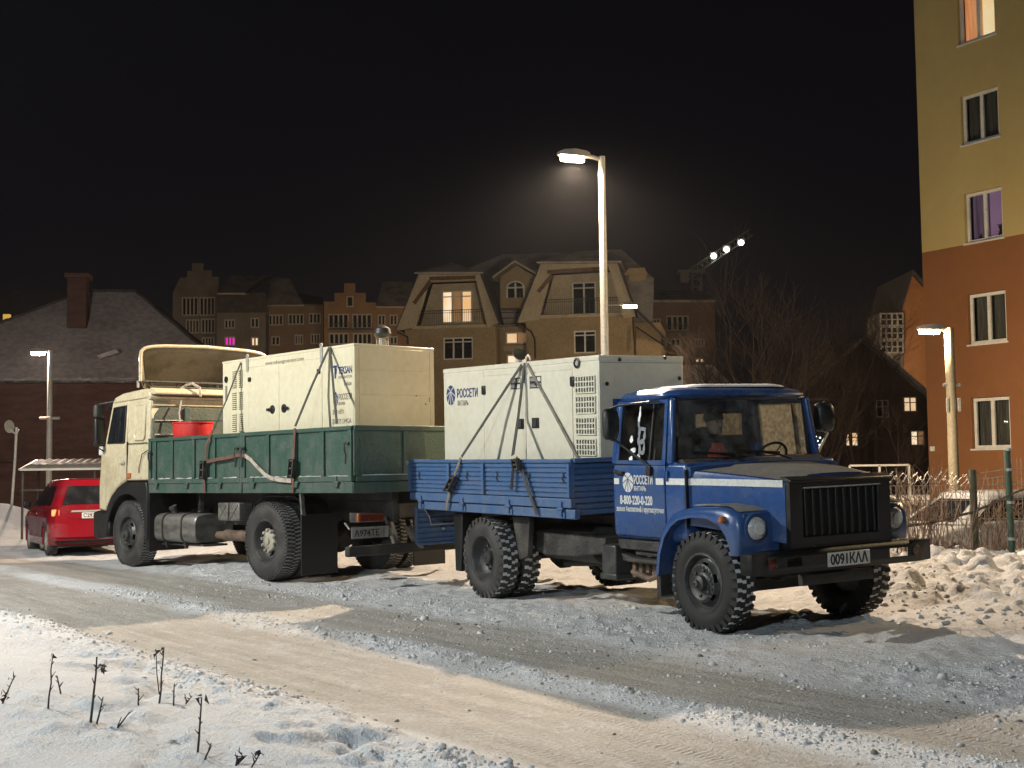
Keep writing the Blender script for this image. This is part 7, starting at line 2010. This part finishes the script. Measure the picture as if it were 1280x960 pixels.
# --- far row of town houses
FACG = paint('grey_render', (0.16, 0.14, 0.12), 0.9, (0.12, 0.105, 0.09), 0.5, 0.4, 0.7)
FACO = paint('orange_tan_render', (0.25, 0.145, 0.07), 0.9, (0.21, 0.12, 0.06), 0.5, 0.4, 0.7)
FACP = paint('pinkish_render', (0.20, 0.135, 0.095), 0.9, (0.17, 0.115, 0.08), 0.5, 0.4, 0.7)
def block(label, px, Y, outline, wins_, wall, roof=None, extra=None, name='town_house', depth=10, ang=0):
    F = facade_matrix(px, Y, ang)
    t = thing(name, label, 'building', F, 'houses of the far row')
    P = lambda x, y, d=0.0: hit(F, x, y, d)
    pts = [P(*q) for q in outline]
    xs_ = [p[0] for p in pts]
    holes = [(*P(a, d_), *P(c, b)) for a, b, c, d_, _ in wins_]
    m = MB()
    poly = [(min(xs_), 0)] + pts + [(max(xs_), 0)]
    zlo = min(p[1] for p in pts)
    m.wall(min(xs_), max(xs_), 0, zlo, [h for h in holes if h[3] < zlo], 0.25)
    m.prism([(min(xs_), zlo)] + pts + [(max(xs_), zlo)], 'y', 0.0, 0.35)
    m.add([(min(xs_), 0, 0), (min(xs_), depth, 0), (min(xs_), depth, zlo), (min(xs_), 0, zlo), (max(xs_), 0, 0), (max(xs_), depth, 0), (max(xs_), depth, zlo), (max(xs_), 0, zlo)], [(0, 1, 2, 3), (4, 5, 6, 7), (1, 5, 6, 2), (3, 7, 6, 2)])
    m.build('wall', wall, t, smooth=None, recalc=False)
    for h, (a, b, c, d_, pn) in zip(holes, wins_):
        window(t, h[0], h[1], h[2], h[3], pn, 0.05 if h[3] < zlo else -0.08, 0.16, FRAMED, depth=0.1)
    if roof:
        for k, rp in enumerate(roof):
            q = [P(*w[:2], w[2]) + (w[2],) for w in rp]
            MB().add([(x, d, z) for x, z, d in q] + [(x, d + 0.3, z - 0.2) for x, z, d in q], [tuple(range(len(q))), tuple(range(2 * len(q) - 1, len(q) - 1, -1))] + [(i, (i + 1) % len(q), len(q) + (i + 1) % len(q), len(q) + i) for i in range(len(q))]).build('roof', ROOFS if k == 0 else ROOFD, t, smooth=None)
    if extra:
        extra(t, P)
    return t
D1, D2, D3, D5 = [PANED], [PANED] * 2, [PANED] * 3, [PANED] * 4
block('grey stepped-gable town house, leftmost of the far row, over the brick roof', 248, 150, [(216, 366), (225, 347), (234, 347), (234, 339), (240, 339), (240, 329), (254, 329), (254, 338), (264, 338), (264, 346), (273, 346), (273, 366)],
      [(227, 371, 248, 395, D5), (249, 371, 269, 395, D5), (232, 399, 249, 417, D5), (251, 398, 269, 417, D5), (252, 421, 268, 436, D5)], FACG)
def lower_bits(t, P):
    pass
block('grey mansard town house with a magenta-lit window beside it in the far row', 302, 148, [(271, 389), (306, 389), (332, 389)],
      [(280, 399, 294, 411, D3), (313, 397, 324, 410, D2), (280.5, 420.5, 294.5, 432.5, [PANEP] * 3), (313.5, 421, 323.5, 433, [PANEL2, PANEL2])], FACG,
      [((271, 366, 0.1), (306, 366, 0.1), (334, 344, 5), (290, 344, 5)), ((271, 390, -0.1), (334, 390, -0.1), (332, 366, 0.4), (272, 366, 0.4)), ((306, 366, 0.0), (312, 366, 0.0), (340, 347, 5), (334, 344, 5))])
block('brown town house with two rows of wide windows, between the mansard and stepped ones', 370, 150, [(332, 380), (404, 380)],
      [(335, 393, 354, 407, D5), (360, 392, 380, 406, D5), (386, 391, 401, 405, D3), (339, 420, 350, 432, D2), (368, 418, 379, 431, D3), (388, 417, 400, 430, D3)], FACP,
      [((332, 381, -0.2), (380, 381, -0.2), (362, 348, 5), (340, 347, 5)), ((378, 381, -0.1), (405, 381, -0.1), (404, 372, 4), (370, 366, 5))])
def balcs(t, P):
    for (a, b) in ((411, 437), (440, 465)):
        x0, z0 = P(a, 412, -0.4)
        x1, _ = P(b, 412, -0.4)
        MB().box(x0, x1, -0.5, 0.0, z0 - 0.2, z0).build('balcony', FACG, t)
        railing(t, x0, x1, z0, z0 + 0.75, -0.45, IRON, 0.3)
block('orange stepped-gable town house with balconies in the far row', 437, 146, [(405, 377), (418, 377), (418, 366), (430, 366), (430, 354), (444, 354), (444, 366), (457, 366), (457, 378), (470, 378)],
      [(410, 392, 436, 411, D5), (440, 392, 465, 411, D5), (411, 416, 436, 431, D5), (441, 416, 465, 431, D5), (433, 370, 442, 384, D1)], FACO, None, balcs)
block('orange town house just left of the gabled house, end of the far row', 488, 146, [(470, 382), (506, 382)], [(472, 393, 482, 407, D2), (487, 393, 497, 407, D2), (471, 419, 481, 430, D2), (487, 420, 497, 431, D2)], FACO,
      [((470, 383, -0.2), (508, 383, -0.2), (516, 352, 5), (478, 352, 5))])
def loggia(t, P):
    x0, z0 = P(833, 416, -0.5)
    x1, z1 = P(860, 416, -0.5)
    MB().box(x0, x1, -0.9, 0, z0 - 0.25, z0).build('balcony', FACG, t)
    railing(t, x0, x1, z0, z0 + 0.8, -0.85, IRON, 0.3)
block('brown apartment house with a glazed loggia and one lit window, right of the gabled house', 852, 130, [(812, 374), (893, 374)], [(833, 394, 861, 414, D5), (838, 423, 851, 434, D2), (868, 423, 881, 434, D3), (868.5, 447, 881, 454, [PANEL2, PANEL2]), (816, 398, 826, 412, D2)], FACP,
      [((810, 375, -0.3), (895, 375, -0.3), (885, 364, 5), (815, 364, 5))], loggia)
sh2 = thing('low_shed', 'low dark shed with a snowy roof between the white generator and the bare trees', 'shed', facade_matrix(880, 62, 0))
F = facade_matrix(880, 62, 0)
P = lambda x, y, d=0.0: hit(F, x, y, d)
a, b = P(845, 470), P(915, 470)
MB().box(a[0], b[0], 0, 5, 0, P(880, 487)[1]).build('wall', BRICK, sh2, smooth=None)
MB().add([(a[0] - 0.2, -0.3, P(880, 488)[1]), (b[0] + 0.2, -0.3, P(880, 488)[1]), (b[0] - 0.5, 3, P(880, 456, 3)[1]), (a[0], 3, P(880, 456, 3)[1]), (a[0], 6, P(880, 488)[1]), (b[0], 6, P(880, 488)[1])], [(0, 1, 2, 3), (3, 2, 5, 4), (1, 5, 2), (0, 3, 4)]).build('roof', ROOFS, sh2, smooth=None)

# --- dark gabled house behind the trees and the orange gable at the right
FD = facade_matrix(1080, 58, 0)
dh = thing('dark_house', 'dark gabled house with three small lit windows behind the bare trees at the right', 'building', FD)
P = lambda x, y, d=0.0: hit(FD, x, y, d)
holes = [(*P(1057.5, 558), *P(1073, 540)), (*P(1129, 515), *P(1145, 496)), (*P(1139, 557), *P(1156, 538)), (*P(1095, 522), *P(1110, 500))]
xa, za = P(985, 505)
xb, zb_ = P(1165, 500)
xp, zp = P(1078, 428)
DARKW = paint('dark_house_render', (0.085, 0.05, 0.033), 0.9, (0.06, 0.035, 0.025), 0.9, 0.4, 0.7)
m = MB().wall(xa, xb, 0, za - 0.02, [h for h in holes if h[3] < za], 0.2)
m.prism([(xa, za - 0.02), (xb, za - 0.02), (xp, zp)], 'y', 0.0, 0.3)
m.add([(xa, 0, 0), (xa, 8, 0), (xa, 8, za), (xa, 0, za), (xb, 0, 0), (xb, 8, 0), (xb, 8, za), (xb, 0, za)], [(0, 1, 2, 3), (4, 5, 6, 7)])
m.build('wall', DARKW, dh, smooth=None, recalc=False)
for h, pn in zip(holes, ([PANEL2, PANEL2], [PANEL_, PANEL_], [PANEL2, PANEDIM], [PANED, PANED])):
    window(dh, h[0], h[1], h[2], h[3], pn, 0.05 if h[3] < za else -0.08, 0.05, FRAMED, transom=0.62)
for (p, q) in (((xa - 0.5, za - 0.45), (xp, zp + 0.1)), ((xp, zp + 0.1), (xb + 0.3, zb_ - 0.3))):
    MB().add([(p[0], -0.4, p[1]), (q[0], -0.4, q[1]), (q[0], 9, q[1]), (p[0], 9, p[1]), (p[0], -0.4, p[1] + 0.2), (q[0], -0.4, q[1] + 0.2), (q[0], 9, q[1] + 0.2), (p[0], 9, p[1] + 0.2)], [(0, 1, 2, 3), (4, 5, 6, 7), (0, 1, 5, 4), (0, 3, 7, 4), (1, 2, 6, 5)]).build('roof', ROOFS, dh, smooth=None)
FO = facade_matrix(1140, 85, 0)
oh = thing('orange_house', 'steep orange gable with a glazed balcony stack beside the tall apartment block', 'building', FO)
P = lambda x, y, d=0.0: hit(FO, x, y, d)
xa, za = P(1128, 388)
xp, zp = P(1140, 344)
xq, zq = P(1190, 400)
ORNG = paint('orange_gable_render', (0.36, 0.15, 0.045), 0.9, (0.30, 0.12, 0.035), 0.8, 0.4, 0.7)
MB().prism([(xa, 0), (xq, 0), (xq, zq), (xp, zp), (xa, za)], 'y', 0, 8).build('wall', ORNG, oh, smooth=None)
for (p, q) in (((xa - 0.1, za), (xp, zp + 0.08)), ((xp, zp + 0.08), (xq + 0.2, zq))):
    MB().add([(p[0], -0.3, p[1]), (q[0], -0.3, q[1]), (q[0], 8, q[1]), (p[0], 8, p[1]), (p[0], -0.3, p[1] + 0.25), (q[0], -0.3, q[1] + 0.25), (q[0], 8, q[1] + 0.25), (p[0], 8, p[1] + 0.25)], [(0, 1, 2, 3), (4, 5, 6, 7), (0, 1, 5, 4), (1, 2, 6, 5)]).build('roof', ROOFD, oh, smooth=None)
for k in range(3):
    a, b = P(1100, 408 + 17 * k, -0.5), P(1129, 391 + 17 * k, -0.5)
    window(oh, a[0], a[1], b[0], b[1], D5, -0.6, 0.10, FRAMED, transom=0.5)
    MB().box(a[0], b[0], -0.45, 2.5, a[1] - 0.15, b[1]).build('balcony', FACG, oh, smooth=None)
MB().box(P(1098, 400)[0], P(1131, 400)[0], 0.2, 6, 0, P(1110, 445)[1]).build('base_wall', FACG, oh, smooth=None)

# --- floodlit mast of the stadium
FS = facade_matrix(880, 190, 0)
P = lambda x, y, d=0.0: hit(FS, x, y, d)
x0, z0 = P(871, 376)
mast = thing('floodlight_mast', 'distant lattice mast with a slanting arm of three lit floodlights', 'mast', FS @ Matrix.Translation((x0, 0, 0)))
STL = paint('mast_steel', (0.30, 0.29, 0.26), 0.6)
m = MB()
zt = P(871, 342)[1]
hw = 0.7
for sx_ in (-hw, hw):
    for sy in (-hw, hw):
        m.tube([(sx_, sy, 0), (sx_, sy, zt)], 0.10, 5)
k = 0
z = zt - 14
while z < zt:
    for (a, b) in (((-hw, -hw), (hw, -hw)), ((hw, -hw), (hw, hw)), ((hw, hw), (-hw, hw)), ((-hw, hw), (-hw, -hw))):
        m.tube([(a[0], a[1], z), (b[0], b[1], z + 1.2)], 0.06, 4)
        m.tube([(a[0], a[1], z + 1.2), (b[0], b[1], z + 1.2)], 0.06, 4)
    z += 1.2
m.build('lattice_tower', STL, mast)
x1, z1 = P(847, 337)
MB().box(x1 - x0, 1.2, -1.0, 1.0, zt, zt + 0.5).box(x1 - x0 + 0.3, x1 - x0 + 1.6, -0.8, 0.8, zt - 1.4, zt).build('platform', STL, mast)
pa, pb = P(858, 345), P(938, 291)
a3, b3 = Vector((pa[0] - x0, 0, pa[1])), Vector((pb[0] - x0, 0, pb[1]))
m = MB()
u = (b3 - a3).normalized()
v = Vector((-u.z, 0, u.x))
for o in (v * 0.6, -v * 0.6):
    for y in (-0.5, 0.5):
        m.tube([a3 + o + Vector((0, y, 0)), b3 + o * 0.8 + Vector((0, y, 0))], 0.09, 4)
n = 14
for i in range(n):
    p, q = a3.lerp(b3, i / n), a3.lerp(b3, (i + 1) / n)
    m.tube([p + v * 0.6, q - v * 0.6], 0.05, 4).tube([p - v * 0.6, q + v * 0.6], 0.05, 4)
m.build('arm', STL, mast)
FLOODE = emit('lit_floodlight', (0.90, 1.0, 0.82), 14.0)
for (px, py) in ((891, 320), (907, 312), (925, 303.5)):
    q = P(px, py)
    c = Vector((q[0] - x0, -0.9, q[1] - 0.15))
    f = MB().mbox(Matrix.Translation(c + Vector((0, 0.35, 0.25))), 1.1, 0.6, 0.8).build('floodlight', STL, mast)
    MB().ball(c, 0.42, 0.3, 0.42).build('lamp_glass', FLOODE, f)

# ------------------------------------------------------------------ bare trees
BARK = paint('grey_brown_bark', (0.10, 0.072, 0.05), 0.9, (0.065, 0.047, 0.033), 2, 0.4, 0.7, bump=0.5, bscale=20)
TWIGM = paint('brown_twigs', (0.085, 0.055, 0.037), 0.9, (0.055, 0.037, 0.026), 2)
SHRUBM = paint('red_brown_shrub_stems', (0.24, 0.155, 0.10), 0.85, (0.14, 0.09, 0.065), 3)
def tree(label, base, height, seed, lean=0.0, spread=1.0, trunks=1, group='bare trees behind the blue truck', levels=5):
    rn = random.Random(seed)
    bx, by = base
    z0 = gz(bx, by)
    t = thing('bare_tree', label, 'tree', (bx, by, z0), group)
    trunk, crown = MB(), MB()
    def grow(p, d, L, r, lev):
        n = 4 if lev < 3 else 3
        pts = [p]
        q = p.copy()
        dd = d.copy()
        for i in range(n):
            dd = (dd + Vector((rn.gauss(0, 0.10), rn.gauss(0, 0.10), rn.gauss(0.03, 0.06))) * (1 + 0.25 * lev)).normalized()
            q = q + dd * (L / n)
            pts.append(q.copy())
        r1 = r * (0.62 if lev < levels else 0.4)
        (trunk if lev == 0 else crown).tube(pts, r, 7 if lev == 0 else (5 if lev < 2 else (4 if lev == 2 else 3)), r1, cap=False)
        if lev >= levels:
            return
        k = rn.choice((3, 4)) if lev < 3 else rn.choice((3, 4, 5))
        for i in range(k):
            f = rn.uniform(0.35, 1.0) if i else 1.0
            a = pts[min(n - 1, int(f * n))].lerp(pts[min(n, int(f * n) + 1)], f * n - int(f * n)) if f < 1 else pts[-1]
            ax = Vector((rn.gauss(0, 1), rn.gauss(0, 1), rn.gauss(0, 0.3)))
            side = (ax - dd * ax.dot(dd)).normalized()
            ang = rn.uniform(0.22, 0.75) * spread if i else rn.uniform(0.05, 0.3)
            nd = (dd * math.cos(ang) + side * math.sin(ang) + Vector((0, 0, 0.10))).normalized()
            grow(a, nd, L * rn.uniform(0.58, 0.80), max(0.006, r1 * rn.uniform(0.55, 0.85)), lev + 1)
    for k in range(trunks):
        a = 2 * math.pi * k / trunks + rn.random()
        d = Vector((math.cos(a) * (0.12 if trunks == 1 else 0.32) + lean, math.sin(a) * (0.1 if trunks == 1 else 0.3), 1)).normalized()
        grow(Vector((0.12 * math.cos(a), 0.12 * math.sin(a), -0.1)) if trunks > 1 else Vector((0, 0, -0.1)), d, height * 0.30, 0.013 * height / (1 if trunks == 1 else 1.4), 0)
    trunk.build('trunk', BARK, t, smooth=60, recalc=False)
    crown.build('crown', TWIGM, t, smooth=60, recalc=False)
    return t
def pxbase(px, Y):
    return at(px, 580, Y).x, Y
tree('wide bare tree with several trunks right behind the blue cab', pxbase(958, 44), 11.0, 11, 0.0, 1.1, 3)
tree('bare tree standing between the white generator and the blue cab', pxbase(930, 54), 10.5, 5, -0.08, 1.0, 2)
tree('bare tree rising above the mirror on the far side of the blue cab', pxbase(1020, 46), 10.0, 8, 0.05, 1.1, 2)
tree('small bare tree in front of the dark gabled house', pxbase(1118, 42), 5.2, 21, 0.0, 1.2, 1, levels=4)
tree('tall bare tree between the blue truck and the dark gabled house', pxbase(1075, 52), 11.0, 31, -0.08, 1.0, 2)
tree('faint bare tree between the glazed loggia house and the floodlight mast', pxbase(895, 58), 9.5, 41, 0.1, 1.0, 1)

# ------------------------------------------------------------------ dry shrubs by the fence
def shrub(label, base, h, n, w, seed):
    rn = random.Random(seed)
    bx, by = base
    t = thing('dry_shrub', label, 'shrub', (bx, by, gz(bx, by) - 0.05), 'dry shrubs along the wire fence')
    m = MB()
    for i in range(n):
        a = rn.uniform(0, 6.28)
        p = Vector((rn.gauss(0, w * 0.45), rn.gauss(0, 0.15), 0))
        d = Vector((rn.gauss(0, 0.16), rn.gauss(0, 0.12), 1)).normalized()
        L = h * rn.uniform(0.55, 1.05)
        pts = [p]
        q, dd = p.copy(), d.copy()
        for k in range(5):
            dd = (dd + Vector((rn.gauss(0, 0.10), rn.gauss(0, 0.08), 0))).normalized()
            q = q + dd * L / 5
            pts.append(q.copy())
        r = rn.uniform(0.005, 0.012)
        m.tube(pts, r, 4, 0.003, cap=False)
        for k in range(rn.choice((2, 3, 4))):
            j = rn.choice((2, 3, 4))
            e = pts[j] + Vector((rn.gauss(0, 0.16), rn.gauss(0, 0.1), rn.uniform(0.10, 0.35)))
            m.tube([pts[j], pts[j].lerp(e, 0.5) + Vector((0, 0, 0.02)), e], r * 0.5, 3, 0.002, cap=False)
    m.build('stems', SHRUBM, t, smooth=60, recalc=False)
    g = MB()
    for i in range(n * 5):        # dead grass at its foot
        p = Vector((rn.gauss(0, w * 0.5), rn.gauss(0, 0.2), 0))
        e = p + Vector((rn.gauss(0, 0.10), rn.gauss(0, 0.08), rn.uniform(0.15, 0.38)))
        g.tube([p, e], 0.005, 3, 0.001, cap=False)
    tag(g.build('dead_grass', SHRUBM, t, smooth=60, recalc=False), kind='stuff')
shrub('dense dry shrub behind the wire fence, left of the short green post', pxbase(1172, 17.9), 1.35, 36, 0.55, 1)
shrub('dry shrub beside the right headlight of the blue truck, behind the wire fence', pxbase(1143, 18.1), 1.25, 22, 0.32, 2)
shrub('thin dry shrub between the two fence posts', pxbase(1240, 17.9), 1.1, 26, 0.30, 3)
shrub('dry shrub cut by the right edge of the photo, at the last fence post', pxbase(1284, 17.7), 1.0, 18, 0.25, 4)

# ------------------------------------------------------------------ wire fence
POSTG = paint('green_fence_post', (0.035, 0.075, 0.05), 0.6, (0.06, 0.06, 0.05), 4)
WIRE = paint('fence_wire', (0.34, 0.30, 0.25), 0.5, metal=0.4)
PX0, PX1 = at(1100, 600, 18.0), at(1216, 600, 17.75)
PX2 = at(1262, 600, 17.6)
dirf = Vector((PX2.x - PX1.x, PX2.y - PX1.y, 0)).normalized()
fo = Vector((PX1.x, PX1.y, 0))
zb0 = gz(PX1.x, PX1.y)
FF = Matrix.Translation((PX1.x, PX1.y, 0)) @ Matrix.Rotation(math.atan2(dirf.y, dirf.x), 4, 'Z')
fence = thing('wire_fence', 'wire mesh fence with green posts and barbed wire on top, right', 'fence', FF)
P = lambda x, y, d=0.0: hit(FF, x, y, d)
zt1, zt2 = P(1216, 587)[1], P(1262, 562)[1]
x2 = P(1262, 600)[0]
pst = MB().tube([(0, 0, zb0 - 0.4), (0, 0, zt1)], 0.052, 12).build('post', paint('brown_green_post', (0.06, 0.06, 0.035), 0.8, (0.09, 0.07, 0.05), 4), fence)
ps2 = MB().tube([(x2, 0, zb0 - 0.4), (x2 - 0.02, 0, zt2)], 0.045, 12).build('post', POSTG, fence)
for zz in (1.68, 1.40, 0.95, 0.45):
    MB().tube([(x2, 0, zz - 0.02), (x2, 0, zz + 0.02)], 0.056, 10).build('clamp', GALV, ps2)
x3 = x2 + 1.55
MB().tube([(x3, 0, zb0 - 0.4), (x3, 0, zt2)], 0.045, 12).build('post', POSTG, fence)
xl_ = P(1085, 600)[0]
MB().tube([(xl_, 0, zb0 - 0.4), (xl_, 0, zt1 - 0.1)], 0.045, 12).build('post', POSTG, fence)
rn = random.Random(4)
m = MB()
zt = P(1180, 607)[1]
x = xl_
while x < x3:
    top = zt if x < 0 else zt + 0.12 + (0.25 if x > x2 else 0)
    m.tube([(x, 0.03, zb0 - 0.1), (x + rn.gauss(0, 0.004), 0.03, top)], 0.0042, 4, cap=False)
    x += 0.062
for z in (0.45, 0.72, 0.98, zt):
    m.tube([(xl_, 0.03, z), (0, 0.034, z), (x3, 0.03, z + 0.02)], 0.0042, 4, cap=False)
m.build('wire_mesh', WIRE, fence, smooth=60, recalc=False)
b = MB()
for (za, zb__, ph) in ((zt + 0.09, zt + 0.05, 0), (zt + 0.14, zt + 0.10, 2)):
    pts = [(xl_ + (0 - xl_) * i / 60, 0.03 + 0.05 * math.sin(i * 1.1 + ph), za + (zb__ - za) * i / 60 + 0.05 * math.sin(i * 0.9 + ph) + rn.gauss(0, 0.008)) for i in range(61)]
    b.tube(pts, 0.006, 4, cap=False)
    for p in pts[::2]:
        b.tube([(p[0] - 0.02, p[1], p[2] - 0.025), (p[0] + 0.02, p[1], p[2] + 0.025)], 0.004, 3, cap=False)
for z in (zt1 - 0.06, zt1 - 0.15, zt1 - 0.24):
    b.tube([(-0.0, 0, z), (x2, 0, z + 0.06), (x3, 0, z + 0.1)], 0.005, 4, cap=False)
    for i in range(14):
        q = x2 * i / 14
        b.tube([(q, -0.02, z + 0.004 * i - 0.02), (q + 0.02, 0.02, z + 0.004 * i + 0.02)], 0.004, 3, cap=False)
b.build('barbed_wire', WIRE, fence, smooth=60, recalc=False)
br = thing('fallen_branch', 'thin fallen branch lying slantwise across the wire fence', 'branch', FF @ Matrix.Translation((P(1130, 657)[0], -0.05, P(1130, 657)[1])))
o0 = Vector((P(1130, 657)[0], 0, P(1130, 657)[1]))
MB().tube([Vector((P(x, y)[0], 0.0, P(x, y)[1])) - o0 for x, y in ((1126, 658), (1160, 654), (1190, 647), (1215, 640), (1240, 630), (1262, 618), (1290, 608))], 0.022, 7, 0.014).build('stem', BARK, br)
# grey rail fence in front of the dark house
rf_ = thing('rail_fence', 'low grey rail between the bare trees and the apartment block', 'railing', facade_matrix(1110, 33, 0))
F = facade_matrix(1110, 33, 0)
P = lambda x, y, d=0.0: hit(F, x, y, d)
m = MB()
(xa, z1), (xb, _) = P(1062, 582), P(1136, 582)
m.bar((xa, 0, z1), (xb, 0, z1), 0.07, 0.05)
for x in (xa, (xa + xb) / 2, xb):
    m.bar((x, 0, -0.5), (x, 0, z1), 0.07, 0.05)
m.build('rail', GALV, rf_)
# festive string of small lights beyond the mirror
sl_ = thing('string_lights', 'string of tiny blue-white lights in the twigs beside the right mirror of the blue truck', 'lights', facade_matrix(1010, 50, 0))
F = facade_matrix(1010, 50, 0)
BLUEL = emit('blue_white_bulb', (0.55, 0.8, 1.0), 5.0)
pts = [(996, 541), (1003, 548), (1008, 552), (1016, 554), (1020, 546), (1022, 551), (1025, 547), (1024, 556), (1012, 546), (1006, 560)]
q = [hit(F, *p) for p in pts]
MB().tube([(x, 0.02, z) for x, z in q], 0.008, 4, cap=False).build('cable', JACKET, sl_)
for x, z in q:
    MB().ball((x, 0, z), 0.035, n=6, m=4).build('bulb', BLUEL, sl_)

# ------------------------------------------------------------------ dead stems in the near snow bank
STEM = paint('dead_stem', (0.035, 0.024, 0.018), 0.9, (0.06, 0.045, 0.035), 6)
def stem(label, foot, top, twigs=(), leaves=(), r=0.006):
    p = None
    for k in range(60):            # march the foot's line of sight down to the snow
        r_ = ray(*foot)
        for s_ in np.linspace(4.5, 12, 400):
            c = EYE + r_ * (s_ / r_.y)
            if c.z <= gz(c.x, c.y):
                p = c
                break
        break
    if p is None:
        p = at(foot[0], foot[1], 7)
    t = thing('dead_stem', label, 'weed stem', (p.x, p.y, p.z), 'dead stems in the near snow')
    m = MB()
    def q(px, py):
        return at(px, py, p.y) - p
    e = q(*top)
    rs_ = random.Random(int(foot[0] * 7 + foot[1]))
    L_ = e.length
    wob = [e * f + Vector((rs_.gauss(0, 0.008), rs_.gauss(0, 0.008), 0)) * L_ for f in (0.25, 0.5, 0.75)]
    m.tube([Vector((0, 0, -0.08)), Vector((0, 0, 0))] + wob + [e], r, 6, r * 0.5)
    for f in (0.35, 0.6, 0.85):
        b0 = e * f
        m.tube([b0, b0 + Vector((rs_.choice((-1, 1)) * rs_.uniform(0.008, 0.025), rs_.gauss(0, 0.01), rs_.uniform(0.012, 0.035)))], r * 0.55, 4, r * 0.25)
    for tw in twigs:
        pp = [q(*a) for a in tw]
        m.tube(pp, r * 0.6, 5, r * 0.35)
    m.build('stem', STEM, t)
    if leaves:
        l = MB()
        rn_ = random.Random(int(foot[0]))
        for (lx, ly) in leaves:
            c = q(lx, ly)
            for i in range(4):
                a = c + Vector((rn_.gauss(0, 0.008), rn_.gauss(0, 0.01), rn_.gauss(0, 0.008)))
                b_ = a + Vector((rn_.gauss(0, 0.018), rn_.gauss(0, 0.012), rn_.gauss(0, 0.014)))
                c_ = a + Vector((rn_.gauss(0, 0.014), rn_.gauss(0, 0.012), rn_.gauss(0, 0.018)))
                l.add([a, b_, c_, a + Vector((0.003, 0.004, 0.002))], [(0, 1, 2), (0, 2, 3), (0, 1, 3), (1, 2, 3)])
        l.build('withered_leaf', STEM, t, smooth=None)
stem('tallest thick dead stem with a withered leaf near its tip', (113, 905), (121, 821), [((119, 838), (125, 832), (128, 831))], [(126, 831), (126, 836)], 0.008)
stem('thin dead stem standing alone left of the thick one', (60, 888), (66, 820), [((63, 850), (67, 843))], [(65, 823)])
stem('forked dead stem with two tips, at the back of the snow bank', (199, 880), (205, 809), [((199, 868), (196, 842), (195, 812))], [(196, 813), (204, 811)], 0.007)
stem('single straight dead stem nearest the bottom edge', (247, 942), (252, 872), [((250, 905), (253, 902))], [(252, 873)], 0.007)
stem('short dead stem just right of the forked one', (217, 883), (218, 854))
stem('small dead twig low between the forked and the thick stem', (173, 882), (173, 860), [((173, 876), (180, 868))])
stem('slanting dead stem beside the thick one', (121, 904), (129, 871))
stem('pair of short slanting twigs right of the thick stem', (146, 911), (162, 890), [((147, 908), (152, 896))])
stem('dead stem with withered leaves at the left edge of the photo', (3, 880), (18, 845), [((8, 868), (3, 862))], [(5, 866), (9, 872), (17, 848)])
stem('tiny dead twig behind the thin stem', (76, 868), (71, 844), [((74, 860), (79, 852))])
stem('small twig at the back of the snow bank, right of the stems', (232, 880), (240, 870), [((233, 878), (231, 868))])
stem('short bent twig near the bottom edge, right of the single stem', (256, 950), (264, 929))
stem('small withered sprig at the bottom edge of the photo', (295, 958), (297, 944), [((296, 950), (304, 947))], [(297, 945), (300, 948)])
stem('small withered sprig at the bottom edge, rightmost stem', (314, 960), (325, 942), [((318, 952), (316, 946))], [(322, 946), (324, 943)])

# ------------------------------------------------------------------ frosty night air
hz = bpy.data.materials.new('haze')
hz.use_nodes = True
nt = hz.node_tree
nt.nodes.clear()
out = nt.nodes.new('ShaderNodeOutputMaterial')
pv = nt.nodes.new('ShaderNodeVolumePrincipled')
pv.inputs['Color'].default_value = (0.9, 0.9, 0.92, 1)
pv.inputs['Density'].default_value = 0.00020
pv.inputs['Anisotropy'].default_value = 0.75
nt.links.new(pv.outputs[0], out.inputs['Volume'])
hb = MB().box(-430, 430, -70, 910, -3.0, 48.0).build('haze', hz, None, smooth=None)
tag(hb, kind='stuff')
